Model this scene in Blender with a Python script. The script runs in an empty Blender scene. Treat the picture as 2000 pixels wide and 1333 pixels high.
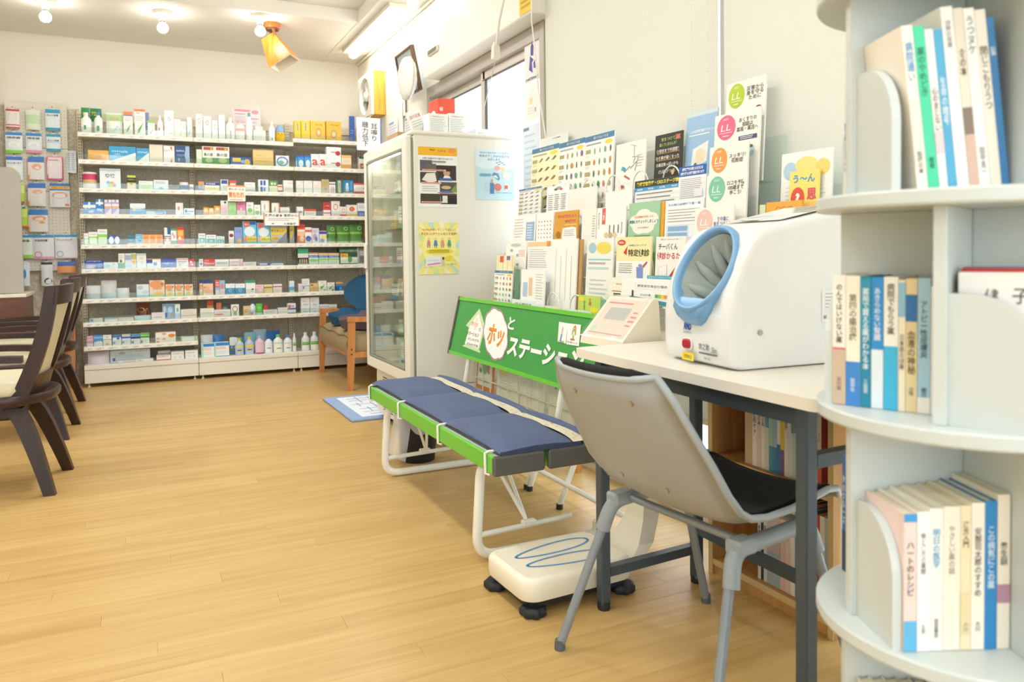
import bpy, bmesh, math, random
from mathutils import Matrix, Vector
random.seed(7)
SC = bpy.context.scene
COL = SC.collection
PI = math.pi

# ------------------------------------------------------------------ camera
F, CY = 1505.66, 537.33                     # focal length and principal point row (2000 x 1333 frame)
YAW, PITCH, ROLL, EYE = 0.4475028, 0.0318135, -0.0120763, 1.0
def cam_axes():
    f = Vector((math.sin(YAW)*math.cos(PITCH), math.cos(YAW)*math.cos(PITCH), -math.sin(PITCH)))
    r = Vector((math.cos(YAW), -math.sin(YAW), 0)); u = r.cross(f)
    c, s = math.cos(ROLL), math.sin(ROLL)
    return c*r + s*u, -s*r + c*u, f
CR, CU, CF = cam_axes()
cd = bpy.data.cameras.new('camera'); cam = bpy.data.objects.new('camera', cd); COL.objects.link(cam)
cam.matrix_world = Matrix(((CR.x, CU.x, -CF.x, 0), (CR.y, CU.y, -CF.y, 0), (CR.z, CU.z, -CF.z, EYE), (0, 0, 0, 1)))
cd.sensor_width = 36; cd.lens = 36*F/2000; cd.shift_y = -(666.5-CY)/2000
cd.clip_start = 0.02; cd.clip_end = 100
cd.dof.use_dof = True; cd.dof.focus_distance = 2.9; cd.dof.aperture_fstop = 4.5
SC.camera = cam
def at(x, y, X=None, Y=None, Z=None):
    """world point where the sight line of photo pixel (x, y) meets a real plane of the room"""
    d = CR*((x-1000)/F) + CU*(-(y-CY)/F) + CF
    if X is not None: t = X/d.x
    elif Y is not None: t = Y/d.y
    else: t = (Z-EYE)/d.z
    return Vector((d.x*t, d.y*t, EYE+d.z*t))

# ------------------------------------------------------------------ sky, exposure
SC.view_settings.view_transform = 'Standard'; SC.view_settings.look = 'None'
SC.view_settings.gamma = 1.0; SC.view_settings.use_curve_mapping = False
SC.view_settings.exposure = 0.57
w = bpy.data.worlds.new('sky'); SC.world = w; w.use_nodes = True
bg = w.node_tree.nodes['Background']; bg.inputs[0].default_value = (0.88, 0.945, 1.0, 1); bg.inputs[1].default_value = 2.8
LAMP = 8.5      # watts of one ceiling fluorescent
BULB = 32.0      # emission of the bare bulbs

# ------------------------------------------------------------------ materials
MATS = {}
def lin(c):
    if isinstance(c, str):
        c = c.lstrip('#'); c = tuple(int(c[i:i+2], 16)/255 for i in (0, 2, 4))
    return tuple((v/12.92 if v <= .04045 else ((v+.055)/1.055)**2.4) for v in c)
def newmat(name):
    m = bpy.data.materials.new(name); m.use_nodes = True
    return m, m.node_tree.nodes, m.node_tree.links, m.node_tree.nodes['Principled BSDF']
def C(h, rough=.5):
    """plain printed / painted colour with a faint procedural mottling"""
    k = ('c', h, rough)
    if k in MATS: return MATS[k]
    m, n, l, b = newmat('paint_'+h.lstrip('#'))
    r, g, bl = lin(h)
    tx = n.new('ShaderNodeTexNoise'); tx.inputs['Scale'].default_value = 40
    mp = n.new('ShaderNodeMapRange'); mp.inputs[3].default_value = .95; mp.inputs[4].default_value = 1.05
    mx = n.new('ShaderNodeMix'); mx.data_type = 'RGBA'; mx.blend_type = 'MULTIPLY'; mx.inputs[0].default_value = 1
    mx.inputs[6].default_value = (r, g, bl, 1)
    l.new(tx.outputs[0], mp.inputs[0]); l.new(mp.outputs[0], mx.inputs[7]); l.new(mx.outputs[2], b.inputs['Base Color'])
    b.inputs['Roughness'].default_value = rough
    MATS[k] = m; return m
def M(name, h, rough=.5, metal=0, var=.06, scale=30, bump=0, bscale=200, stretch=None, coat=0):
    """surface with procedural colour variation and optional fine relief"""
    if name in MATS: return MATS[name]
    m, n, l, b = newmat(name)
    r, g, bl = lin(h)
    tc = n.new('ShaderNodeTexCoord'); vec = tc.outputs['Object']
    if stretch:
        mpg = n.new('ShaderNodeMapping'); mpg.inputs['Scale'].default_value = stretch
        l.new(vec, mpg.inputs[0]); vec = mpg.outputs[0]
    tx = n.new('ShaderNodeTexNoise'); tx.inputs['Scale'].default_value = scale; tx.inputs['Detail'].default_value = 4
    l.new(vec, tx.inputs['Vector'])
    mp = n.new('ShaderNodeMapRange'); mp.inputs[3].default_value = 1-var; mp.inputs[4].default_value = 1+var
    mx = n.new('ShaderNodeMix'); mx.data_type = 'RGBA'; mx.blend_type = 'MULTIPLY'; mx.inputs[0].default_value = 1
    mx.inputs[6].default_value = (r, g, bl, 1)
    l.new(tx.outputs[0], mp.inputs[0]); l.new(mp.outputs[0], mx.inputs[7]); l.new(mx.outputs[2], b.inputs['Base Color'])
    b.inputs['Roughness'].default_value = rough; b.inputs['Metallic'].default_value = metal
    if coat: b.inputs['Coat Weight'].default_value = coat
    if bump:
        t2 = n.new('ShaderNodeTexNoise'); t2.inputs['Scale'].default_value = bscale; l.new(vec, t2.inputs['Vector'])
        bp = n.new('ShaderNodeBump'); bp.inputs['Strength'].default_value = bump; bp.inputs['Distance'].default_value = .002
        l.new(t2.outputs[0], bp.inputs['Height']); l.new(bp.outputs[0], b.inputs['Normal'])
    MATS[name] = m; return m
def EM(name, h, s):
    if name in MATS: return MATS[name]
    m, n, l, b = newmat(name); r, g, bl = lin(h)
    b.inputs['Base Color'].default_value = (r, g, bl, 1)
    b.inputs['Emission Color'].default_value = (r, g, bl, 1); b.inputs['Emission Strength'].default_value = s
    MATS[name] = m; return m
def CLEAR(name, tint='ffffff', alpha=.12, rough=.08):
    """clear sheet: mostly straight transmission with a glossy fresnel-like reflection"""
    if name in MATS: return MATS[name]
    m, n, l, b = newmat(name); n.remove(b)
    out = n['Material Output']; tr = n.new('ShaderNodeBsdfTransparent'); gl = n.new('ShaderNodeBsdfGlossy')
    r, g, bl = lin(tint); tr.inputs[0].default_value = (r, g, bl, 1)
    gl.inputs['Roughness'].default_value = rough
    lw = n.new('ShaderNodeLayerWeight'); lw.inputs[0].default_value = .5
    pw = n.new('ShaderNodeMath'); pw.operation = 'POWER'; pw.inputs[1].default_value = 4
    mp = n.new('ShaderNodeMapRange'); mp.inputs[3].default_value = alpha*.3; mp.inputs[4].default_value = min(1, alpha*.3+.8)
    mx = n.new('ShaderNodeMixShader')
    l.new(lw.outputs['Facing'], pw.inputs[0]); l.new(pw.outputs[0], mp.inputs[0]); l.new(mp.outputs[0], mx.inputs[0])
    l.new(tr.outputs[0], mx.inputs[1]); l.new(gl.outputs[0], mx.inputs[2]); l.new(mx.outputs[0], out.inputs[0])
    MATS[name] = m; return m
def FILM(name, h, trans=.5):
    """thin translucent plastic film"""
    if name in MATS: return MATS[name]
    m, n, l, b = newmat(name); out = n['Material Output']; r, g, bl = lin(h)
    b.inputs['Base Color'].default_value = (r, g, bl, 1); b.inputs['Roughness'].default_value = .25
    tr = n.new('ShaderNodeBsdfTransparent'); mx = n.new('ShaderNodeMixShader'); mx.inputs[0].default_value = trans
    l.new(b.outputs[0], mx.inputs[1]); l.new(tr.outputs[0], mx.inputs[2]); l.new(mx.outputs[0], out.inputs[0])
    MATS[name] = m; return m
def WOOD(name, c1, c2, axis='z', scale=1.0, rough=.4):
    if name in MATS: return MATS[name]
    m, n, l, b = newmat(name)
    tc = n.new('ShaderNodeTexCoord'); mg = n.new('ShaderNodeMapping')
    s = {'x': (3, 40, 40), 'y': (40, 3, 40), 'z': (40, 40, 3)}[axis]
    mg.inputs['Scale'].default_value = tuple(v*scale for v in s); l.new(tc.outputs['Object'], mg.inputs[0])
    tx = n.new('ShaderNodeTexNoise'); tx.inputs['Scale'].default_value = 1; tx.inputs['Detail'].default_value = 6; tx.inputs['Distortion'].default_value = .6
    l.new(mg.outputs[0], tx.inputs['Vector'])
    cr = n.new('ShaderNodeValToRGB'); cr.color_ramp.elements[0].position = .3; cr.color_ramp.elements[1].position = .7
    cr.color_ramp.elements[0].color = (*lin(c1), 1); cr.color_ramp.elements[1].color = (*lin(c2), 1)
    l.new(tx.outputs[0], cr.inputs[0]); l.new(cr.outputs[0], b.inputs['Base Color']); b.inputs['Roughness'].default_value = rough
    bp = n.new('ShaderNodeBump'); bp.inputs['Strength'].default_value = .08; bp.inputs['Distance'].default_value = .001
    l.new(tx.outputs[0], bp.inputs['Height']); l.new(bp.outputs[0], b.inputs['Normal'])
    MATS[name] = m; return m

# ------------------------------------------------------------------ text outlines (flat print)
TXT = {}
def glyphs(s, bold=0.0, res=2):
    k = (s, bold, res)
    if k in TXT: return TXT[k]
    c = bpy.data.curves.new('t', 'FONT'); c.body = s; c.size = 1; c.resolution_u = res; c.offset = bold
    c.space_line = .95 if '\n' in s else 1; c.align_x = 'CENTER' if '\n' in s else 'LEFT'
    o = bpy.data.objects.new('t', c); me = o.to_mesh()
    vs = [(v.co.x, v.co.y) for v in me.vertices]; fs = [tuple(p.vertices) for p in me.polygons]
    o.to_mesh_clear(); bpy.data.objects.remove(o); bpy.data.curves.remove(c)
    if vs:
        x0 = min(v[0] for v in vs); x1 = max(v[0] for v in vs); y0 = min(v[1] for v in vs); y1 = max(v[1] for v in vs)
    else: x0 = y0 = 0; x1 = y1 = 1
    TXT[k] = (vs, fs, x0, y0, max(1e-6, x1-x0), max(1e-6, y1-y0)); return TXT[k]

# ------------------------------------------------------------------ mesh builder
class MB:
    def __init__(s): s.v = []; s.f = []; s.mi = []; s.sm = []; s.mats = []; s.T = None
    def slot(s, m):
        if m not in s.mats: s.mats.append(m)
        return s.mats.index(m)
    def add(s, vs, fs, m, smooth=False):
        o = len(s.v)
        s.v.extend([tuple(s.T @ Vector(p)) for p in vs] if s.T else [tuple(p) for p in vs])
        k = s.slot(m)
        for f in fs: s.f.append(tuple(i+o for i in f)); s.mi.append(k); s.sm.append(smooth)
    def box(s, x0, x1, y0, y1, z0, z1, m, ch=0):
        if x0 > x1: x0, x1 = x1, x0
        if y0 > y1: y0, y1 = y1, y0
        if z0 > z1: z0, z1 = z1, z0
        if not ch:
            s.add([(x0,y0,z0),(x1,y0,z0),(x1,y1,z0),(x0,y1,z0),(x0,y0,z1),(x1,y0,z1),(x1,y1,z1),(x0,y1,z1)],
                  [(0,3,2,1),(4,5,6,7),(0,1,5,4),(1,2,6,5),(2,3,7,6),(3,0,4,7)], m); return
        c = min(ch, (x1-x0)*.49, (y1-y0)*.49, (z1-z0)*.49)
        vs = []; idx = {}
        for ix, X in ((0, x0), (1, x1)):
            for iy, Y in ((0, y0), (1, y1)):
                for iz, Z in ((0, z0), (1, z1)):
                    sx, sy, sz = 1-2*ix, 1-2*iy, 1-2*iz
                    for a, p in (('x', (X, Y+sy*c, Z+sz*c)), ('y', (X+sx*c, Y, Z+sz*c)), ('z', (X+sx*c, Y+sy*c, Z))):
                        idx[(ix,iy,iz,a)] = len(vs); vs.append(p)
        g = lambda a, *t: idx[(*t, a)]
        fs = []
        for i in (0, 1):
            q = [g('x',i,0,0), g('x',i,1,0), g('x',i,1,1), g('x',i,0,1)]; fs.append(q if i else q[::-1])
            q = [g('y',0,i,0), g('y',0,i,1), g('y',1,i,1), g('y',1,i,0)]; fs.append(q if i else q[::-1])
            q = [g('z',0,0,i), g('z',1,0,i), g('z',1,1,i), g('z',0,1,i)]; fs.append(q if i else q[::-1])
        for i in (0, 1):
            for j in (0, 1):
                q = [g('x',i,j,0), g('y',i,j,0), g('y',i,j,1), g('x',i,j,1)]; fs.append(q if i == j else q[::-1])
                q = [g('x',i,0,j), g('x',i,1,j), g('z',i,1,j), g('z',i,0,j)]; fs.append(q if i == j else q[::-1])
                q = [g('y',0,i,j), g('y',1,i,j), g('z',1,i,j), g('z',0,i,j)]; fs.append(q[::-1] if i == j else q)
                for k in (0, 1):
                    t = [g('x',i,j,k), g('y',i,j,k), g('z',i,j,k)]
                    fs.append(t if (i+j+k) % 2 == 1 else t[::-1])
        s.add(vs, fs, m)
    def poly(s, pts, m): s.add(pts, [tuple(range(len(pts)))], m)
    def prism(s, pts, d, m, smooth=False):
        """planar outline pts (3-D) pushed along vector d"""
        n = len(pts); d = Vector(d); a = [Vector(p) for p in pts]; b = [p+d for p in a]
        s.add(a+b, [tuple(range(n))[::-1], tuple(range(n, 2*n))], m)
        o = len(s.v)-2*n; k = s.slot(m)
        for i in range(n):
            j = (i+1) % n; s.f.append((o+i, o+j, o+n+j, o+n+i)); s.mi.append(k); s.sm.append(smooth)
    def tube(s, path, r, m, n=8, closed=False, cap=True, rs=None):
        P = [Vector(p) for p in path]; k = len(P); vs = []; up = None
        for i, p in enumerate(P):
            a = P[i-1] if (i or closed) else p; b = P[(i+1) % k] if (i < k-1 or closed) else p
            t = (b-a).normalized()
            if up is None:
                up = Vector((0,0,1)) if abs(t.z) < .9 else Vector((1,0,0))
            up = (up-t*up.dot(t))
            up = up.normalized() if up.length > 1e-6 else t.orthogonal().normalized()
            sd = t.cross(up); rr = rs[i] if rs else r
            for j in range(n):
                q = 2*PI*j/n; vs.append(p+(up*math.cos(q)+sd*math.sin(q))*rr)
        fs = []
        for i in range(k if closed else k-1):
            for j in range(n):
                a = i*n+j; b = i*n+(j+1) % n; c = ((i+1) % k)*n+(j+1) % n; d = ((i+1) % k)*n+j
                fs.append((a, d, c, b))
        s.add(vs, fs, m, True)
        if cap and not closed:
            s.add(vs[:n], [tuple(range(n))], m); s.add(vs[-n:], [tuple(range(n))[::-1]], m)
    def bar(s, a, b, w, h, m, up=(0,0,1)):
        """rectangular bar from a to b"""
        a, b = Vector(a), Vector(b); t = (b-a).normalized(); u = Vector(up); u = (u-t*u.dot(t)).normalized(); d = t.cross(u)
        q = [d*(-w/2)+u*(-h/2), d*(w/2)+u*(-h/2), d*(w/2)+u*(h/2), d*(-w/2)+u*(h/2)]
        s.add([a+x for x in q]+[b+x for x in q], [(3,2,1,0),(4,5,6,7),(0,1,5,4),(1,2,6,5),(2,3,7,6),(3,0,4,7)], m)
    def lathe(s, prof, c, m, n=16, sx=1, sy=1, cap=True, smooth=True):
        """profile [(r, z)] turned about the vertical through c"""
        vs = []; c = Vector(c)
        for r, z in prof:
            for j in range(n):
                q = 2*PI*j/n; vs.append((c.x+r*sx*math.cos(q), c.y+r*sy*math.sin(q), c.z+z))
        fs = []
        for i in range(len(prof)-1):
            for j in range(n): fs.append((i*n+j, i*n+(j+1) % n, (i+1)*n+(j+1) % n, (i+1)*n+j))
        s.add(vs, fs, m, smooth)
        if cap:
            s.add(vs[:n], [tuple(range(n))[::-1]], m); s.add(vs[-n:], [tuple(range(n))], m)
    def grid(s, fn, nu, nv, m, smooth=True):
        vs = [fn(i/nu, j/nv) for i in range(nu+1) for j in range(nv+1)]
        fs = [(i*(nv+1)+j, (i+1)*(nv+1)+j, (i+1)*(nv+1)+j+1, i*(nv+1)+j+1) for i in range(nu) for j in range(nv)]
        s.add(vs, fs, m, smooth)
    def loft(s, rings, m, smooth=True, cap=True):
        n = len(rings[0]); vs = [p for r in rings for p in r]
        fs = [(i*n+j, i*n+(j+1) % n, (i+1)*n+(j+1) % n, (i+1)*n+j) for i in range(len(rings)-1) for j in range(n)]
        s.add(vs, fs, m, smooth)
        if cap: s.add(rings[0], [tuple(range(n))[::-1]], m); s.add(rings[-1], [tuple(range(n))], m)
    def build(s, name, parent=None, loc=None, rot=None):
        me = bpy.data.meshes.new(name); L = Vector(loc) if (loc is not None and parent is None) else None
        vs = [tuple(Vector(p)-L) for p in s.v] if (L and rot is None) else s.v
        me.from_pydata(vs, [], s.f)
        for m in s.mats: me.materials.append(m)
        me.polygons.foreach_set('material_index', s.mi); me.polygons.foreach_set('use_smooth', s.sm); me.update()
        o = bpy.data.objects.new(name, me); COL.objects.link(o)
        if parent: o.parent = parent
        if L: o.location = L
        if rot is not None: o.rotation_euler = rot
        return o
class Face:
    """a printed face: origin O (lower left), right U, up V, size w x h; prints are laid in fractions of w and h"""
    def __init__(s, mb, O, U, V, w, h):
        s.mb = mb; s.O = Vector(O); s.U = Vector(U).normalized(); s.V = Vector(V).normalized(); s.N = s.U.cross(s.V); s.w = w; s.h = h; s.k = 0
    def p(s, x, y):
        x = min(1, max(0, x)); y = min(1, max(0, y))
        return s.O+s.U*(x*s.w)+s.V*(y*s.h)+s.N*(.0004+s.k*.00012)
    def rect(s, x0, y0, x1, y1, m): s.k += 1; s.mb.poly([s.p(x0,y0), s.p(x1,y0), s.p(x1,y1), s.p(x0,y1)], m)
    def shape(s, pts, m): s.k += 1; s.mb.poly([s.p(*q) for q in pts], m)
    def ell(s, cx, cy, rx, ry, m, n=14):
        s.k += 1; s.mb.poly([s.p(cx+rx*math.cos(2*PI*i/n), cy+ry*math.sin(2*PI*i/n)) for i in range(n)], m)
    def ring(s, cx, cy, rx, ry, t, m, n=20, a0=0, a1=2*PI):
        s.k += 1; P = []
        for i in range(n+1):
            q = a0+(a1-a0)*i/n; P.append((s.p(cx+rx*math.cos(q), cy+ry*math.sin(q)), s.p(cx+rx*(1-t)*math.cos(q), cy+ry*(1-t)*math.sin(q))))
        for i in range(n): s.mb.add([P[i][0], P[i+1][0], P[i+1][1], P[i][1]], [(0,1,2,3)], m)
    def text(s, t, cx, cy, h, m, maxw=.92, bold=.01, vert=False, shear=0, res=2, wid=None):
        """text centred on (cx, cy), h = line height as a fraction of the face height"""
        if vert: t = '\n'.join(t)
        vs, fs, x0, y0, tw, th = glyphs(t, bold, res); s.k += 1
        H = h*s.h*(t.count('\n')+1); sc = H/(th if th > .5 else .72)
        sx = sc
        if tw*sx > maxw*s.w: sx = maxw*s.w/tw
        if wid: sx = wid*s.w/tw
        b = s.O+s.U*(cx*s.w)+s.V*(cy*s.h)+s.N*(.0004+s.k*.00012)
        s.mb.add([b+s.U*((x-x0-tw/2)*sx+shear*(y-y0-th/2)*sc)+s.V*((y-y0-th/2)*sc) for x, y in vs], fs, m)
    def lines(s, x0, y0, x1, y1, n, m, fill=.35, ragged=.25):
        """rows of small print"""
        rr = random.Random(int((x0+y0*3+x1*7)*1000)+n)
        for i in range(n):
            y = y1-(i+.5)*(y1-y0)/n; hh = (y1-y0)/n*fill/2
            s.rect(x0, y-hh, x1-(x1-x0)*ragged*rr.random(), y+hh, m)
def tag(o, label=None, cat=None, group=None, kind=None):
    if label: o['label'] = label
    if cat: o['category'] = cat
    if group: o['group'] = group
    if kind: o['kind'] = kind
    return o
def thing(name, label, cat, loc=(0,0,0), rz=0, group=None):
    o = bpy.data.objects.new(name, None); o.empty_display_size = .05; COL.objects.link(o)
    o.location = loc; o.rotation_euler = (0, 0, rz); return tag(o, label, cat, group)
def copy_thing(o, loc, rz=None, label=None, parent=None):
    c = o.copy(); COL.objects.link(c)
    if parent is None:
        c.location = loc
        if rz is not None: c.rotation_euler = (0, 0, rz)
        if label: c['label'] = label
    else: c.parent = parent
    for ch in list(o.children): copy_thing(ch, None, parent=c)
    return c
def arc(c, r, a0, a1, n, u, v):
    c, u, v = Vector(c), Vector(u), Vector(v)
    return [c+u*(r*math.cos(a0+(a1-a0)*i/n))+v*(r*math.sin(a0+(a1-a0)*i/n)) for i in range(n+1)]
def fillet(pts, r, n=5):
    """round the corners of an open path"""
    P = [Vector(p) for p in pts]; out = [P[0]]
    for i in range(1, len(P)-1):
        a, b, c = P[i-1], P[i], P[i+1]; d1 = (a-b); d2 = (c-b)
        k = min(r, d1.length*.49, d2.length*.49); p = b+d1.normalized()*k; q = b+d2.normalized()*k
        for j in range(n+1):
            t = j/n; out.append(p*(1-t)**2+b*2*t*(1-t)+q*t*t)
    out.append(P[-1]); return out
ORD = ['zeroth','first','second','third','fourth','fifth','sixth','seventh','eighth','ninth','tenth','eleventh','twelfth','thirteenth','fourteenth','fifteenth','sixteenth','seventeenth','eighteenth','nineteenth','twentieth']
def nth(i): return ORD[i] if i < len(ORD) else 'number %d' % i
# ================================================================== THE SETTING
WX, BY, CZ = 1.82, 6.98, 2.71        # right wall, back wall, low ceiling
cream = M('wall_plaster', 'f0ece0', .85, var=.02, scale=3, bump=.15, bscale=120)
ceilm = M('ceiling_board', 'efece4', .9, var=.025, scale=2, bump=.1, bscale=90)
white_paint = M('white_paint', 'f1eee4', .45, var=.015)
alu = M('anodised_aluminium', 'b9b3a9', .4, .25, var=.03)
glass = CLEAR('window_glass', 'fafdff', .10, .02)

def floor_material():
    m, n, l, b = newmat('vinyl_oak_strip')
    g = n.new('ShaderNodeNewGeometry'); sp = n.new('ShaderNodeSeparateXYZ'); l.new(g.outputs['Position'], sp.inputs[0])
    def mth(op, a, bb=None):
        q = n.new('ShaderNodeMath'); q.operation = op
        for i, v in enumerate((a, bb)):
            if v is None: continue
            if isinstance(v, (int, float)): q.inputs[i].default_value = v
            else: l.new(v, q.inputs[i])
        return q.outputs[0]
    row = mth('FLOOR', mth('DIVIDE', sp.outputs[1], PW))
    off = mth('MULTIPLY', mth('FRACT', mth('MULTIPLY', row, .37)), PL)
    colx = mth('FLOOR', mth('DIVIDE', mth('ADD', sp.outputs[0], off), PL))
    cb = n.new('ShaderNodeCombineXYZ'); l.new(row, cb.inputs[0]); l.new(colx, cb.inputs[1])
    wn = n.new('ShaderNodeTexWhiteNoise'); wn.noise_dimensions = '2D'; l.new(cb.outputs[0], wn.inputs['Vector'])
    mg = n.new('ShaderNodeMapping'); mg.inputs['Scale'].default_value = (1.6, 28, 1); l.new(g.outputs['Position'], mg.inputs[0])
    av = n.new('ShaderNodeVectorMath'); av.operation = 'MULTIPLY_ADD'; l.new(wn.outputs['Color'], av.inputs[0]); av.inputs[1].default_value = (9, 9, 9); l.new(mg.outputs[0], av.inputs[2])
    tx = n.new('ShaderNodeTexNoise'); tx.inputs['Scale'].default_value = 1.3; tx.inputs['Detail'].default_value = 7; tx.inputs['Distortion'].default_value = .4; l.new(av.outputs[0], tx.inputs['Vector'])
    big = n.new('ShaderNodeTexNoise'); big.inputs['Scale'].default_value = .8; l.new(g.outputs['Position'], big.inputs['Vector'])
    s = mth('ADD', mth('MULTIPLY', tx.outputs[0], .72), mth('ADD', mth('MULTIPLY', wn.outputs['Value'], .16), mth('MULTIPLY', big.outputs[0], .1)))
    cr = n.new('ShaderNodeValToRGB'); e = cr.color_ramp.elements
    e[0].position = .28; e[0].color = (*lin('bf9757'), 1); e[1].position = .72; e[1].color = (*lin('d8b677'), 1)
    l.new(s, cr.inputs[0]); l.new(cr.outputs[0], b.inputs['Base Color'])
    b.inputs['Roughness'].default_value = .34; b.inputs['Specular IOR Level'].default_value = .5
    bp = n.new('ShaderNodeBump'); bp.inputs['Strength'].default_value = .04; bp.inputs['Distance'].default_value = .001
    l.new(tx.outputs[0], bp.inputs['Height']); l.new(bp.outputs[0], b.inputs['Normal'])
    return m
PW, PL = .0775, 1.24
fl_mat = floor_material()
X0R, Y0R = -2.6, -2.5
mb = MB(); mb.box(X0R, WX, Y0R, BY, -.08, -.0035, M('floor_underlay', '8a6a42', .8))
floor = tag(mb.build('floor'), kind='structure')
plank_meshes = {}
rest = MB(); placed = 0
for r in range(int(math.floor(Y0R/PW)), int(BY/PW)+1):
    off = ((r*.37) % 1)*PL; y0, y1 = max(Y0R, r*PW), min(BY, (r+1)*PW)
    if y1-y0 < .01: continue
    c0 = math.floor((X0R+off)/PL)
    for c in range(c0, c0+6):
        xa, xb = max(X0R, c*PL-off), min(WX, (c+1)*PL-off)
        if xb-xa < .004: continue
        seen = y0 > 1.35 and xb > -.13*y0-.1 and xa < .25+y1*.95
        if seen and placed < 298:
            k = (round(xb-xa, 3), round(y1-y0, 4))
            if k not in plank_meshes:
                q = MB(); q.box(0, k[0]-.0004, .0002, k[1]-.0002, -.0034, 0, fl_mat, .0004)
                o = q.build('plank', floor); plank_meshes[k] = o.data
            else:
                o = bpy.data.objects.new('plank', plank_meshes[k]); COL.objects.link(o); o.parent = floor
            o.location = (xa, y0, 0); placed += 1
        else:
            rest.box(xa, xb-.0004, y0+.0002, y1-.0002, -.0034, 0, fl_mat)
tag(rest.build('plank_field', floor), kind='stuff')

def struct(name, mb, parent=None): return tag(mb.build(name, parent), kind='structure')
mb = MB(); mb.box(X0R-.12, WX+.13, BY, BY+.12, -.05, 2.95, cream); struct('wall_back', mb)
mb = MB(); mb.box(X0R-.12, X0R, Y0R, BY, -.05, 2.95, cream); struct('wall_left', mb)
mb = MB()
for b_ in ((X0R-.12, -2.2, -.05, 2.95), (1.5, WX+.13, -.05, 2.95), (-2.2, 1.5, -.05, .25), (-2.2, 1.5, 2.45, 2.95)): mb.box(b_[0], b_[1], Y0R-.12, Y0R, b_[2], b_[3], cream)
struct('wall_front', mb)
# patterned wallpaper dado beside the shelving
def damask():
    m, n, l, b = newmat('patterned_wallpaper')
    tc = n.new('ShaderNodeTexCoord'); vo = n.new('ShaderNodeTexNoise'); vo.inputs['Scale'].default_value = 26; vo.inputs['Distortion'].default_value = 2.2; vo.inputs['Detail'].default_value = 2
    l.new(tc.outputs['Object'], vo.inputs['Vector'])
    cr = n.new('ShaderNodeValToRGB'); e = cr.color_ramp.elements; e[0].position = .44; e[1].position = .56
    e[0].color = (*lin('c0b6a0'), 1); e[1].color = (*lin('d9d0bc'), 1)
    l.new(vo.outputs[0], cr.inputs[0]); l.new(cr.outputs[0], b.inputs['Base Color']); b.inputs['Roughness'].default_value = .75
    return m
dam = damask()
mb = MB(); mb.box(-.97, -.415, BY-.012, BY-.0005, 0, 2.15, dam); struct('trim_1', mb)
mb = MB(); mb.box(-1.03, -.955, BY-.06, BY-.0005, 0, 2.42, WOOD('door_trim_wood', 'a5682f', 'c58a4b', 'z')); struct('trim_2', mb)
# right wall round its openings
mb = MB(); ww = lambda y0, y1, z0, z1: mb.box(WX, WX+.13, y0, y1, z0, z1, cream)
ww(5.10, BY, -.05, 2.95); ww(3.38, 5.10, -.05, .90); ww(3.38, 5.10, 2.13, 2.46); ww(3.31, 3.38, -.05, 2.95)
ww(3.38, 5.10, 2.69, 2.95); ww(-1.2, 3.31, 2.46, 2.95); ww(Y0R, -1.2, -.05, 2.95); ww(-1.2, 3.31, -.05, .03); ww(4.82, 5.10, 2.46, 2.69)
struct('wall_right', mb)
# ceiling: high field with a lower border
mb = MB(); mb.box(X0R-.12, WX+.13, Y0R-.12, BY+.12, 2.81, 2.95, ceilm); struct('ceiling', mb)
mb = MB(); mb.box(X0R, WX, 5.728, BY, CZ, 2.81, ceilm, .004); mb.box(X0R, WX, 6.62, 6.625, CZ-.0015, CZ, M('joint_shadow_gap', 'd9d4c6', .9)); struct('trim_3', mb)
mb = MB(); mb.box(1.497, WX, Y0R, 5.728, CZ, 2.81, ceilm, .004); mb.box(1.494, 1.502, 5.728, BY, CZ-.003, CZ, ceilm); struct('trim_4', mb)
# boxed beam above the window
mb = MB(); mb.box(1.70, WX, 3.30, 4.86, 2.135, 2.41, white_paint, .006); struct('trim_5', mb)
# sliding window over the fridge
def sash_window(name, y0, y1, z0, z1, stile, xi=WX, d=.09, t=.045, top=.075):
    r = MB()
    r.box(xi-.012, xi+d, y0, y0+t, z0, z1, alu, .003); r.box(xi-.012, xi+d, y1-t, y1, z0, z1, alu, .003)
    r.box(xi-.012, xi+d, y0+t, y1-t, z1-top, z1, alu, .003); r.box(xi-.012, xi+d, y0+t, y1-t, z0, z0+t, alu, .003)
    w = struct(name, r); yy = y0+t
    stops = list(stile)+[y1-t]
    for i, s in enumerate(stops):
        q = MB(); fr = M('sash_aluminium', 'cfc9bd', .35, .2); xx = xi+.02+.028*(i % 2)
        if i < len(stops)-1:
            q.box(xx, xx+.025, s-.03, s+.03, z0+t, z1-top, fr, .003)
        q.box(xx, xx+.025, yy, s, z1-top-.05, z1-top, fr, .003); q.box(xx, xx+.025, yy, s, z0+t, z0+t+.05, fr, .003)
        if i == 0: q.box(xx, xx+.025, yy, yy+.03, z0+t, z1-top, fr, .003)
        gk = C('4c4a46')
        q.box(xx-.002, xx+.012, yy, s, z1-top-.056, z1-top-.05, gk); q.box(xx-.002, xx+.012, s-.037 if i < len(stops)-1 else s-.006, s-.030 if i < len(stops)-1 else s, z0+t+.05, z1-top-.05, gk); q.box(xx-.002, xx+.012, yy+.030, yy+.036, z0+t+.05, z1-top-.05, gk)
        q.build('sash', w)
        q = MB(); q.box(xx+.010, xx+.015, yy, s, z0+t, z1-top, glass); q.build('pane', w); yy = s
    return w
sash_window('window_1', 3.38, 5.10, .90, 2.13, [4.20])
r = MB(); wfr = M('clerestory_white_frame', 'f4f3ee', .4)
r.box(WX-.01, WX+.06, 3.38, 4.82, 2.455, 2.485, wfr); r.box(WX-.01, WX+.06, 3.38, 4.82, 2.665, 2.69, wfr)
for y in (3.38, 3.86, 4.08, 4.30, 4.79): r.box(WX-.01, WX+.06, y, y+.03, 2.485, 2.665, wfr, .003)
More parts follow.
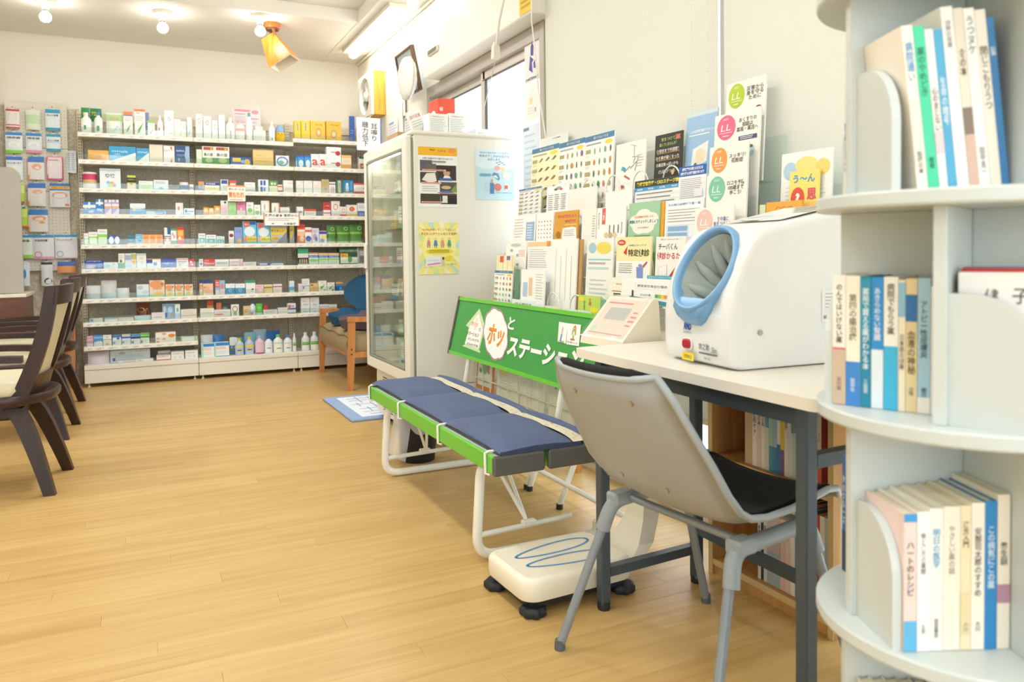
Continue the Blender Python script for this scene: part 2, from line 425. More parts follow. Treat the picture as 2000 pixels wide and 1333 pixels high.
w2 = struct('window_2', r); q = MB(); q.box(WX+.03, WX+.035, 3.40, 4.80, 2.485, 2.665, glass); q.build('pane', w2)
# tall glazing behind the roller blinds
r = MB()
for y in (-1.2, -.02, .98, 2.03, 3.265): r.box(WX-.03, WX+.07, y, y+.045, .03, 2.46, alu, .003)
r.box(WX, WX+.07, -1.2, 3.31, .03, .08, alu, .003); r.box(WX, WX+.07, -1.2, 3.31, 2.41, 2.46, alu, .003)
w3 = struct('window_3', r)
for a, b_ in ((-1.155, -.02), (.025, .98), (1.025, 2.03), (2.075, 3.265)):
    q = MB(); q.box(WX+.03, WX+.036, a, b_, .08, 2.41, glass); q.build('pane', w3)
# unseen shop front glazing, added behind the camera for frontal daylight
r = MB()
for x in (-2.2, -1.0, .2, 1.455): r.box(x, x+.045, Y0R-.08, Y0R-.01, .25, 2.45, alu, .003)
r.box(-2.2, 1.5, Y0R-.08, Y0R-.01, .25, .30, alu, .003); r.box(-2.2, 1.5, Y0R-.08, Y0R-.01, 2.40, 2.45, alu, .003)
w4 = struct('added_window_4', r)
for a, b_ in ((-2.155, -1.0), (-.955, .2), (.245, 1.455)):
    q = MB(); q.box(a, b_, Y0R-.05, Y0R-.044, .30, 2.40, glass); q.build('pane', w4)
# outside
def outside():
    mb = MB(); mb.box(WX+.14, 30, -20, 40, -.3, -.12, M('pale_paving', 'dcd8d0', .8, var=.08)); mb.box(-20, WX+.14, -20, Y0R-.13, -.3, -.12, M('pale_paving', 'dcd8d0', .8, var=.08)); struct('ground', mb)
    p = at(985, 215, X=5.2)
    t = thing('neighbouring_building', 'pale pink building across the street, seen through the window', 'building', (5.2, p.y-5, -.12))
    mb = MB(); mb.box(0, 5, 0, 5, 0, p.z+.12, M('pink_render', 'e9d6d0', .9)); mb.build('wall', t)
    mb = MB(); mb.box(-.06, 5, -.06, 5.06, p.z+.12, p.z+.2, M('pale_coping', 'efe7e2', .9)); mb.build('coping', t)
outside()

# ------------------------------------------------------------------ roller blinds
def blind_fabric():
    m, n, l, b = newmat('blind_fabric'); out = n['Material Output']
    r, g, bl = lin('ecece4'); tc = n.new('ShaderNodeTexCoord')
    tx = n.new('ShaderNodeTexNoise'); tx.inputs['Scale'].default_value = 300; l.new(tc.outputs['Object'], tx.inputs['Vector'])
    bp = n.new('ShaderNodeBump'); bp.inputs['Strength'].default_value = .1; bp.inputs['Distance'].default_value = .001; l.new(tx.outputs[0], bp.inputs['Height'])
    df = n.new('ShaderNodeBsdfDiffuse'); df.inputs[0].default_value = (r, g, bl, 1); l.new(bp.outputs[0], df.inputs['Normal'])
    ts = n.new('ShaderNodeBsdfTranslucent'); ts.inputs[0].default_value = (*lin('e8e8de'), 1)
    mx = n.new('ShaderNodeMixShader'); mx.inputs[0].default_value = .2
    l.new(df.outputs[0], mx.inputs[1]); l.new(ts.outputs[0], mx.inputs[2]); l.new(mx.outputs[0], out.inputs[0])
    return m
bfab = blind_fabric(); chain_m = M('bead_chain_plastic', 'efece2', .4)
for i, (y0, y1, zb, lab) in enumerate(((2.066, 3.295, .40, 'cream roller blind behind the pamphlet rack, nearest the window frame'),
                                       (.80, 2.036, .40, 'cream roller blind on the wall behind the blood pressure monitor'),
                                       (-.45, .76, .40, 'cream roller blind behind the round bookcase'))):
    t = thing('roller_blind', lab, 'blind', (1.775, (y0+y1)/2, zb), 0, 'cream roller blinds')
    hy = (y1-y0)/2
    q = MB(); q.box(-.0006, .0006, -hy, hy, 0, 2.62-zb, bfab); q.build('fabric', t)
    q = MB(); q.box(-.008, .008, -hy, hy, -.022, 0, M('blind_rail', 'e6e1d2', .5), .003); q.build('bottom_rail', t)
    q = MB(); q.tube([(.0, -hy, 2.64-zb), (0, hy, 2.64-zb)], .025, bfab, 12); q.build('roller', t)
    if i == 0:
        q = MB()
        for dy in (.03, .115):
            for k in range(150):
                z = 2.6-zb-k*.0095; c = Vector((-.02, -hy+dy, z)); e = .0026
                q.add([c+Vector(d) for d in ((e,0,0),(-e,0,0),(0,e,0),(0,-e,0),(0,0,e),(0,0,-e))], [(0,2,4),(2,1,4),(1,3,4),(3,0,4),(2,0,5),(1,2,5),(3,1,5),(0,3,5)], chain_m, True)
        tag(q.build('bead_chain', t), kind='stuff')

# ------------------------------------------------------------------ ceiling lamps
lamp_on = EM('fluorescent_diffuser', 'fffdf6', 9.0); bulb_on = EM('bulb_glow', 'fffdf8', BULB)
def fluorescent(loc, lab, L=1.30, big=1.0, pw=1.0):
    t = thing('fluorescent_lamp', lab, 'ceiling light', loc, 0, 'fluorescent ceiling lamps')
    q = MB(); q.box(-.085, .05, -L/2-.05, L/2+.02, -.028, 0, M('lamp_housing', 'e4ddd0', .5), .004); q.build('housing', t)
    q = MB(); q.prism([(-.035, -L/2, -.03), (-.03, -L/2, -.062), (.0, -L/2, -.075), (.03, -L/2, -.062), (.035, -L/2, -.03)], (0, L, 0), lamp_on, True); q.build('diffuser', t)
    q = MB(); q.box(.0, .012, -L/2-.012, -L/2-.004, -.05, -.03, alu); q.build('end_clip', t)
    ld = bpy.data.lights.new('fluorescent_light', 'AREA'); ld.shape = 'RECTANGLE'; ld.size = .09*big; ld.size_y = L*.95; ld.energy = LAMP*pw; ld.color = (.90, .95, 1.0)
    lo = bpy.data.objects.new('fluorescent_light', ld); COL.objects.link(lo); lo.location = (0, 0, -.085); lo.parent = t
fluorescent((1.652, 5.85, CZ), 'lit fluorescent tube lamp along the right ceiling border', 1.30, 1.0, .4)
for k, (x, y) in enumerate(((.25, 4.5), (.25, 2.1), (.25, .1), (-1.5, 3.6), (-1.5, .8), (-.4,-1.6))):  # out-of-view lamps added to light the room and the shelves
    fluorescent((x, y, 2.81), 'added unseen fluorescent lamp on the raised ceiling, %s row from the shelves' % nth(k+1), 1.25, 2.5, (2.3, .9, .8, 1.5, .8, .8)[k])
# bare bulbs in ceramic roses
def bulb_lamp():
    t = thing('bulb_lamp', 'lit globe bulb in white rose, leftmost on the ceiling', 'ceiling light', (-.538, 6.02, CZ), 0, 'bare bulbs in ceramic roses')
    cer = M('glazed_ceramic', 'd8d2c0', .3, coat=.4)
    q = MB(); q.lathe([(.062,0),(.066,-.006),(.06,-.02),(.034,-.035),(.024,-.045),(.021,-.068)], (0,0,0), cer, 20); q.build('ceiling_rose', t)
    q = MB(); q.lathe([(.0185,-.066),(.0185,-.078)], (0,0,0), M('lamp_cap', '6d6656', .4, .7), 14); q.build('cap', t)
    q = MB(); q.lathe([(.014,-.078),(.02,-.086),(.032,-.098),(.037,-.115),(.033,-.132),(.02,-.146),(.002,-.15)], (0,0,0), bulb_on, 18); q.build('bulb', t)
    return t
b0 = bulb_lamp()
for (x, y), lab in zip(((.174, 5.99), (.808, 5.806), (1.60, 4.75)), ('lit globe bulb in white rose, between the other ceiling bulbs', 'lit globe bulb beside the orange spotlight', 'lit globe bulb at the near end of the fluorescent lamp')):
    copy_thing(b0, (x, y, CZ), label=lab)
def spotlight():
    t = thing('orange_spotlight', 'orange wooden ceiling spotlight with angled box shade', 'ceiling light', (.915, 5.978, CZ))
    wd = WOOD('orange_lacquer_wood', 'd8771c', 'ee9a3c', 'z', 1, .35); br = M('bronze_bracket', '9a6a45', .4, .5)
    q = MB(); q.lathe([(.062,0),(.064,-.03),(.06,-.04)], (0,0,0), M('orange_lacquer_mount', 'd0702a', .4), 6); q.lathe([(.05,-.04),(.05,-.055)], (0,0,0), M('dark_under', '6b4a33', .6), 6); q.build('ceiling_mount', t)
    a = Vector((.0, 0, -.055)); piv = Vector((.03, -.05, -.19))
    for dy in (-.05, .05):
        q = MB(); q.bar((0,dy,-.05), piv+Vector((0,dy+.05,0)), .022, .006, br, (0,1,0)); q.build('yoke_arm', t)
    ax = Vector((.42, -.25, -.87)).normalized(); u = Vector((0,0,1)).cross(ax).normalized(); v = ax.cross(u)
    c0 = piv+Vector((0,.05,0))-ax*.10; c1 = c0+ax*.225
    def ring(c, r): return [c+u*(r*sx)+v*(r*sy) for sx, sy in ((-1,-1),(1,-1),(1,1),(-1,1))]
    q = MB(); q.loft([ring(c0,.052), ring(c1,.098)], wd, False, False); q.loft([ring(c1,.098), ring(c1,.086), ring(c0+ax*.012,.044)], M('shade_inside', 'f3ead8', .6), False, False)
    q.poly(ring(c0, .052)[::-1], wd); q.poly(ring(c0+ax*.012, .044), M('shade_inside', 'f3ead8', .6)); q.build('shade', t)
    q = MB(); q.tube([piv+Vector((0,-.012,0)), piv+Vector((0,.004,0))], .008, M('steel_screw', 'b9b9b9', .3, .9), 8); q.build('screw', t)
spotlight()
# ================================================================== FURNITURE
def WM(t):
    """mesh builder that takes room coordinates and stores them relative to thing t (unrotated)"""
    q = MB(); q.T = Matrix.Translation(-Vector(t.location)); return q
steel = M('steel_screw', 'b9b9b9', .3, .9)
# ------------------------------------------------------------------ wall shelving
GX = [-.412, .392, 1.168, 1.802]; GF, GB = 6.62, 6.955
SZ = [1.892, 1.688, 1.474, 1.279, 1.048, .864, .636, .458, .275]     # lower edge of every shelf lip
BASE_TOP = .166
shelf_m = M('shelf_enamel', 'ece7d8', .4, var=.03, scale=12); post_m = M('upright_enamel', 'ddd2ba', .5, var=.04)
def back_panel_mat():
    m, n, l, b = newmat('shelf_back_panel')
    tc = n.new('ShaderNodeTexCoord'); tx = n.new('ShaderNodeTexNoise'); tx.inputs['Scale'].default_value = 45; tx.inputs['Distortion'].default_value = 1.2
    l.new(tc.outputs['Object'], tx.inputs['Vector'])
    cr = n.new('ShaderNodeValToRGB'); e = cr.color_ramp.elements; e[0].position = .35; e[1].position = .65
    e[0].color = (*lin('b7ae9b'), 1); e[1].color = (*lin('cfc6b5'), 1); l.new(tx.outputs[0], cr.inputs[0]); l.new(cr.outputs[0], b.inputs['Base Color'])
    b.inputs['Roughness'].default_value = .6; return m
bpm = back_panel_mat(); slot_m = C('2b2722'); guard_m = CLEAR('acrylic_guard', 'f6faf8', .22, .1); grid_m = C('d6cebd', .5)
BAYN = ['left', 'middle', 'right']
for bi in range(3):
    x0, x1 = GX[bi], GX[bi+1]
    t = thing('wall_shelf', ['cream steel wall shelf bay beside the pegboard', 'cream steel wall shelf bay between two others', 'cream steel wall shelf bay behind the blue backed seat'][bi], 'shelf', ((x0+x1)/2, GF, 0), 0, 'bays of the back wall shelving')
    q = WM(t); q.box(x0+.02, x1-.02, GB, GB+.012, .12, 2.1, bpm)
    fx = x0+.06
    while fx < x1-.03: q.box(fx, fx+.0015, GB-.001, GB, .16, 2.06, grid_m); fx += .058
    z = .2
    while z < 2.05: q.box(x0+.02, x1-.02, GB-.001, GB, z, z+.0012, grid_m); z += .1
    q.build('back_panel', t)
    q = WM(t); q.box(x0+.02, x1-.02, GB-.012, GB, 2.055, 2.12, post_m, .003); q.build('top_rail', t)
    for ux in ([x0] if bi < 2 else [x0, x1]):
        q = WM(t); q.box(ux-.019, ux+.019, GB-.032, GB+.01, .03, 2.128, post_m, .002)
        z = .05
        while z < 2.11:
            for dx in (-.0075, .0075): q.poly([(ux+dx-.0024, GB-.0325, z), (ux+dx+.0024, GB-.0325, z), (ux+dx+.0024, GB-.0325, z+.013), (ux+dx-.0024, GB-.0325, z+.013)], slot_m)
            z += .0235
        q.build('upright', t)
    for k, zb in enumerate(SZ if bi == 0 else SZ[:-1]):
        dz = .038 if (bi == 2 and k == 0) else 0; zt = zb+.03+dz; yf = GF+(.04 if dz else 0)
        q = WM(t); q.box(x0+.001, x1-.001, yf+.012, GB-.034, zt-.022, zt, shelf_m)
        q.box(x0+.001, x1-.001, yf, yf+.012, zb+dz, zt+.004, shelf_m, .003); s = q.build('shelf', t)
        q = WM(t); rr = random.Random(bi*20+k); fx = x0+.02
        while fx < x1-.10:
            wd = .045+.05*rr.random(); q.box(fx, fx+wd, yf-.001, yf, zb+dz+.006, zt-.002, C('f7f6f1'))
            q.box(fx+.006, fx+wd*.7, yf-.0015, yf-.001, zt-.012, zt-.009, C('a9a7a0')); q.box(fx+.006, fx+wd*.45, yf-.0015, yf-.001, zt-.019, zt-.0165, C(rr.choice(['d9604e', 'a9a7a0', '8d8a84'])))
            fx += wd+.004+.05*(rr.random() > .6)
        tag(q.build('price_tags', s), kind='stuff')
        q = WM(t); q.box(x0+.004, x1-.004, yf+.014, yf+.0155, zt, zt+.045, guard_m); q.build('clear_guard', s)
        q = WM(t)
        q.prism([(x0+.022, GB-.03, zt-.022), (x0+.022, GF+.05, zt-.022), (x0+.022, GF+.05, zt-.03), (x0+.022, GB-.03, zt-.075)], (.002, 0, 0), post_m); q.build('bracket', s)
    q = WM(t); q.box(x0+.001, x1-.001, GF-.005, GB-.034, BASE_TOP-.035, BASE_TOP, shelf_m, .003); q.build('base_deck', t)
    q = WM(t); q.box(x0+.002, x1-.002, GF, GF+.02, .03, BASE_TOP-.037, shelf_m, .002); q.build('kick_plate', t)
    for fx in (x0+.03, x1-.03):
        q = WM(t); q.lathe([(.011, 0), (.011, .006), (.006, .008), (.006, .04)], (fx, GF+.03, 0), shelf_m, 10); q.build('foot', t)
# ------------------------------------------------------------------ pegboard
def pegboard():
    t = thing('pegboard', 'cream perforated pegboard hung with packs beside the wall shelves', 'pegboard', (-.70, 6.93, .885))
    pm = M('pegboard_enamel', 'e3dccd', .55, var=.03); dk = C('6e675a')
    zs = [.885, 1.16, 1.50, 1.83, 2.175]
    for a, b_ in zip(zs, zs[1:]):
        q = WM(t); q.box(-.907, -.497, 6.93, 6.942, a+.0015, b_-.0015, pm, .002)
        for i in range(16):
            for j in range(int((b_-a-.02)/.025)):
                x = -.907+.018+i*.025; z = a+.016+j*.025
                q.poly([(x-.0022, 6.9296, z-.0022), (x+.0022, 6.9296, z-.0022), (x+.0022, 6.9296, z+.0022), (x-.0022, 6.9296, z+.0022)], dk)
        q.build('panel', t)
    for i in (-.88, -.52):
        q = WM(t); q.box(i-.012, i+.012, 6.942, 6.966, .9, 2.16, pm); q.build('batten', t)
    return t
peg = pegboard()
# ------------------------------------------------------------------ glass fronted fridge
FX, FY0, FY1 = 1.24, 3.72, 4.53
fr_m = M('fridge_enamel', 'ebe8dc', .35, var=.015, scale=5); fr_d = M('fridge_gasket', '8f8f80', .6)
fglass = CLEAR('showcase_glass', 'f6f8f4', .15, .015)
def fridge():
    t = thing('display_fridge', 'tall cream display fridge with one glass door beside the bench', 'fridge', (1.51, 4.125, 0))
    q = WM(t); x1 = 1.80
    q.box(FX+.006, x1, FY0, FY0+.03, .31, 1.588, fr_m, .004)          # near side
    q.box(FX+.006, x1, FY1-.03, FY1, .31, 1.588, fr_m, .004)
    q.box(FX+.006, x1, FY0+.03, FY1-.03, 1.545, 1.588, fr_m, .003); q.box(x1-.03, x1, FY0+.03, FY1-.03, .31, 1.545, fr_m)
    q.box(FX+.006, x1, FY0+.03, FY1-.03, .31, .36, fr_m); q.build('cabinet', t)
    q = WM(t); q.box(FX-.01, x1+.004, FY0-.006, FY1+.004, 1.588, 1.612, fr_m, .008); q.build('top', t)
    q = WM(t); q.box(FX+.02, x1, FY0+.004, FY1-.004, .045, .308, fr_m, .004)
    gm = C('4b4639')
    for c in range(4):
        for r_ in range(15):
            y = 3.99+c*.105; z = .075+r_*.0135
            if y+.085 < FY1: q.poly([(FX+.0195, y+.085, z), (FX+.0195, y, z), (FX+.0195, y, z+.0065), (FX+.0195, y+.085, z+.0065)], gm)
    b = q.build('compressor_base', t)
    for (x, y) in ((FX+.06, FY0+.06), (FX+.06, FY1-.12), (x1-.06, FY0+.06), (x1-.06, FY1-.06)):
        q = WM(t); q.lathe([(.02, 0), (.02, .015), (.012, .02), (.012, .045)], (x, y, 0), C('3a3733'), 10); q.build('foot', t)
    # door
    q = WM(t); xd = FX-.038; d = .066
    q.box(xd, FX-.004, FY0+.004, FY0+.004+d, .325, 1.585, fr_m, .008); q.box(xd, FX-.004, FY1-.004-d, FY1-.004, .325, 1.585, fr_m, .008)
    q.box(xd, FX-.004, FY0+d, FY1-d, 1.585-d, 1.585, fr_m, .008); q.box(xd, FX-.004, FY0+d, FY1-d, .325, .325+d, fr_m, .008)
    dr = q.build('door', t)
    q = WM(t); q.box(xd+.012, xd+.016, FY0+d, FY1-d, .325+d, 1.585-d, fglass); q.build('pane', dr)
    q = WM(t); q.box(xd-.012, xd, FY1-.06, FY1-.02, .9, 1.05, fr_m, .005); q.build('handle', dr)
    q = WM(t)
    g = .006
    for a in ((FY0+d, FY0+d+g, .325+d, 1.585-d), (FY1-d-g, FY1-d, .325+d, 1.585-d)): q.box(xd-.001, xd+.01, a[0], a[1], a[2], a[3], fr_d)
    q.box(xd-.001, xd+.01, FY0+d, FY1-d, 1.585-d-g, 1.585-d, fr_d); q.box(xd-.001, xd+.01, FY0+d, FY1-d, .325+d, .325+d+g, fr_d); q.build('gasket', dr)
    q = WM(t); q.box(FX-.003, FX+.006, FY0+.012, FY1-.012, .335, .35, fr_d); q.box(FX-.003, FX+.006, FY0+.012, FY0+.03, .335, 1.575, fr_d); q.build('seal', t)
    q = WM(t); q.box(FX+.012, FX+.03, FY0+.05, FY1-.05, 1.528, 1.543, EM('fridge_fill_glow', 'fffdf4', 14)); q.build('added_glow_strip', t)  # glowing strip added to brighten the inside of the fridge
    wire = M('fridge_wire', 'e9e9e4', .3, .2)
    for k, z in enumerate((.52, .72, .93, 1.13, 1.33)):
        q = WM(t); q.box(FX+.05, 1.76, FY0+.035, FY1-.035, z-.006, z, CLEAR('shelf_glass', 'f4faf6', .12, .05)); q.build('shelf', t)
    return t
fridge()
rr = random.Random(3)
for k, z in enumerate((.361, .52, .72, .93, 1.13, 1.33)):
    y = 3.80; n = 0
    while y < 4.34:
        wd = .07+.06*rr.random(); h = .07+.07*rr.random(); n += 1
        col, cn = rr.choice([('f2f1ec', 'white'), ('cfe0ea', 'pale blue'), ('e9d9a0', 'cream'), ('d9e6c0', 'pale green')])
        q = MB(); q.box(FX+.10, FX+.22, y, y+wd, z+.001, z+.001+h, C(col), .001)
        f = Face(q, (FX+.10, y+wd, z+.001), (0,-1,0), (0,0,1), wd, h); f.rect(0, .0, 1, .25, C(rr.choice(['7fb4d6', 'e59a7d', '8fc58a', 'e3c45b']))); f.lines(.1, .45, .9, .85, 3, C('9a9a9a'))
        tag(q.build('medicine_carton', loc=(FX+.16, y+wd/2, z+.001)), '%s carton inside the fridge, %s from the far end of %s shelf up' % (cn, nth(n), nth(k+1)), 'box', 'cartons inside the fridge')
        y += wd+.02+.06*rr.random()
# ------------------------------------------------------------------ folding bench with green sign back
tubew = M('white_tube_enamel', 'f0ede2', .3, var=.02, coat=.3)
green = M('green_board', '46a24c', .45, var=.02); gedge = M('green_edge', '6cc63c', .35, var=.02); capg = M('dark_end_cap', '5b5a54', .55)
def bench():
    t = thing('folding_bench', 'white tube bench with green edged seat and a green sign back', 'bench', (1.12, 2.78, 0))
    Y0, Y1 = 2.07, 3.47
    topm = M('bench_top', 'c9d3d0', .4, var=.02)
    for a, b_ in ((.93, 1.098), (1.116, 1.284)):
        q = WM(t); q.box(a+.004, b_-.004, Y0+.02, Y1-.02, .35, .381, topm); s = q.build('seat_board', t)
        q = WM(t); q.box(a, a+.012, Y0+.018, Y1-.018, .327, .384, gedge, .004); q.build('edge_strip', s)
        q = WM(t); q.box(b_-.012, b_, Y0+.018, Y1-.018, .327, .384, gedge, .004); q.build('edge_strip', s)
        for y in (Y0, Y1-.02):
            q = WM(t); q.box(a-.003, b_+.003, y, y+.02, .325, .3855, capg, .006); q.build('end_cap', s)
    for y in (2.26, 3.30):
        q = WM(t); q.tube(fillet([(1.06, y, .318), (.965, y, .318), (.945, y, .0165), (1.40, y, .0165), (1.40, y-.0, .06)], .07, 6), .0160, tubew, 12); q.build('leg_frame', t)
        q = WM(t); q.tube([(.953, y, .085), (1.30, y, .095)], .0095, tubew, 8); q.build('stretcher', t)
        sgn = 1 if y < 2.8 else -1
        for dy in (.02, .10):
            q = WM(t); q.tube([(1.135, y+sgn*.02, .10), (1.035+.06*(dy > .05), y+sgn*(.12+dy*.4), .34)], .0065, tubew, 8); q.build('brace', t)
        q = WM(t); q.box(1.11, 1.16, y-.012, y+.012, .088, .108, tubew, .004); q.build('clamp', t)
    for y in (2.42, 3.30):
        q = WM(t); q.tube([(1.328, y, .345), (1.375, y, .60)], .011, tubew, 10); q.build('back_support', t)
        q = WM(t); q.tube([(1.331, y-.014, .365), (1.331, y+.014, .365)], .0125, steel, 10); q.build('bolt', t)
        q = WM(t); q.box(1.27, 1.345, y-.03, y+.03, .335, .35, tubew); q.build('bracket', t)
    # backrest board
    B0 = Vector((1.345, 0, .510)); B1 = Vector((1.405, 0, .768)); V = (B1-B0).normalized(); N = Vector((-V.z, 0, V.x)); hgt = (B1-B0).length
    ya, yb = 3.515, 2.185
    q = WM(t); P = lambda y, s, d: Vector((B0.x, y, B0.z))+V*s-N*d
    q.prism([P(ya, .008, 0), P(ya, hgt-.008, 0), P(ya, hgt-.008, .02), P(ya, .008, .02)], (0, yb-ya, 0), green)
    fc = Face(q, P(ya, 0, 0), (0,-1,0), V, ya-yb, hgt)
    def uv(x, y):
        # photo pixel -> position on the tilted board
        d = CR*((x-1000)/F)+CU*(-(y-CY)/F)+CF; o = Vector((0,0,EYE)); k = (Vector((B0.x, 0, B0.z))-o).dot(N)/d.dot(N); p = o+d*k
        return ((ya-p.y)/(ya-yb), (p-Vector((B0.x, p.y, B0.z))).dot(V)/hgt)
    wh = C('fbfbf6'); lg = C('cfe6b4'); orange = C('f19a2c'); brown = C('8a3b1f'); gy = C('8b8b80')
    def poly(pts, m): fc.shape([uv(*p) for p in pts], m)
    poly([(903, 676), (938, 690), (938, 686), (936, 684), (946, 647), (950, 645), (937, 603), (910, 636), (916, 640), (908, 673)], lg)
    poly([(908, 671), (934, 682), (943, 645), (935, 612), (918, 637)], wh)
    def word(s, x, y, hpx, m, vert=False, wpx=None, bold=.02, shear=0):
        u, v = uv(x, y); hh = abs(uv(x, y-hpx/2)[1]-uv(x, y+hpx/2)[1]); wid = (uv(x+wpx/2, y)[0]-uv(x-wpx/2, y)[0]) if wpx else None
        fc.text(s, u, v, hh, m, 1, bold, vert, shear, 4, wid)
    u, v = uv(930, 633); fc.ell(u, v, .011, .09, C('f7efe4')); fc.ring(u, v, .0115, .1, .1, C('e8b48a'))
    word('ホッ', 927, 633, 10, orange, wpx=14); word('と', 938, 644, 7, C('6b7f5a'), wpx=4); word('ステーション', 924, 653, 8, brown, wpx=24); word('かしわざき', 925, 664, 5, gy, wpx=22); word('まちの保健室', 923, 674, 5, gy, wpx=22)
    # cloud
    def cloud(k): return [uv(969+22*k*(1+.07*abs(math.sin(4.5*a)))*math.cos(a)-6*math.sin(a)*-1*0, 653-47*k*(1+.06*abs(math.sin(4.5*a)))*math.sin(a)+.2*22*k*math.cos(a)) for a in [2*PI*i/72 for i in range(72)]]
    fc.shape(cloud(1.06), C('e39a4d')); fc.shape(cloud(1.03), C('8f7fc0')); fc.shape(cloud(.99), wh)
    word('ホッ', 969, 656, 44, C('d9811c'), wpx=33, bold=.035); word('ホッ', 969, 656, 44, orange, wpx=33, bold=.012)
    word('と', 1000, 632, 25, wh, wpx=13, bold=.03)
    word('ステーション', 1060, 691, 44, wh, wpx=152, bold=.045)
    for (xa, xb, ytop, ybot) in ((1090, 1110, 629, 668), (1107, 1136, 632, 673)):
        poly([(xa, ybot), (xb-4, ybot+4), (xb, ytop+3), (xa+3, ytop)], wh)
    u, v = uv(1122, 652)
    for k, c in enumerate(('d9473b', 'f0a33a', 'f2dc4e', '5cae57', '4a8fd0')): fc.ring(u, v-.02, .011-.0014*k, .13-.016*k, .14, C(c), 12, 0, PI)
    fc.ell(u, v-.05, .004, .035, C('9bc94a'))
    u2, v2 = uv(1099, 650); fc.ell(u2, v2+.03, .004, .05, C('e9c7a5')); fc.rect(u2-.004, v2-.12, u2+.004, v2-.02, C('7fa8cf'))
    word('千葉県', 1097, 668, 4, gy, wpx=12); word('サポート', 1119, 670, 4, gy, wpx=22); word('柏市', 1120, 664, 4, C('b0413c'), wpx=9)
    bk = q.build('sign_back', t)
    for s in (0, hgt):
        q = WM(t); a = P(ya, s-.006, -.004); q.prism([P(ya, s-.008, -.005), P(ya, s+.008, -.005), P(ya, s+.008, .024), P(ya, s-.008, .024)], (0, yb-ya, 0), gedge); q.build('edge_strip', bk)
    for y in (ya, yb-.016):
        q = WM(t); q.prism([P(y, -.01, -.006), P(y, hgt+.01, -.006), P(y, hgt+.01, .026), P(y, -.01, .026)], (0, .016, 0), capg); q.build('end_cap', bk)
bench()
def bench_cushion():
    t = thing('bench_cushion', 'navy three section padded cushion with lace strip on the bench', 'cushion', (1.10, 2.80, .386))
    navy = M('navy_quilt', '5a6788', .9, var=.07, scale=60, bump=.3, bscale=500); dkb = M('navy_edge', '3f4a68', .9, var=.08, bump=.3, bscale=400); under = M('grey_underside', '5d5d54', .95, var=.2, scale=200, bump=.5, bscale=500)
    ys = [2.075, 2.545, 3.01, 3.475]
    for i in range(3):
        a, b_ = ys[i], ys[i+1]
        def top(u, v, a=a, b_=b_):
            x = .950-.012*(v > .9)*(a > 3)+u*.26; y = a+v*(b_-a)
            e = min(1, min(u, 1-u)*9)**.5; g = min(1, min(v, 1-v)*5)**.5
            return (x+.006*math.sin(v*9+a*7)*u, y, .389+.034*(.18+.82*e)*(.30+.70*g)+.004*math.sin(v*11+u*3)*g*e)
        q = WM(t); q.grid(top, 14, 14, navy); p = q.build('pad', t)
        q = WM(t)
        q.grid(lambda u, v, a=a, b_=b_: (.951+.006*math.sin(u*PI), a+v*(b_-a), .3865+u*(.389+.034*.18*(.30+.70*min(1, min(v,1-v)*5)**.5)-.3865)+.004*math.sin(v*PI)*u), 3, 12, under); q.build('underside_edge', p)
    q = WM(t); q.grid(lambda u, v: (.950+u*.28, 2.076, .3865+v*(.010+.008*math.sin(u*PI))), 8, 2, dkb); q.build('end_edge', t)
    lace = M('cream_lace', 'e6dcc4', .9, var=.15, scale=300, bump=.3, bscale=300)
    q = WM(t); q.grid(lambda u, v: (1.205+u*.045+.006*math.sin(v*21), 2.08+v*1.39, .3985+.012*abs(math.sin((v*3)*PI))**.5), 3, 48, lace)
    rr = random.Random(5)
    for k in range(130):
        x, y = 1.212+.034*rr.random(), 2.1+1.35*rr.random(); z = .4005+.012*abs(math.sin(((y-2.08)/1.39*3)*PI))**.5
        q.poly([(x-.002, y-.0025, z), (x+.002, y-.002, z), (x+.002, y+.002, z), (x-.002, y+.0025, z)], C(rr.choice(['8a7fb0', 'c98a8a', '86a88a', 'c9b26a'])))
    q.build('lace_strip', t)
    q = WM(t); q.grid(lambda u, v: (1.25+u*.05, 2.08+v*1.39, .388+(.02+.012*abs(math.sin(v*3*PI)))*math.sin(u*PI)), 6, 40, navy); q.build('rear_roll', t)
    tie = M('white_tie', 'eeeae0', .8)
    for y in (2.13, 2.545, 3.01, 3.45):
        q = WM(t); q.tube([(1.0, y, .3895), (.935, y, .3895), (.924, y, .386), (.924, y, .324), (.935, y-.01, .321)], .0045, tie, 6); q.build('tie', t)
bench_cushion()
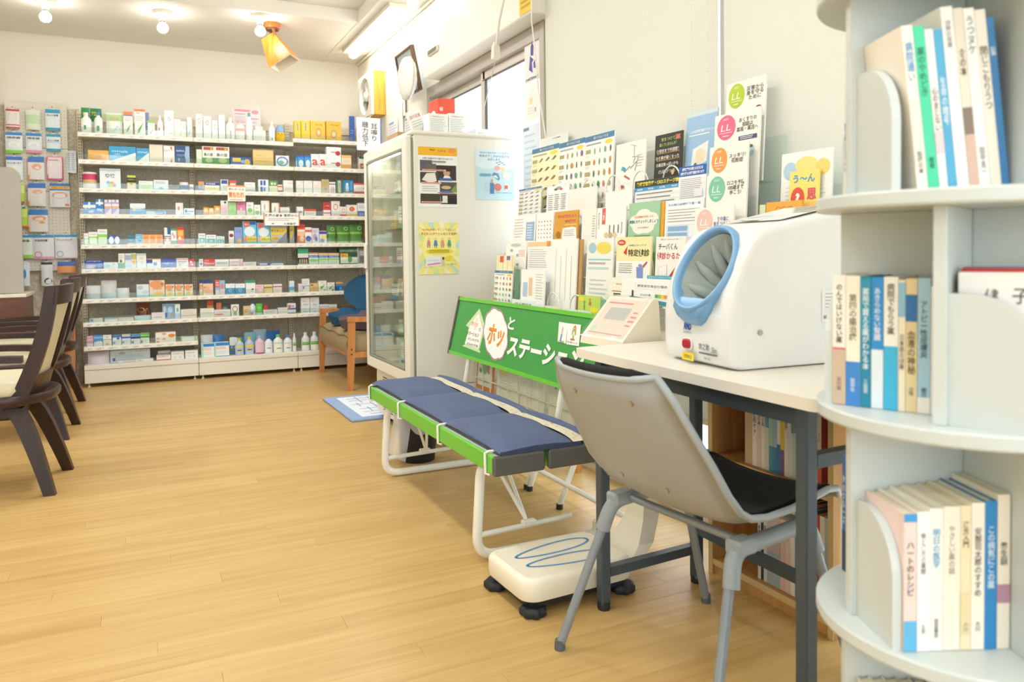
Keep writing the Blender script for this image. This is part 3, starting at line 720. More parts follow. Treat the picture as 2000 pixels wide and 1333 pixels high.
# ------------------------------------------------------------------ folding desk
DZ = .72
dgrey = M('dark_grey_steel', '47525a', .4, .15, var=.03); lami = M('white_laminate', 'efeade', .35, var=.015, scale=6)
def desk():
    t = thing('folding_desk', 'white topped folding desk with dark grey square steel legs', 'desk', (1.33, 1.46, 0))
    a, b_, c, d, r = 1.103, 1.555, 1.012, 1.905, .03
    out = []
    for cx, cy, q0 in ((b_-r, d-r, 0), (a+r, d-r, 1), (a+r, c+r, 2), (b_-r, c+r, 3)):
        for i in range(6): q_ = q0*PI/2+i/5*PI/2; out.append((cx+r*math.cos(q_), cy+r*math.sin(q_), DZ-.024))
    q = WM(t); q.prism(out, (0, 0, .024), lami); q.build('desk_top', t)
    for (x, y) in ((1.135, 1.80), (1.475, 1.82), (1.135, 1.075), (1.475, 1.09)):
        q = WM(t); q.box(x-.015, x+.015, y-.015, y+.015, .014, DZ-.026, dgrey, .003); g = q.build('leg', t)
        q = WM(t); q.lathe([(.017, 0), (.018, .004), (.018, .022)], (x, y, 0), C('24282b'), 12); q.build('foot_cap', g)
    def bar(n, p0, p1, w=.026, h=.026):
        q = WM(t); q.bar(p0, p1, w, h, dgrey); q.build(n, t)
    bar('end_bar', (1.15, 1.80, .105), (1.46, 1.82, .105)); bar('end_bar', (1.15, 1.075, .59), (1.46, 1.09, .59)); bar('end_bar', (1.15, 1.80, .655), (1.46, 1.82, .655))
    bar('back_bar', (1.475, 1.805, .165), (1.475, 1.105, .165))
    bar('top_rail', (1.15, 1.79, .675), (1.15, 1.09, .675), .03, .04); bar('top_rail', (1.475, 1.805, .675), (1.475, 1.105, .675), .03, .04)
    for y in (1.13, 1.76):
        q = WM(t); q.box(1.152, 1.20, y-.004, y+.002, .63, .69, M('bracket_steel', '5d666c', .4, .4), .002); h = q.build('leg_bracket', t)
        for x in (1.165, 1.19):
            q = WM(t); q.tube([(x, y-.008, .645), (x, y-.003, .645)], .004, steel, 8); q.build('rivet', h)
    q = WM(t); q.box(1.45, 1.49, 1.835, 1.842, .60, .65, steel, .003); q.build('hinge', t)
desk()
# ------------------------------------------------------------------ grey shell chair at the desk
def shell_chair():
    t = thing('shell_chair', 'grey plastic shell chair with black seat pad tucked under desk', 'chair', (1.22, 1.45, 0), math.radians(7))
    sh = M('grey_shell', 'a5a8a8', .42, var=.02); rim = M('grey_rim', 'aab2b6', .35, var=.02); pad = M('black_mesh_pad', '0f1012', .85, var=.2, scale=300, bump=.3, bscale=700); leg = M('grey_leg', '8b949a', .35, .2)
    prof = [(-.362, .730), (-.338, .680), (-.300, .61), (-.256, .54), (-.216, .474), (-.176, .428), (-.13, .402), (-.07, .393), (.02, .396), (.10, .405), (.155, .411), (.188, .405), (.202, .390)]
    hw = [.165, .190, .206, .216, .222, .222, .22, .22, .218, .214, .208, .198, .184]
    nrm = []
    for i in range(len(prof)):
        a = Vector(prof[max(0, i-1)]); b_ = Vector(prof[min(len(prof)-1, i+1)]); d = (b_-a).normalized(); nrm.append(Vector((-d.y, d.x)) if True else None)
    nrm = [n if (n.x*.7+n.y*.7) > 0 else -n for n in nrm]
    def surf(off, wscale, lip, i0=0, i1=None):
        idx = range(i0, i1 or len(prof)); R_ = []
        for i in idx:
            row = []
            for k in range(-6, 7):
                v = k/6; y = v*hw[i]*wscale; c = .018*(v*v)+lip*max(0, abs(v)-.8)*5*.012
                p = Vector(prof[i])+nrm[i]*(off+c); row.append((p.x, y, p.y))
            R_.append(row)
        return R_
    def sheet(rows_in, rows_out, m):
        q = MB(); n = len(rows_in); w_ = len(rows_in[0]); vs = [p for r in rows_in for p in r]+[p for r in rows_out for p in r]; o = n*w_
        f = []
        for i in range(n-1):
            for j in range(w_-1):
                a = i*w_+j; f.append((a, a+w_, a+w_+1, a+1)); f.append((o+a, o+a+1, o+a+w_+1, o+a+w_))
        for i in range(n-1):
            for j in (0, w_-1):
                a = i*w_+j; f.append((a, o+a, o+a+w_, a+w_) if j else (a, a+w_, o+a+w_, o+a))
        for j in range(w_-1):
            for i in (0, n-1):
                a = i*w_+j; f.append((a, a+1, o+a+1, o+a) if i == 0 else (a, o+a, o+a+1, a+1))
        q.add(vs, f, m, True); return q
    sheet(surf(.008, 1, 1), surf(0, 1, 1), sh).build('shell', t)
    sheet(surf(.022, .90, 0, 0, 12), surf(.009, .93, 0, 0, 12), pad).build('seat_pad', t)
    # rim bead along the edge of the shell
    q = MB(); R_ = surf(.005, 1.0, 1); path = [R_[i][0] for i in range(len(R_)-1, -1, -1)]+R_[0][1:-1]+[R_[i][-1] for i in range(len(R_))]
    q.tube(path, .0085, rim, 8); q.build('shell_rim', t)
    q = MB(); top = [(Vector(p)+Vector((.004, 0, .010))) for p in R_[0][1:-1]]; q.tube(top, .011, pad, 8, rs=[.004]+[.011]*(len(top)-2)+[.004]); q.build('pad_top', t)
    for k, (i, j) in enumerate(((1, 3), (1, 9), (4, 4), (4, 8), (2, 2), (2,10))):
        if k > 3: continue
        p = Vector(surf(0, 1, 1)[i][j]); q = MB(); q.tube([p+Vector((.0, 0, 0)), p+Vector((-.004, 0, -.001))], .006, steel, 10); q.build('screw', t)
    for sy in (-1, 1):
        y = sy*.195
        q = MB(); q.tube(fillet([(-.272, sy*.250, .01), (-.145, y, .366), (.10, y, .376), (.222, sy*.228, .01)], .05, 6), .0115, leg, 10); fr = q.build('leg_frame', t)
        q = MB(); q.tube(fillet([(-.166, sy*.208, .295), (-.145, y, .366), (.10, y, .376), (.124, sy*.201, .31)], .045, 6), .0185, M('sleeve_plastic', '98a1a6', .4), 10); q.build('sleeve', fr)
        q = MB(); q.box(-.15, -.09, y-.022, y+.022, .355, .388, M('sleeve_plastic', '98a1a6', .4), .006); q.build('mount', fr)
        for (fx, fy) in ((-.272, sy*.250), (.222, sy*.228)):
            q = MB(); q.lathe([(.0135, 0), (.014, .004), (.0125, .025)], (fx, fy, 0), C('5b6166'), 10); q.build('foot_cap', fr)
    q = MB(); q.tube([(-.10, -.19, .372), (-.10, .19, .372)], .01, leg, 8); q.build('cross_tube', t)
    q = MB(); q.tube([(.09, -.19, .378), (.09, .19, .378)], .01, leg, 8); q.build('cross_tube', t)
shell_chair()
# ------------------------------------------------------------------ weighing scale with console
def scale():
    t = thing('weighing_scale', 'cream body scale with blue footprint outlines beside the desk', 'scale', (1.085, 1.965, 0), math.radians(2.5))
    cr_ = M('scale_plastic', 'efe7d2', .4, var=.02); dk = M('black_rubber', '23262a', .6)
    def rr(hx, hy, r, z, n=6):
        o = []
        for sx, sy, q0 in ((1,1,0),(-1,1,1),(-1,-1,2),(1,-1,3)):
            for i in range(n+1): a = q0*PI/2+i/n*PI/2; o.append((sx*(hx-r)+r*math.cos(a), sy*(hy-r)+r*math.sin(a), z))
        return o
    q = MB(); q.loft([rr(.180,.128,.045,.045), rr(.184,.132,.048,.06), rr(.184,.132,.048,.093), rr(.181,.129,.046,.100), rr(.174,.122,.04,.1045), rr(.166,.114,.03,.1065)], cr_); 
    blue = C('6aa6d8')
    for s in (-1, 1):
        path = []
        for i in range(40):
            a = 2*PI*i/40; w_ = .031+.013*(math.cos(a)+.2)*.6
            x = .005+.130*math.cos(a); y = s*(.044+.010*math.cos(a))+w_*math.sin(a)
            path.append((x, y, .1072))
        n = len(path)
        for i in range(n):
            a, b_ = Vector(path[i]), Vector(path[(i+1) % n]); d = (b_-a).normalized(); o = Vector((-d.y, d.x, 0))*.0042
            q.add([a-o-d*.001, b_-o+d*.001, b_+o+d*.001, a+o-d*.001], [(0,1,2,3)], blue)
    q.build('platform', t)
    q = MB(); q.loft([rr(.165,.115,.03,.026), rr(.172,.120,.03,.045)], dk, False); q.build('base_plate', t)
    for (x, y) in ((-.145,-.1), (-.155,.1), (.155,-.1), (.155,.1)):
        q = MB(); o = []
        for z, k in ((0, .85), (.006, 1), (.02, 1), (.026, .8)):
            o.append([(x+(.036+.003*math.cos(7*2*PI*i/42))*k*math.cos(2*PI*i/42), y+(.036+.003*math.cos(7*2*PI*i/42))*k*math.sin(2*PI*i/42), z) for i in range(42)])
        q.loft(o, dk); q.build('levelling_foot', t)
    q = MB(); o = []
    for (x, z, hw_, th) in ((.16,.075,.10,.02), (.22,.078,.09,.022), (.27,.105,.065,.028), (.305,.17,.045,.03), (.32,.28,.036,.03), (.325,.45,.032,.028), (.315,.62,.032,.026), (.30,.70,.034,.024)):
        o.append([(x-th*math.cos(0) if k in (0, 3) else x+th, y, z) for k, y in ((0,-hw_), (1,-hw_), (2,hw_), (3,hw_))])
    q.loft(o, cr_, False); q.build('column', t)
    # console with sloping panel, wrapped in clear film
    a0 = Vector((.20, .0, .715)); a1 = Vector((.32, 0, .835)); V = (a1-a0).normalized(); hw_ = .112; OY = .062
    q = MB(); q.prism([(.195, hw_+OY, .70), (.20, hw_+OY, .722), (.315, hw_+OY, .845), (.335, hw_+OY, .845), (.345, hw_+OY, .72), (.33, hw_+OY, .70)], (0, -2*hw_, 0), cr_)
    f = Face(q, Vector((.20, hw_+OY, .722)), (0,-1,0), Vector((.115, 0, .123)), 2*hw_, math.hypot(.115, .123))
    f.rect(.06, .06, .94, .94, C('f3d9cb')); f.rect(.22, .45, .72, .74, C('b9beb8')); f.ell(.16, .22, .05, .08, C('b7e0b0')); f.lines(.1, .80, .8, .9, 1, C('d98f86')); f.lines(.1, .08, .9, .16, 1, C('c9a59a')); f.lines(.8, .3, .93, .7, 4, C('d98f86'))
    cn = q.build('console', t)
    q = MB(); rr_ = random.Random(8)
    film = CLEAR('clear_film', 'ffffff', .3, .05)
    nz = {}
    def fn(u, v):
        k = (round(u, 3), round(v, 3))
        if k not in nz: nz[k] = .002+.006*rr_.random()
        b_ = Vector((.197+.121*v, hw_+OY+.004-u*(2*hw_+.008), .722+.126*v)); return tuple(b_+Vector((-.72, 0, .69))*nz[k])
    q.grid(fn, 8, 7, film); q.build('clear_wrap', cn)
scale()
# ================================================================== BLOOD PRESSURE MONITOR
def bp_monitor():
    L = Vector((1.385, 1.462, DZ+.001))
    t = thing('blood_pressure_monitor', 'white arm-in blood pressure monitor with blue cuff ring on the desk', 'monitor', L, math.radians(-4))
    wp = M('monitor_white', 'f3f4f2', .3, var=.01, coat=.2)
    prof = [(-.165, .0), (-.188, .012), (-.196, .05), (-.196, .12), (-.186, .18), (-.160, .245), (-.130, .295), (-.100, .322), (-.06, .334), (.02, .348), (.12, .368), (.185, .380), (.200, .372), (.205, .30), (.205, .02), (.195, .0)]
    cxp, czp = 0., .16; W2 = .134
    rings = []
    for y, k in ((-W2, .90), (-W2*.985, .955), (-W2*.94, .985), (-W2*.8, 1), (0, 1), (W2*.8, 1), (W2*.94, .985), (W2*.985, .955), (W2, .90)):
        rings.append([(cxp+(x-cxp)*k, y, czp+(z-czp)*(k if z > .1 else 1-(1-k)*.35)) for x, z in prof])
    q = MB(); q.loft(rings, wp); body = q.build('body', t)
    # cuff opening cut out of the body
    A = Vector((0, -1, 0)); B = Vector((.46, 0, .888)); Nn = A.cross(B); c = Vector((-.138, -.006, .216))
    def el(k, d, ra=.104, rb=.114, n=40, wr=0, ph=0):
        return [c+Nn*d+A*(ra*k*math.cos(2*PI*i/n)*(1+wr*math.sin(7*2*PI*i/n+ph)))+B*(rb*k*math.sin(2*PI*i/n)*(1+wr*math.cos(5*2*PI*i/n+ph))) for i in range(n)]
    if Nn.x > 0: Nn = -Nn
    q = MB(); q.loft([el(.9, -.135), el(.9, .12)], wp, False); cut = q.build('cut', t)
    for ob in (body, cut):
        bm = bmesh.new(); bm.from_mesh(ob.data); bmesh.ops.remove_doubles(bm, verts=bm.verts, dist=1e-5); bmesh.ops.recalc_face_normals(bm, faces=bm.faces); bm.to_mesh(ob.data); bm.free()
    md = body.modifiers.new('b', 'BOOLEAN'); md.object = cut; md.operation = 'DIFFERENCE'; md.solver = 'EXACT'
    dg = bpy.context.evaluated_depsgraph_get(); me = bpy.data.meshes.new_from_object(body.evaluated_get(dg)); body.modifiers.clear(); body.data = me; me.name = 'body'
    bpy.data.objects.remove(cut)
    blue = M('cuff_ring_blue', '7fb0dd', .35, var=.015)
    q = MB(); n = 40
    pr = []
    for d, k in ((-.015, .95), (.012, .99), (.030, 1.0), (.040, .965), (.040, .90), (.030, .865), (.0, .86), (-.02, .86)): pr.append(el(k*1.02, d))
    # deepen the lower lip
    q.loft(pr, blue, True, False); q.build('cuff_ring', t)
    q = MB(); lip = []
    for s, ww_, h in ((0, .085, 0), (.5, .07, .02), (1, .04, .035)):
        pass
    q.loft([[c+Nn*dd+A*(a*w_)+B*bz for a in (-1, -.6, 0, .6, 1)] + [c+Nn*(dd-.03)+A*(a*w_)+B*bz for a in (1, .6, 0, -.6, -1)] for dd, w_, bz in ((.030, .074, -.078), (.034, .062, -.105), (.024, .045, -.124), (.006, .026, -.134))], blue, True); q.build('ring_lip', t)
    cuff = M('cuff_fabric', 'a9b3ad', .75, var=.12, scale=25, bump=.3, bscale=300)
    q = MB(); rg = []
    for d, k, wr, ph in ((.022, .875, .0, 0), (.014, .83, .05, 0), (-.004, .745, .10, .2), (-.026, .65, .15, .5), (-.050, .53, .20, .7), (-.078, .40, .24, .9), (-.104, .25, .24, 1.2), (-.124, .10, .1, 1.7)):
        r = el(k, d, wr=wr, ph=ph); rg.append([p-B*(.03*(1-k)*(.5)) for p in r])
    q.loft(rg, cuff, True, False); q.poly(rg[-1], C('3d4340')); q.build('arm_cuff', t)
    for k, th_ in enumerate((.35, 1.05, 1.6, 2.15, 2.8, 3.5, 4.3, 5.1, 5.8)):
        j = .25*math.sin(k*2.3); P_ = []
        for kk, dd, tw in ((.84, .008, 0), (.70, -.016, .06+.1*j), (.54, -.045, .16+.25*j), (.36, -.085, .3+.4*j)):
            P_.append(c+Nn*dd+A*(.104*kk*math.cos(th_+tw))+B*(.114*kk*math.sin(th_+tw)-.02*(1-kk)))
        q = MB(); q.tube(P_, .012, cuff, 8, rs=[.005, .013, .015, .006]); q.build('cuff_fold', t)
    # front print: emblem, stop button, caution strip, model name
    q = MB(); q.poly([(0,0,0)]*3, wp); q = MB()
    f = Face(q, Vector((-.1965, .118, .003)), (0, -1, 0), (0, 0, 1), .236, .11)
    f.text('AND', .40, .80, .18, C('2f57b8'), wid=.135, bold=.05); f.text('A&D MEDICAL', .40, .66, .05, C('8a93a8'), wid=.14)
    q.build('maker_mark', t); q = MB(); f = Face(q, Vector((-.1965, .118, .003)), (0, -1, 0), (0, 0, 1), .236, .11)
    f.text('診之助', .68, .40, .14, C('6b6b66'), wid=.17); f.text('Slim', .845, .36, .13, C('8d8d88'), wid=.09, shear=.2); f.rect(.60, .24, .90, .28, C('77777a')); f.text('TM-2657', .74, .16, .06, C('9a9a98'), wid=.12)
    q.build('model_name', t)
    q = MB(); f = Face(q, Vector((-.1968, .118-.236*.305, .007)), (0, -1, 0), (0, 0, 1), .236*.205, .019)
    f.rect(0, 0, 1, 1, C('f4d81f')); f.text('非常停止', .5, .5, .55, C('5a5330'), wid=.7); q.build('caution_sticker', t)
    q = MB(); q.T = Matrix.Translation((-.1965, .118-.236*.405, .048)) @ Matrix.Rotation(-PI/2, 4, 'Y')
    def pill(rx, ry, z, n=24): return [(max(-ry*.25, min(ry*.25, 0))+ry*math.copysign(abs(math.sin(2*PI*i/n))**.6, math.sin(2*PI*i/n)), rx*math.copysign(abs(math.cos(2*PI*i/n))**.6, math.cos(2*PI*i/n)), z) for i in range(n)]
    q.loft([pill(.0195, .0155, 0), pill(.0195, .0155, .002), pill(.017, .013, .003)], C('e9e9e4')); q.build('button_bezel', t)
    q = MB(); q.T = Matrix.Translation((-.1995, .118-.236*.405, .048)) @ Matrix.Rotation(-PI/2, 4, 'Y')
    q.loft([pill(.0155, .0115, 0), pill(.0155, .0115, .003), pill(.013, .009, .005)], M('stop_button_red', 'b3202a', .35)); q.build('stop_button', t)
    q = MB(); q.tube([(-.11, -.1345, .085), (-.11, -.138, .085)], .0065, steel, 12); q.build('screw', t)
    q = MB(); f = Face(q, Vector((.07, -.1350, .10)), (1, 0, 0), (0, 0, 1), .085, .075); f.rect(0, 0, 1, 1, C('f6f6f4')); f.lines(.12, .42, .9, .95, 5, C('b5b5b3'), .25); f.text('A&D エー・アンド・デイ', .5, .18, .16, C('5a5a58'), wid=.9); q.build('rating_label', t)
    # sloping top panel with printer cover and ventilation slots
    V = Vector((.205, 0, .042)).normalized()
    q = MB(); f = Face(q, Vector((-.03, .105, .3405)), (0, -1, 0), V, .21, .21)
    f.O += f.N*.0015
    f.rect(.0, .02, 1, .98, C('f0f1ee')); gm = C('8c8f86')
    for k, (a, w_) in enumerate(((.50, .30), (.62, .42), (.74, .55), (.86, .66))): f.rect(.94-w_, a, .94, a+.07, gm)
    f.rect(.05, .10, .55, .42, C('fafaf8')); f.rect(.08, .14, .22, .18, C('7fc58a')); f.lines(.1, .22, .5, .4, 3, C('b9c4d6')); f.rect(.30, .03, .6, .06, C('6b6f6a')); q.build('top_panel', t)
    q = MB(); pts = [(.19, -.10, .27), (.235, -.115, .25), (.25, -.11, .20), (.225, -.10, .13), (.20, -.10, .10)]
    q.tube(fillet(pts, .03, 4), .011, M('cream_hose', 'e2d8bf', .45), 8); q.build('air_hose', t)
    q = MB(); q.box(-.15, .17, -.10, .10, -.001, .0005, C('55585a')); q.build('base_pad', t)
bp_monitor()
# ================================================================== WOODEN BOOK BOX UNDER THE DESK
KX0, KX1, KY0, KY1, KH = 1.555, 1.745, 1.385, 1.862, .70
oak = WOOD('light_oak_board', 'b88548', 'cf9f62', 'z', .6, .5); oak_e = M('pale_edge_band', 'd9bd83', .5, var=.03)
def book_box():
    t = thing('low_bookcase', 'low light wood bookcase with two shelves of books behind the desk', 'bookcase', (1.65, 1.62, 0))
    def pn(n, *b_):
        q = WM(t); q.box(*b_, oak, .001)
        o = q.build(n, t); return o
    for y in (KY0, KY1-.018):
        o = pn('side_panel', KX0+.002, KX1, y, y+.018, 0, KH); q = WM(t); q.box(KX0, KX0+.002, y, y+.018, 0, KH, oak_e); q.build('edge_band', o)
    for n, z0, z1 in (('bottom_board', .03, .048), ('shelf', .352, .370), ('top_board', KH-.018, KH)):
        o = pn(n, KX0+.004, KX1, KY0+.018, KY1-.018, z0, z1); q = WM(t); q.box(KX0+.002, KX0+.004, KY0+.018, KY1-.018, z0, z1, oak_e); q.build('edge_band', o)
    pn('plinth', KX0+.006, KX0+.02, KY0+.018, KY1-.018, 0, .03); pn('back_board', KX1-.006, KX1-.0005, KY0+.018, KY1-.018, .03, KH-.018)
book_box()
# ================================================================== ARMCHAIR, SEAT CUSHIONS, RUG, BIN
def armchair():
    t = thing('wooden_armchair', 'low wooden armchair with thick beige fabric seat by the wall shelves', 'chair', (1.55, 5.98, 0))
    wd = WOOD('chair_oak', 'b9743a', 'd39352', 'z', .8, .4); fb = M('beige_weave', 'a8946f', .95, var=.22, scale=90, bump=.4, bscale=400, stretch=(1, .25, 4)); pip = M('seat_piping', '8a7454', .9)
    y0, y1 = 5.50, 6.48
    def cush(u, v, z): 
        return (1.33+u*.44, y0+.02+v*(y1-y0-.04), z)
    q = WM(t)
    def top(u, v):
        e = (min(1, u*8)*min(1, (1-u)*8)*min(1, v*12)*min(1, (1-v)*12))**.4
        return cush(u, v, .385+.035*e+.006*math.sin(v*16)*e)
    q.grid(top, 14, 24, fb)
    q.grid(lambda u, v: (1.33-.012*math.sin(u*PI), y0+.02+v*(y1-y0-.04), .265+u*.122+.006*math.sin(v*16)*(u > .7)), 5, 24, fb)
    q.grid(lambda u, v: (1.33+v*.44, y0+.02-.008*math.sin(u*PI), .265+u*.121), 5, 10, fb)
    q.grid(lambda u, v: (1.33+(1-v)*.44, y1-.02+.008*math.sin(u*PI), .265+u*.121), 5, 10, fb)
    q.poly([(1.33, y0+.02, .265), (1.77, y0+.02, .265), (1.77, y1-.02, .265), (1.33, y1-.02, .265)][::-1], fb)
    s = q.build('seat', t)
    q = WM(t); q.tube([(1.328, y0+.02+k/24*(y1-y0-.04), .388+.006*math.sin(k/24*16)) for k in range(25)], .005, pip, 6); q.build('piping', s)
    for (x, y, dx) in ((1.335, y0, -.0), (1.335, y1, -.0), (1.74, y0, .03), (1.74, y1, .03)):
        q = WM(t); top_z = .525 if x < 1.5 else .50
        rings = []
        for z, hw_ in ((0, .017), (.25, .026), (top_z, .024)):
            xx = x+dx*(1-z/.5)+.018*(z/.5) ; rings.append([(xx-hw_, y-.015, z), (xx+hw_, y-.015, z), (xx+hw_, y+.015, z), (xx-hw_, y+.015, z)])
        q.loft(rings, wd, False); lg = q.build('leg', t)
        if x < 1.5 and y < 6:
            for z in (.30, .265):
                q = WM(t); q.tube([(x+.01, y-.015, z), (x+.01, y-.019, z)], .006, C('3c3a36'), 10); q.build('bolt', lg)
    for y in (y0, y1):
        q = WM(t); q.prism([(1.325, y-.02, .50), (1.325, y-.02, .535), (1.76, y-.02, .515), (1.76, y-.02, .482)], (0, .04, 0), wd); q.build('arm', t)
        q = WM(t); q.box(1.36, 1.74, y-.01, y+.01, .235, .275, wd, .003); q.build('side_rail', t)
    q = WM(t); q.box(1.345, 1.365, y0+.015, y1-.015, .235, .265, wd, .002); q.build('front_rail', t)
    q = WM(t); q.grid(lambda u, v: (1.755+.02*u, y0+.03+v*(y1-y0-.06), .40+u*.30), 4, 8, fb); q.grid(lambda u, v: (1.785+.02*u, y0+.03+(1-v)*(y1-y0-.06), .40+u*.30), 4, 8, fb); q.build('backrest', t)
armchair()
def posture_seat(name, lab, loc, rz, c, withback, sc=1):
    t = thing(name, lab, 'seat cushion', loc, rz); t.scale = (sc, sc, 1)
    m = M('seat_fabric_'+c, c, .85, var=.06, scale=80, bump=.25, bscale=500)
    q = MB()
    def seat(u, v):
        a = u*2*PI; r = v; x = -.02+.20*r*math.cos(a); y = .205*r*math.sin(a)
        z = .035+.055*(r**2.5)*(.5+.5*abs(math.sin(a)))+(.03*r*r if math.cos(a) > .2 else 0); return (x, y, z)
    q.grid(seat, 36, 8, m)
    q.grid(lambda u, v: (seat(1-u, 1)[0]*(1-v*.12), seat(1-u, 1)[1]*(1-v*.12), seat(1-u, 1)[2]*(1-v)+.002*v), 36, 4, m)
    q.build('seat', t)
    if withback:
        q = MB()
        def half(z):
            e = (z-.285)/.165; return max(.088*min(1, max(0, (.36-z)/.05)), .205*math.sqrt(max(0, 1-e*e)))
        def fr(u, v, d=0):
            z = .05+u*.404; w_ = half(z); y = (v*2-1)*w_; return (.135+.10*u-.09*(v*2-1)**2*w_/.2+d, y, z*.88)
        q.grid(lambda u, v: fr(u, v), 20, 12, m); q.grid(lambda u, v: fr(u, 1-v, .035-.03*(abs(v*2-1)**4)), 20, 12, m)
        b_ = q.build('backrest', t)
        q = MB(); q.tube([Vector(fr(.72+.2*k/8, .12+.76*k/8))+Vector((-.002, 0, 0)) for k in range(9)], .002, M('seat_seam', '173446', .9), 5); q.build('seam', b_)
posture_seat('posture_support', 'blue posture support with butterfly shaped back on the armchair', (1.535, 6.10, .432), math.radians(36), '1f5273', True)
posture_seat('posture_cushion', 'taupe round posture cushion at the near end of the armchair', (1.50, 5.712, .432), .1, '5f5054', False, .86)
def rug():
    t = thing('rug', 'pale blue and white patterned bath rug on the floor before the armchair', 'rug', (1.33, 4.86, 0), math.radians(.5))
    bl = M('blue_pile', '93aacb', .95, var=.22, scale=120, bump=1, bscale=260); wt = M('white_pile', 'e3e8ee', .95, var=.1, scale=120, bump=1, bscale=260)
    rr = random.Random(4); hx, hy = .24, .392
    q = MB(); o = []
    n = 80
    def per(k, d):
        s = k/n*4; e = int(s) % 4; f = s-int(s); a = [(-hx, -hy), (hx, -hy), (hx, hy), (-hx, hy), (-hx, -hy)]; x = a[e][0]+(a[e+1][0]-a[e][0])*f; y = a[e][1]+(a[e+1][1]-a[e][1])*f; return x*(1+d), y*(1+d*.6)
    J = [rr.random()*.012 for k in range(n)]
    for z, d in ((.001, 0), (.008, .012), (.014, -.005)): o.append([(*per(k, d+J[k]), z) for k in range(n)])
    q.loft(o, bl, False); q.build('blue_border', t)
    q = MB(); q.box(-.165, .20, -.33, .33, .0125, .0155, wt, .002); w_ = q.build('white_field', t)
    q = MB(); m = C('8fa3c6', .9)
    for (x0, y0, x1, y1) in ((-.12,.25,.05,.25), (-.12,.18,.02,.18), (-.05,.30,-.05,.10), (.03,.28,.03,.12), (.03,.2,.15,.2), (-.13,.05,.0,.05), (-.09,.09,-.09,-.02), (0,.1,0,-.1), (0,-.02,.14,-.02), (.08,.1,.08,-.12), (-.12,-.1,.06,-.1), (-.06,-.06,-.06,-.2), (-.12,-.2,.1,-.2), (.1,-.15,.1,-.29), (-.1,-.27,.04,-.27), (.03,-.2,.03,-.3)):
        q.bar((x0, y0, .0158), (x1, y1, .0158), .009, .001, m)
    tag(q.build('woven_lines', t), kind='stuff')
rug()
def bin_():
    t = thing('waste_bin', 'black waste bin lined with a clear plastic bag behind the bench', 'bin', (1.175, 3.52, 0))
    q = MB(); q.lathe([(.078, 0), (.082, .004), (.094, .235), (.097, .24), (.092, .24), (.078, .01)], (0,0,0), M('black_bin', '26282b', .5), 24); q.build('bucket', t)
    film = FILM('bag_film', 'f4f6f8', .5); q = MB(); rr = random.Random(6)
    def bag(u, v):
        a = u*2*PI; r = .099+.012*v+.006*math.sin(a*9)*v+.008*math.sin(a*4+1)*v
        z = .262-.06*v-.03*v*math.sin(a*3+.5)-.03*v*max(0, math.cos(a-4.6))
        if math.cos(a-3.35) > .8: z -= .17*v; r += .03*v
        return (r*math.cos(a), r*math.sin(a), max(.004, z))
    q.grid(bag, 48, 6, film); q.grid(lambda u, v: ((.098-.012*v)*math.cos(-u*2*PI), (.098-.012*v)*math.sin(-u*2*PI), .262-.07*v), 32, 2, film); q.build('bin_bag', t)
bin_()
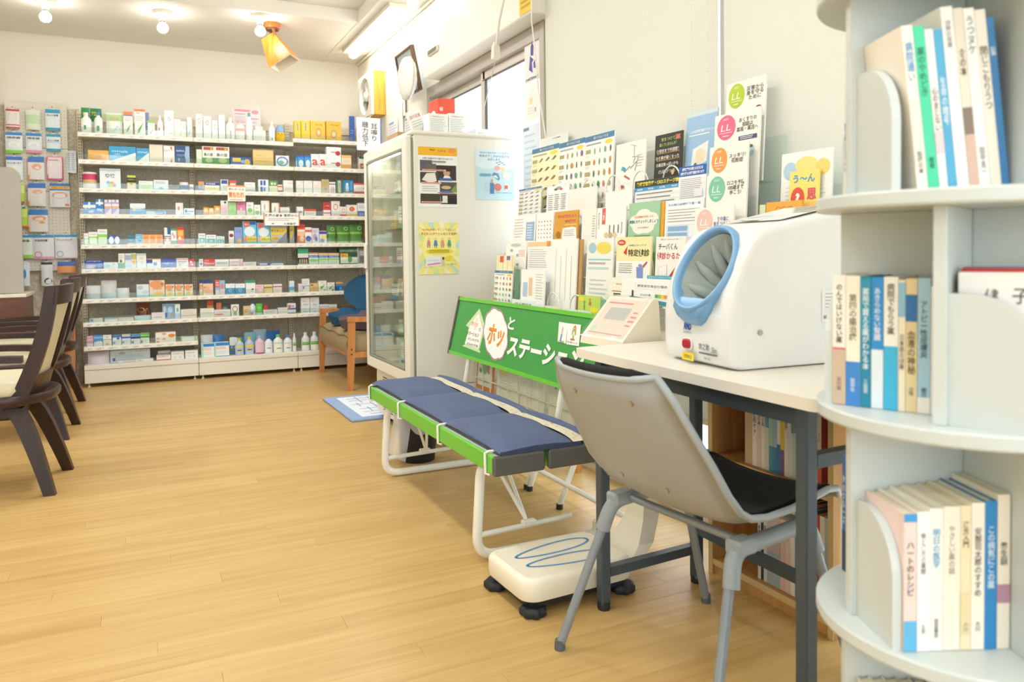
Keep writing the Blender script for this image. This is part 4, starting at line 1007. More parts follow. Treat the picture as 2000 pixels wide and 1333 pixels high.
# ================================================================== LEFT SIDE: DARK CHAIRS, TABLE, SCREEN, BOARD
def dark_chair():
    t = thing('dining_chair', 'dark brown chair with cream seat and back, nearest the camera', 'chair', (-.635, 3.95, 0), math.radians(-5), 'dark chairs along the left side')
    wd = WOOD('dark_walnut', '24130f', '3a2019', 'z', .7, .36); ud = WOOD('dark_walnut_h', '2a1712', '422419', 'x', .7, .34); cs = M('cream_leatherette', 'ded5b4', .45, var=.02)
    def rr(hx0, hx1, hy, r0, r1, z, n=7):
        o = []
        for cx, cy, r, q0 in ((hx1-r1, hy-r1, r1, 0), (-hx0+r0, hy-r0, r0, 1), (-hx0+r0, -hy+r0, r0, 2), (hx1-r1, -hy+r1, r1, 3)):
            for i in range(n+1): a = q0*PI/2+i/n*PI/2; o.append((cx+r*math.cos(a), cy+r*math.sin(a), z))
        return o
    q = MB(); q.loft([rr(.23,.285,.225,.04,.17,.385), rr(.235,.29,.23,.04,.175,.395), rr(.235,.29,.23,.04,.175,.415), rr(.23,.283,.224,.04,.17,.424)], ud); q.build('seat_plate', t)
    q = MB(); q.loft([rr(.225,.185,.205,.05,.05,.424), rr(.232,.192,.212,.05,.05,.445), rr(.228,.188,.208,.05,.05,.475), rr(.20,.16,.18,.05,.05,.488), rr(.12,.10,.11,.05,.05,.492)], cs); q.build('seat_cushion', t)
    q = MB(); q.box(-.17, .17, -.15, .15, .315, .384, ud, .008); q.build('swivel_frame', t)
    for sx in (-1, 1):
        for sy in (-1, 1):
            q = MB(); rings = []
            for s in [k/6 for k in range(7)]:
                x = sx*(.15+.135*s**.75); y = sy*(.13+.075*s**.75); z = .385*(1-s)+0*s; z = .365-.365*s; hw_ = .034-.012*s
                rings.append([(x-hw_, y-hw_*.8, z), (x+hw_, y-hw_*.8, z), (x+hw_, y+hw_*.8, z), (x-hw_, y+hw_*.8, z)])
            q.loft(rings, wd, False); q.build('leg', t)
    def bx(z): s = (z-.42)/.45; return .185+.125*s+.02*math.sin(s*PI)
    for sy in (-1, 1):
        q = MB(); rings = []
        for k in range(9):
            z = .40+.47*k/8; x = bx(z); d = .032-.008*k/8; rings.append([(x-d, sy*.185-.016, z), (x+d, sy*.185-.016, z), (x+d, sy*.185+.016, z), (x-d, sy*.185+.016, z)])
        q.loft(rings, wd, False); q.build('back_post', t)
    q = MB(); rings = []
    for k in range(-6, 7):
        y = k/6*.205; b = .028*(1-(k/6)**2); rings.append([(bx(.80)+b-.014, y, .795), (bx(.80)+b+.016, y, .795), (bx(.87)+b+.016, y, .875), (bx(.87)+b-.014, y, .875)])
    q.loft(rings, ud, False); q.build('crest_rail', t)
    q = MB(); rings = []
    for k in range(-5, 6):
        y = k/5*.165; b = .022*(1-(k/5)**2); rings.append([(bx(.50)+b-.02, y, .50), (bx(.50)+b+.012, y, .50), (bx(.80)+b+.012, y, .797), (bx(.80)+b-.02, y, .797)])
    q.loft(rings, cs, False); q.build('back_panel', t)
    q = MB(); rings = []
    for k in range(-5, 6):
        y = k/5*.165; b = .03*(1-(k/5)**2); rings.append([(bx(.44)+b-.02, y, .425), (bx(.44)+b+.025, y, .425), (bx(.49)+b+.025, y, .50), (bx(.49)+b-.02, y, .50)])
    q.loft(rings, ud, False); q.build('lower_rail', t)
    for sy in (-1, 1):
        q = MB(); rings = []
        for k in range(8):
            x = .20-.44*k/7; y = sy*(.205+.02*math.sin(k/7*PI)); z = .575+.012*math.sin(k/7*PI)-.01*k/7; rings.append([(x, y-.022, z-.014), (x, y+.022, z-.014), (x, y+.022, z+.014), (x, y-.022, z+.014)])
        q.loft(rings, ud, False); q.build('arm', t)
        q = MB(); q.bar((-.20, sy*.212, .42), (-.21, sy*.212, .558), .03, .035, wd, (1,0,0)); q.build('arm_post', t)
    return t
dc = dark_chair()
copy_thing(dc, (-.67, 5.03, 0), math.radians(-4), label='dark brown chair with cream seat, second from the camera')
copy_thing(dc, (-.69, 5.84, 0), math.radians(-4), label='dark brown chair farthest from the camera, nearest the pegboard')
def side_table():
    t = thing('side_table', 'dark wood table with cream top behind the brown chairs', 'table', (-1.35, 6.55, 0))
    dk = WOOD('table_walnut', '5a3424', '7a4a33', 'x', .6, .35); cr_ = M('cream_top', 'e9e2d0', .4)
    q = WM(t); q.box(-2.0, -.735, 6.33, 6.86, .712, .737, cr_, .004); q.build('table_top', t)
    q = WM(t); q.box(-1.98, -.75, 6.345, 6.365, .10, .712, dk); q.build('front_panel', t)
    for x in (-1.98, -.77):
        q = WM(t); q.box(x, x+.02, 6.365, 6.85, 0, .712, dk); q.build('side_panel', t)
side_table()
def screen():
    t = thing('desk_screen', 'grey rounded desk screen standing on the table at the left edge', 'screen', (-1.2, 6.42, .738))
    g = M('grey_screen', 'b3aea4', .7, var=.02, bump=.1); r = .07; o = []
    for cx, cz, q0 in ((-.757-r, 1.625-r, 0), (-1.75+r, 1.625-r, 1)):
        for i in range(7): a = q0*PI/2+i/6*PI/2; o.append((cx+r*math.cos(a), 6.405, cz+r*math.sin(a)))
    o += [(-1.75, 6.405, .742), (-.757, 6.405, .742)]
    q = WM(t); q.prism(o, (0, .022, 0), g); q.build('panel', t)
    for x in (-1.6, -.9):
        q = WM(t); q.box(x-.03, x+.03, 6.38, 6.45, .738, .743, C('8d8a84')); q.build('foot', t)
screen()
mb = MB(); bw = WOOD('leaning_board_wood', 'a8632c', 'c5813f', 'z', .8, .45)
mb.prism([(-.60, 6.70, 0), (-.475, 6.66, 0), (-.475, 6.93, .62), (-.60, 6.94, .62)], (0, .02, .0), bw); mb.box(-.482, -.468, 6.675, 6.69, 0, .02, C('4a2f1c'))
mb.prism([(-.475, 6.66, 0), (-.470, 6.66, 0), (-.470, 6.93, .62), (-.475, 6.93, .62)], (0, .022, 0), C('4a2f1c'))
tag(mb.build('wooden_board', loc=(-.535, 6.8, 0)), 'orange brown wooden board leaning on the patterned wall by the chairs', 'board')
# ================================================================== THINGS ON THE RIGHT WALL AND FRIDGE
def wall_fan():
    t = thing('ventilation_fan', 'white box fan in an orange wood surround high in the corner', 'fan', (1.76, 6.335, 2.115))
    wd = WOOD('orange_pine', 'd99226', 'eeb044', 'z', .7, .45); wh = M('fan_plastic', 'e9e6dc', .5)
    y0, y1, z0, z1 = 6.12, 6.55, 2.115, 2.47
    for n, b_ in (('wood_side', (1.722, 1.818, y0, y0+.02, z0, z1)), ('wood_side', (1.722, 1.818, y1-.02, y1, z0, z1)), ('wood_top', (1.722, 1.818, y0+.02, y1-.02, z1-.02, z1)), ('wood_bottom', (1.722, 1.818, y0+.02, y1-.02, z0, z0+.02))):
        q = WM(t); q.box(*b_, wd, .002); q.build(n, t)
    cy, cz = (y0+y1)/2, (z0+z1)/2; R_ = .15
    q = WM(t)                                                   # square frame with round mouth
    n = 32; sq = []; ci = []
    for i in range(n):
        a = 2*PI*i/n; c, s = math.cos(a), math.sin(a); k = max(abs(c), abs(s)); sq.append((c/k, s/k)); ci.append((c, s))
    hy, hz = (y1-y0)/2-.001, (z1-z0)/2-.001
    A = [(1.70, cy+hy*c, cz+hz*s) for c, s in sq]; B = [(1.70, cy+R_*c, cz+R_*s) for c, s in ci]; Cc = [(1.765, cy+R_*.93*c, cz+R_*.93*s) for c, s in ci]; D = [(1.721, cy+hy*c, cz+hz*s) for c, s in sq]
    q.loft([D, A, B, Cc], wh, False, False); q.build('frame', t)
    q = WM(t); q.poly([(1.79, cy+R_*c, cz+R_*s) for c, s in ci], C('5d5a52')); q.build('shutter', t)
    for k in range(5):
        a = 2*PI*k/5+.3; q = WM(t)
        def bl(u, v, a=a):
            r = .035+.10*u; b = a+(v-.5)*(.9+.2*u); return (1.735+.03*(v-.5), cy+r*math.cos(b), cz+r*math.sin(b))
        q.grid(bl, 5, 5, wh); q.build('blade', t)
    q = WM(t); q.T = q.T @ Matrix.Translation((1.745, cy, cz)) @ Matrix.Rotation(-PI/2, 4, 'Y'); q.lathe([(.042, 0), (.042, .03), (.035, .042), (.01, .046)], (0,0,0), wh, 18); q.build('hub', t)
    q = WM(t); q.tube([(1.70, 6.15, 2.13), (1.695, 6.15, 2.085)], .0015, C('e8e5da'), 5); q.build('pull_cord', t)
wall_fan()
def hanging_sign():
    a, b_ = at(696, 229, Y=6.10), at(742, 229, Y=6.10); w_ = b_.x-a.x; h = a.z-at(697, 293, Y=6.1).z
    t = thing('hanging_sign', 'white handwritten sign on hearing trouble hung below the wall fan', 'sign', ((a.x+b_.x)/2, 6.10, a.z-h))
    q = MB(); q.box(-w_/2, w_/2, -.002, .002, 0, h, C('f7f7f5')); f = Face(q, (-w_/2, -.002, 0), (1,0,0), (0,0,1), w_, h)
    bk = C('2c2c2e'); f.text('耳鳴り', .74, .56, .18, bk, vert=True, bold=.012, wid=.28); f.text('聴力低下', .36, .50, .19, bk, vert=True, bold=.012, wid=.28); f.text('ご相談ください', .10, .36, .05, C('77777a'), vert=True, wid=.05); q.build('card', t)
    q = MB(); q.box(w_/2-.006, w_/2+.012, .004, .03, .05, h+.004, C('4e6fb8')); q.build('blue_backing', t)
    q = MB(); q.tube([(0, 0, h), (.05, 0, h+.035)], .001, C('dddad0'), 4); q.build('string', t)
hanging_sign()
def picture():
    t = thing('framed_picture', 'brown framed picture tilted forward on the right wall', 'picture', (1.78, 5.28, 2.12))
    fm = WOOD('frame_walnut', '5d4534', '7a5c45', 'y', .8, .4)
    def P(x, y, z): return (x, y, z)
    q = MB(); q.T = Matrix.Rotation(math.radians(-11), 4, 'Y')
    hy, H, d, w_ = .185, .31, .03, .016
    bars = ((-d, 0, -hy, -hy+w_, 0, H), (-d, 0, hy-w_, hy, 0, H), (-d, 0, -hy+w_, hy-w_, 0, w_), (-d, 0, -hy+w_, hy-w_, H-w_, H))
    for b_ in bars:
        q = MB(); q.T = Matrix.Rotation(math.radians(-11), 4, 'Y'); q.box(*b_, fm, .002); q.build('frame_bar', t)
    q = MB(); q.T = Matrix.Rotation(math.radians(-11), 4, 'Y'); q.box(-.016, -.006, -hy+w_, hy-w_, w_, H-w_, C('9fb3c2'))
    f = Face(q, (-.016, hy-w_, w_), (0,-1,0), (0,0,1), 2*(hy-w_), H-2*w_); f.rect(0, .5, 1, 1, C('b9cbd8')); f.shape([(0,.2),(.3,.45),(.5,.3),(.8,.5),(1,.25),(1,0),(0,0)], C('7b8f9b')); q.build('print', t)
    q = MB(); q.T = Matrix.Rotation(math.radians(-11), 4, 'Y'); q.box(-.0225, -.02, -hy+w_, hy-w_, w_, H-w_, CLEAR('picture_glass', 'ffffff', .15, .03)); q.build('glass', t)
picture()
def bundle():
    t = thing('paper_bundle', 'round white paper wrapped bundle hung at the end of the window beam', 'bundle', (1.652, 5.045, 2.035))
    q = MB(); rr = random.Random(2); pm = M('crumpled_white_paper', 'f0eee6', .8, var=.05, scale=30, bump=1, bscale=60)
    R2 = {}
    def fn(u, v):
        a = u*2*PI; p = v*PI; k = (round((u % 1)*1000), round(v*1000) if 0 < v < 1 else -round(v)*5)
        if v in (0., 1.): k = ('p', v)
        if k not in R2: R2[k] = 1+.10*(rr.random()-.5)
        r = .145*R2[k]; return (-.05*math.cos(p)*R2[k], r*math.sin(p)*math.cos(a), .14+r*math.sin(p)*math.sin(a))
    q.grid(fn, 30, 14, pm); q.build('wrapped_disc', t)
    q = MB(); q.tube(arc((0, 0, .14), .148, 0, 2*PI, 24, (0,1,0), (.05,0,1)), .0016, C('a9a498'), 5); q.build('wire', t)
bundle()
def sheet(name, lab, cat, O, U, V, w_, h, t_, base, design, group=None, kindm=None, vis=0):
    """flat printed sheet of real thickness t_: O lower left corner of its face"""
    q = MB(); U, V = Vector(U).normalized(), Vector(V).normalized(); N = U.cross(V); O = Vector(O)
    m = kindm or C(base)
    q.prism([O, O+U*w_, O+U*w_+V*h, O+V*h], -N*t_, m)
    f = Face(q, O+V*vis, U, V, w_, h-vis)
    if design: design(f)
    return tag(q.build(name, loc=O+U*(w_/2)), lab, cat, group)
GR = C('9a9a96'); DK = C('3b3b3e'); WHT = C('fafaf7')
def notice(f): f.lines(.08, .08, .92, .86, 12, C('b9bec4'), .3); f.rect(.08, .9, .6, .95, C('8fa9cf'))
UY, UZ = (0,-1,0), (0,0,1)
sheet('notice_sheet', 'pale printed notice on the right wall, left of two notices', 'notice', (1.812, 6.03, 1.74), UY, UZ, .24, .30, .002, 'f1f2f3', notice)
sheet('notice_sheet', 'pale printed notice on the right wall beside the window', 'notice', (1.812, 5.62, 1.72), UY, UZ, .34, .29, .002, 'eef1f4', notice)
sheet('wall_paper', 'blank white sheet hung on the wall behind the framed picture', 'paper', (1.80, 5.72, 2.02), UY, UZ, .16, .42, .002, 'f3f0e8', None)
sheet('wall_strip', 'narrow white paper strip hanging below the framed picture', 'paper', (1.794, 5.66, 1.72), UY, UZ, .05, .42, .002, 'f6f5f0', None)
def crest(f):
    pu = C('5b4fa0'); f.shape([(.3,.30),(.55,.2),(.5,.45),(.62,.5),(.38,.62)], pu); f.shape([(.42,.62),(.42,.82),(.52,.92),(.62,.82),(.6,.6)], pu); f.shape([(.62,.3),(.8,.28),(.72,.5),(.6,.42)], pu); f.text('日本薬剤師会会員', .5, .08, .07, DK, wid=.85)
sheet('crest_poster', 'white poster with purple emblem on the window glass', 'poster', (1.818, 3.605, 1.86), UY, UZ, .165, .215, .0015, 'edeae8', crest)
def housep(f): f.shape([(.1,.1),(.9,.1),(.9,.6),(.5,.95),(.1,.6)], C('f2eee6')); f.ell(.45,.55,.12,.1,C('f3d7b0')); f.lines(.2,.2,.8,.4,3,C('d9d5c9'),.3); f.rect(.7,.25,.8,.35,C('9fb6d6'))
sheet('house_poster', 'faint white house shaped poster on the window glass', 'poster', (1.818, 3.605, 1.655), UY, UZ, .155, .20, .0015, 'faf9f6', housep)
def mapp(f): f.rect(0,0,1,1,C('dfe9f4')); f.lines(.1,.1,.9,.9,9,C('c3d5ea'),.3); f.rect(.05,.93,.4,.97,C('7f93ad'))
sheet('map_sheet', 'pale blue sheet at the foot of the window beside the fridge', 'poster', (1.806, 3.61, 1.28), UY, UZ, .18, .36, .0015, 'e6eef7', mapp)
def yel(f): f.lines(.1,.1,.9,.35,2,C('c9a400'),.5); f.rect(.05,.42,.95,.5,C('8a6d00')); f.lines(.1,.6,.9,.95,3,C('e0b400'),.4)
sheet('yellow_notice', 'small yellow notice on the beam above the window', 'notice', (1.697, 3.415, 2.145), UY, UZ, .135, .20, .0015, 'f6cf2c', yel)
mb = MB(); mb.box(1.685, 1.7, 4.55, 4.73, 2.25, 2.285, C('d9d4c6'), .003); mb.box(1.6835, 1.685, 4.565, 4.715, 2.256, 2.28, C('6b6d5c'))
tag(mb.build('wall_vent', loc=(1.69, 4.64, 2.25)), 'small dark slot plate on the front of the window beam', 'vent')
def cord():
    t = thing('extension_cord', 'white extension socket hanging on its flex before the window', 'cord', (1.62, 3.52, 1.96))
    wp = M('white_flex', 'e9e6da', .5)
    q = WM(t); q.tube([at(986, 0, X=1.62)+Vector((0, -.05, .1)), at(975, 40, X=1.62), at(969, 90, X=1.62)], .0065, wp, 8); q.build('flex', t)
    p = at(968, 100, X=1.62); q = WM(t); q.loft([[p+Vector((x*s, y*s, z)) for x, y in ((-1,-1),(1,-1),(1,1),(-1,1))] for s, z in ((.008, .045), (.016, .02), (.018, -.035), (.015, -.04))], wp, False); q.build('socket', t)
    p2 = at(968, 118, X=1.62); q = WM(t); q.tube([p2, at(955, 170, X=1.64), at(945, 215, X=1.66), at(938, 250, X=1.68)], .0022, C('d5d2cc'), 6); q.build('thin_cord', t)
cord()
def cord2():
    t = thing('power_flex', 'thin white flex hanging down the window jamb', 'cord', (1.68, 3.27, 1.62))
    q = WM(t); q.tube([at(1040, 0, X=1.68)+Vector((0,0,.1)), at(1038, 40, X=1.68), at(1043, 80, X=1.69), at(1052, 180, X=1.70), at(1066, 270, X=1.71)], .004, M('white_flex', 'e9e6da', .5), 6); q.build('flex', t)
cord2()
mb = MB(); mb.tube([(1.80, 6.9, 2.690), (1.80, 6.2, 2.692), (1.802, 5.2, 2.69), (1.80, 3.4, 2.695)], .009, M('cable_white', 'e4dfd2', .6), 8)
tag(mb.build('ceiling_cable', loc=(1.80, 5.2, 2.69)), 'white cable run along the top of the right wall', 'cable')
# cartons on top of the fridge
FT = 1.6125
def carton(name, lab, x0, x1, y0, y1, z0, h, base, design=None, side=None, cat='box', group=None, topm=None):
    q = MB(); q.box(x0, x1, y0, y1, z0, z0+h, C(base), .0012); f = Face(q, (x0, y0, z0), (1,0,0), (0,0,1), x1-x0, h)
    if design: design(f)
    if side:
        g = Face(q, (x0, y1, z0), (0,-1,0), (0,0,1), y1-y0, h); side(g)
    return tag(q.build(name, loc=((x0+x1)/2, (y0+y1)/2, z0)), lab, cat, group)
def redtop(f): f.rect(.1,.83,.55,.9,C('e9e6e0')); f.text('ワダカルシウム', .5, .86, .08, C('cf3a30'), wid=.6); f.lines(.08,.1,.92,.78,9,C('b9bcbc'),.3); f.ell(.25,.14,.05,.05,C('9fa8a8'))
for k, (a, b_, lab) in enumerate(((838, 876, 'white carton with red title on fridge, left of a pair'), (877, 912, 'white carton with red title on fridge, right of a pair'))):
    pa, pb = at(a, 262, Y=3.86), at(b_, 264, Y=3.86); carton('carton', lab, pa.x, pb.x-.001, 3.86, 3.95, FT, at(a, 221, Y=3.86).z-FT, 'f1f0ea', redtop, group='white cartons on the fridge')
def redbox(f): f.lines(.3,.1,.95,.6,6,C('f6d9d2'),.25); f.text('NEW', .2, .75, .1, WHT, wid=.2)
pa, pb = at(857, 222, Y=4.05), at(889, 222, Y=4.05)
carton('red_carton', 'orange red carton standing behind white cartons on the fridge', pa.x-.005, pb.x, 4.05, 4.20, FT, at(860, 192, Y=4.05).z-FT, 'e0523c', redbox, lambda f: (f.ell(.5,.6,.3,.15,WHT), f.lines(.2,.1,.8,.35,3,C('f3c4b8'))))
q = MB(); q.T = Matrix.Translation((1.40, 4.02, FT+.003)) @ Matrix.Rotation(math.radians(-24), 4, 'Y') @ Matrix.Rotation(.5, 4, 'Z'); q.box(-.06, .055, -.012, 0, .03, .16, C('f3efe4')); f = Face(q, (-.06, -.012, .03), (1,0,0), (0,0,1), .115, .13); f.text('血行促進', .5, .75, .16, C('cf5a48'), wid=.8); f.lines(.1,.3,.9,.6,3,C('c9c4b9')); f.shape([(.55,0),(1,0),(1,.5)], C('6f7550'))
tag(q.build('leaning_leaflet', loc=(1.40, 4.02, FT)), 'white leaflet with red title leaning on cartons atop the fridge', 'leaflet')
carton('navy_carton', 'small navy carton half hidden behind leaflet on the fridge', 1.405, 1.45, 3.953, 3.995, FT, .075, '2b2f5e', lambda f: f.text('OD', .5, .5, .3, WHT, wid=.6))
carton('low_tray', 'white paper tray on the fridge beside the cartons', 1.635, 1.74, 3.84, 3.98, FT, .045, 'e9edf2', lambda f: f.text('処方せん', .3, .5, .3, C('7d92c4'), wid=.3))
carton('wooden_box', 'small woven box at the fridge front corner', 1.25, 1.31, 4.0, 4.2, FT, .03, 'b89a6a')
# posters on the fridge side
FS = FY0-.0025
def postA(f):
    f.rect(0,.86,1,1,C('f3b51f')); f.text('情報満載', .36, .95, .028, C('5d4a2a'), wid=.14); f.text('きょうの一品', .60, .94, .04, C('4b5a2a'), wid=.2); f.ell(.86,.95,.1,.04,C('ef9a4b'))
    f.text('大草食品薬がTVで紹介されました！！', .52, .81, .03, DK, wid=.84)
    for (x0,y0,x1,y1,c) in ((.04,.60,.35,.78,'5b5c68'), (.2,.60,.45,.72,'6d625c'), (.45,.45,.97,.70,'3b2f2a'), (.04,.40,.5,.58,'4a4038'), (.54,.18,.98,.42,'55503f'), (.04,.06,.55,.22,'3d3a2a'), (.56,.05,.98,.20,'2a2620')): f.rect(x0,y0,x1,y1,C(c))
    f.shape([(.08,.45),(.2,.56),(.42,.57),(.46,.43),(.3,.40)], C('e9e4d8')); f.ell(.72,.58,.09,.07,C('c79a7c')); f.shape([(.6,.45),(.66,.53),(.8,.52),(.86,.45)], C('e9ecf0')); f.shape([(.6,.66),(.85,.66),(.82,.60),(.62,.60)], C('2e2019')); f.shape([(.8,.26),(.97,.4),(.97,.22)], C('7c9a52')); f.ell(.7,.33,.13,.03,C('c9b48a')); f.rect(.6,.07,.73,.19,C('e6e4dc')); f.ell(.86,.11,.1,.06,C('241c22'))
    for (x,y,w_) in ((.4,.615,.6), (.32,.40,.5), (.72,.24,.5), (.34,.08,.55)): f.rect(x-w_/2,y-.012,x+w_/2,y+.012,C('f0d3c4')); f.rect(x-w_/2+.02,y-.006,x+w_/2-.04,y+.006,C('d1503c'))
    f.rect(.52,.445,.86,.485,C('3b63a8')); f.rect(.56,.245,.86,.275,C('3f6fc0')); f.lines(.08,.25,.5,.36,3,C('9a9a96'),.2); f.rect(.35,.745,.7,.77,C('8d8f8a'))
def postB(f):
    f.rect(0,0,1,1,C('f4ea8c'))
    for k in range(14):
        a = 2*PI*k/14; b_ = a+.22; f.shape([(.5,.5),(.5+.72*math.cos(a),.5+.72*math.sin(a)),(.5+.72*math.cos(b_),.5+.72*math.sin(b_))] if 0 else [(.5+.3*math.cos(a),.5+.3*math.sin(a)),(max(0,min(1,.5+.7*math.cos(a))),max(0,min(1,.5+.7*math.sin(a)))),(max(0,min(1,.5+.7*math.cos(b_))),max(0,min(1,.5+.7*math.sin(b_))))], C(['bfe3dc','f6f2b8','cfe6a4','f9efc9'][k % 4]))
    f.ell(.5,.5,.42,.4,C('f8f29a')); f.text('今日も元気にすごしてほしい！', .5, .86, .045, C('d0574a'), wid=.82); f.text('子どもの健やかな毎日を応援!', .5, .78, .055, C('c9683f'), wid=.9)
    for k, c in enumerate(('e08a86','4f86c9','e0a06a','5aa78a')): x = .24+k*.17; f.ell(x,.685,.035,.025,C('f3cfae')); f.shape([(x-.05,.55),(x+.05,.55),(x+.03,.655),(x-.03,.655)], C(c)); f.rect(x-.03,.51,x-.012,.55,C('8a6a5a')); f.rect(x+.012,.51,x+.03,.55,C('8a6a5a'))
    f.ell(.5,.445,.34,.05,C('f5d93c')); f.lines(.24,.415,.78,.475,2,C('7a6a1e'),.4); f.shape([(.14,.14),(.18,.33),(.52,.35),(.54,.17)], C('e9eff0')); f.text('レバコールキッズ', .35, .27, .03, C('5a8a8a'), wid=.3); f.shape([(.2,.17),(.52,.2),(.52,.23),(.2,.2)], C('d88fb0')); f.rect(.56,.15,.62,.28,C('d9c9b0')); f.rect(.565,.28,.615,.33,C('5a4030')); f.ell(.74,.31,.09,.055,C('f5d93c')); f.text('レバコールキッズ', .78, .19, .025, DK, wid=.26)
def postC(f):
    f.rect(0,0,1,1,C('dcebee')); f.shape([(0,.66),(.2,.6),(.45,.62),(.6,.55),(.8,.6),(1,.64),(1,0),(0,0)], C('c4dfe6')); tl = C('5f93ab')
    f.text('毎日の食卓をサポートしながら、', .48, .92, .04, tl, wid=.75); f.text('家族のすこやかな日々を', .48, .855, .05, tl, wid=.78); f.text('応援します。', .48, .79, .045, tl, wid=.36)
    f.ell(.55,.62,.08,.05,C('e9b3a8')); f.ell(.7,.6,.06,.04,C('f0d48a')); f.shape([(.4,.48),(.46,.54),(.58,.52),(.62,.42),(.58,.38),(.5,.43)], C('6f97b0')); f.shape([(.43,.47),(.52,.48),(.58,.42),(.5,.44)], C('eef3f5'))
    for (x,y) in ((.55,.73),(.62,.75),(.68,.73),(.6,.7),(.73,.7)): f.shape([(x-.04,y),(x,y-.01),(x+.04,y+.012),(x,y+.004)], DK)
    f.ell(.78,.48,.1,.075,C('f3dcd6')); f.ell(.56,.25,.095,.075,C('dd7a68')); f.ell(.78,.27,.07,.07,C('f0e2d8')); f.rect(.73,.22,.82,.29,C('c46a4a')); f.rect(.36,.12,.46,.33,C('4f87b5')); f.rect(.385,.33,.435,.40,C('d9a06a')); f.rect(.1,.46,.38,.51,C('6fa7c4')); f.lines(.2,.15,.33,.34,5,C('a9c4cc'),.2); f.text('レバコールJプロフィル', .72, .14, .03, C('3c4a55'), wid=.42)
for fn, x0, x1, z0, z1, lab in ((postA, 1.268, 1.478, 1.226, 1.53, 'yellow topped photo poster on the side of the fridge'), (postB, 1.264, 1.482, .883, 1.147, 'yellow children poster low on the side of the fridge'), (postC, 1.582, 1.805, 1.268, 1.536, 'pale blue poster with bottle on the side of the fridge')):
    sheet('poster', lab, 'poster', (x0, FS, z0), (1,0,0), UZ, x1-x0, z1-z0, .002, 'f5f5f2', fn, 'posters on the fridge side')
# ================================================================== PAMPHLET RACK
wire = M('white_wire', 'ece9de', .35, var=.02)
ROWS = [(1.712, 1.13), (1.656, .985), (1.595, .83), (1.54, .665), (1.485, .50), (1.44, .345)]     # x and foot height of every pocket row
RY0, RY1 = 2.045, 3.36
def rack():
    t = thing('brochure_rack', 'white wire brochure rack leaning along the blinds behind the bench', 'rack', (1.6, 2.7, 0))
    for y in (3.30, 2.86, 2.835, 2.58, 2.10):
        q = WM(t); q.tube([(1.43, y, .012), (1.555, y, .30), (1.725, y, 1.12)], .011, wire, 8); l = q.build('leg', t)
        q = WM(t); q.lathe([(.0135, 0), (.0135, .02)], (1.43, y, 0), C('2c2b29'), 10); q.build('foot_cap', l)
    q = WM(t); q.tube([(1.452, 3.30, .095), (1.452, 2.10, .095)], .0095, wire, 8); q.build('stretcher', t)
    for (x, z) in ROWS:
        q = WM(t); q.tube([(x-.030, RY1, z+.06), (x-.030, RY0, z+.06)], .003, wire, 6); q.build('front_wire', t)
        q = WM(t); q.tube([(x+.050, RY1, z+.02), (x+.050, RY0, z+.02)], .003, wire, 6); q.build('back_wire', t)
        q = WM(t); q.box(x-.030, x+.055, RY0, RY1, z-.004, z, wire); q.build('pocket_floor', t)
        k = 0; y = RY1-.05
        while y > RY0+.05:
            q = WM(t); w_ = .05
            q.tube([(x-.032, y+w_, z)]+[(x-.032, y+w_*math.cos(a), z+.105+.055*math.sin(a)) for a in [PI*i/10 for i in range(11)]]+[(x-.032, y-w_, z)], .0028, wire, 6); q.build('pocket_arch', t)
            y -= .185
rack()
PAMN = [0]
def pam(x0, y0, x1, y1, yb, row, lab, base='fafaf6', design=None, th=.003, dx=0, name='pamphlet', cat='pamphlet', lean=.06, grp='pamphlets in the wire rack'):
    X, zf = (ROWS[row] if isinstance(row, int) else row); X = X+dx; th = min(th, .006)
    XT = X+lean*max(.05, at(x0, y0, X=X).z-(zf or at(x0, yb, X=X).z)); a, b_ = at(x0, y0, X=XT), at(x1, y1, X=XT); zb = max(zf+.0025, at((x0+x1)/2, yb, X=X).z) if zf else at((x0+x1)/2, yb, X=X).z
    zb = zf+.0025 if zf else zb
    zt = (a.z+b_.z)/2; w_ = a.y-b_.y; h = zt-zb
    O = Vector((X-.006, a.y, zb)); V = Vector((lean, 0, 1)).normalized()
    roll = (b_.z-a.z)*0
    zv = at((x0+x1)/2, yb, X=X).z; vis = max(0, min(h*.9, zv-zb))
    return sheet(name, lab, cat, O, UY, V, w_, h, th, base, design, grp, vis=vis)
def hdr(c): return lambda f: (f.rect(0,.90,1,1,C(c)), f.lines(.1,.1,.9,.8,8,GR,.25))
def foods(fish, seed, bg='fbfaf4'):
    def d(f):
        r = random.Random(seed); f.rect(0,0,1,1,C(bg)); f.rect(0,.93,1,1,C('4f80ae')); f.text('調べてみよう食品', .55, .965, .035, C('e9e6a8'), wid=.5); f.lines(.05,.87,.65,.91,1,C('9fa9b4'),.5); f.ell(.82,.885,.13,.028,C('f2dc4a'))
        cs = ['7c6a55', '8a7a62', '5d6a6a', 'a0684a', '6d7f8f'] if fish else ['6fa37a', 'c98a6a', '5c8a5c', 'd0704f', 'a8b06a', '8a6fa0', 'e08a3c', '7fb38a']
        for k in range(6):
            y = .80-k*.14; f.rect(.04,y-.02,.22,y+.03,C('b0a878')); f.lines(.05,y-.07,.2,y-.035,2,C('c4c4c0'),.25)
            for j in range(3 if fish else 4):
                x = .36+j*(.24 if fish else .18); rx, ry = ((.09, .022) if fish else (.035+.02*r.random(), .035+.012*r.random()))
                if fish: f.shape([(x-rx,y-.02),(x,y-.01),(x+rx,y+.03),(x+.02,y+.035)], C(r.choice(cs)))
                else: f.ell(x, y, rx*r.uniform(.4,1), ry, C(r.choice(cs)), 8)
    return d
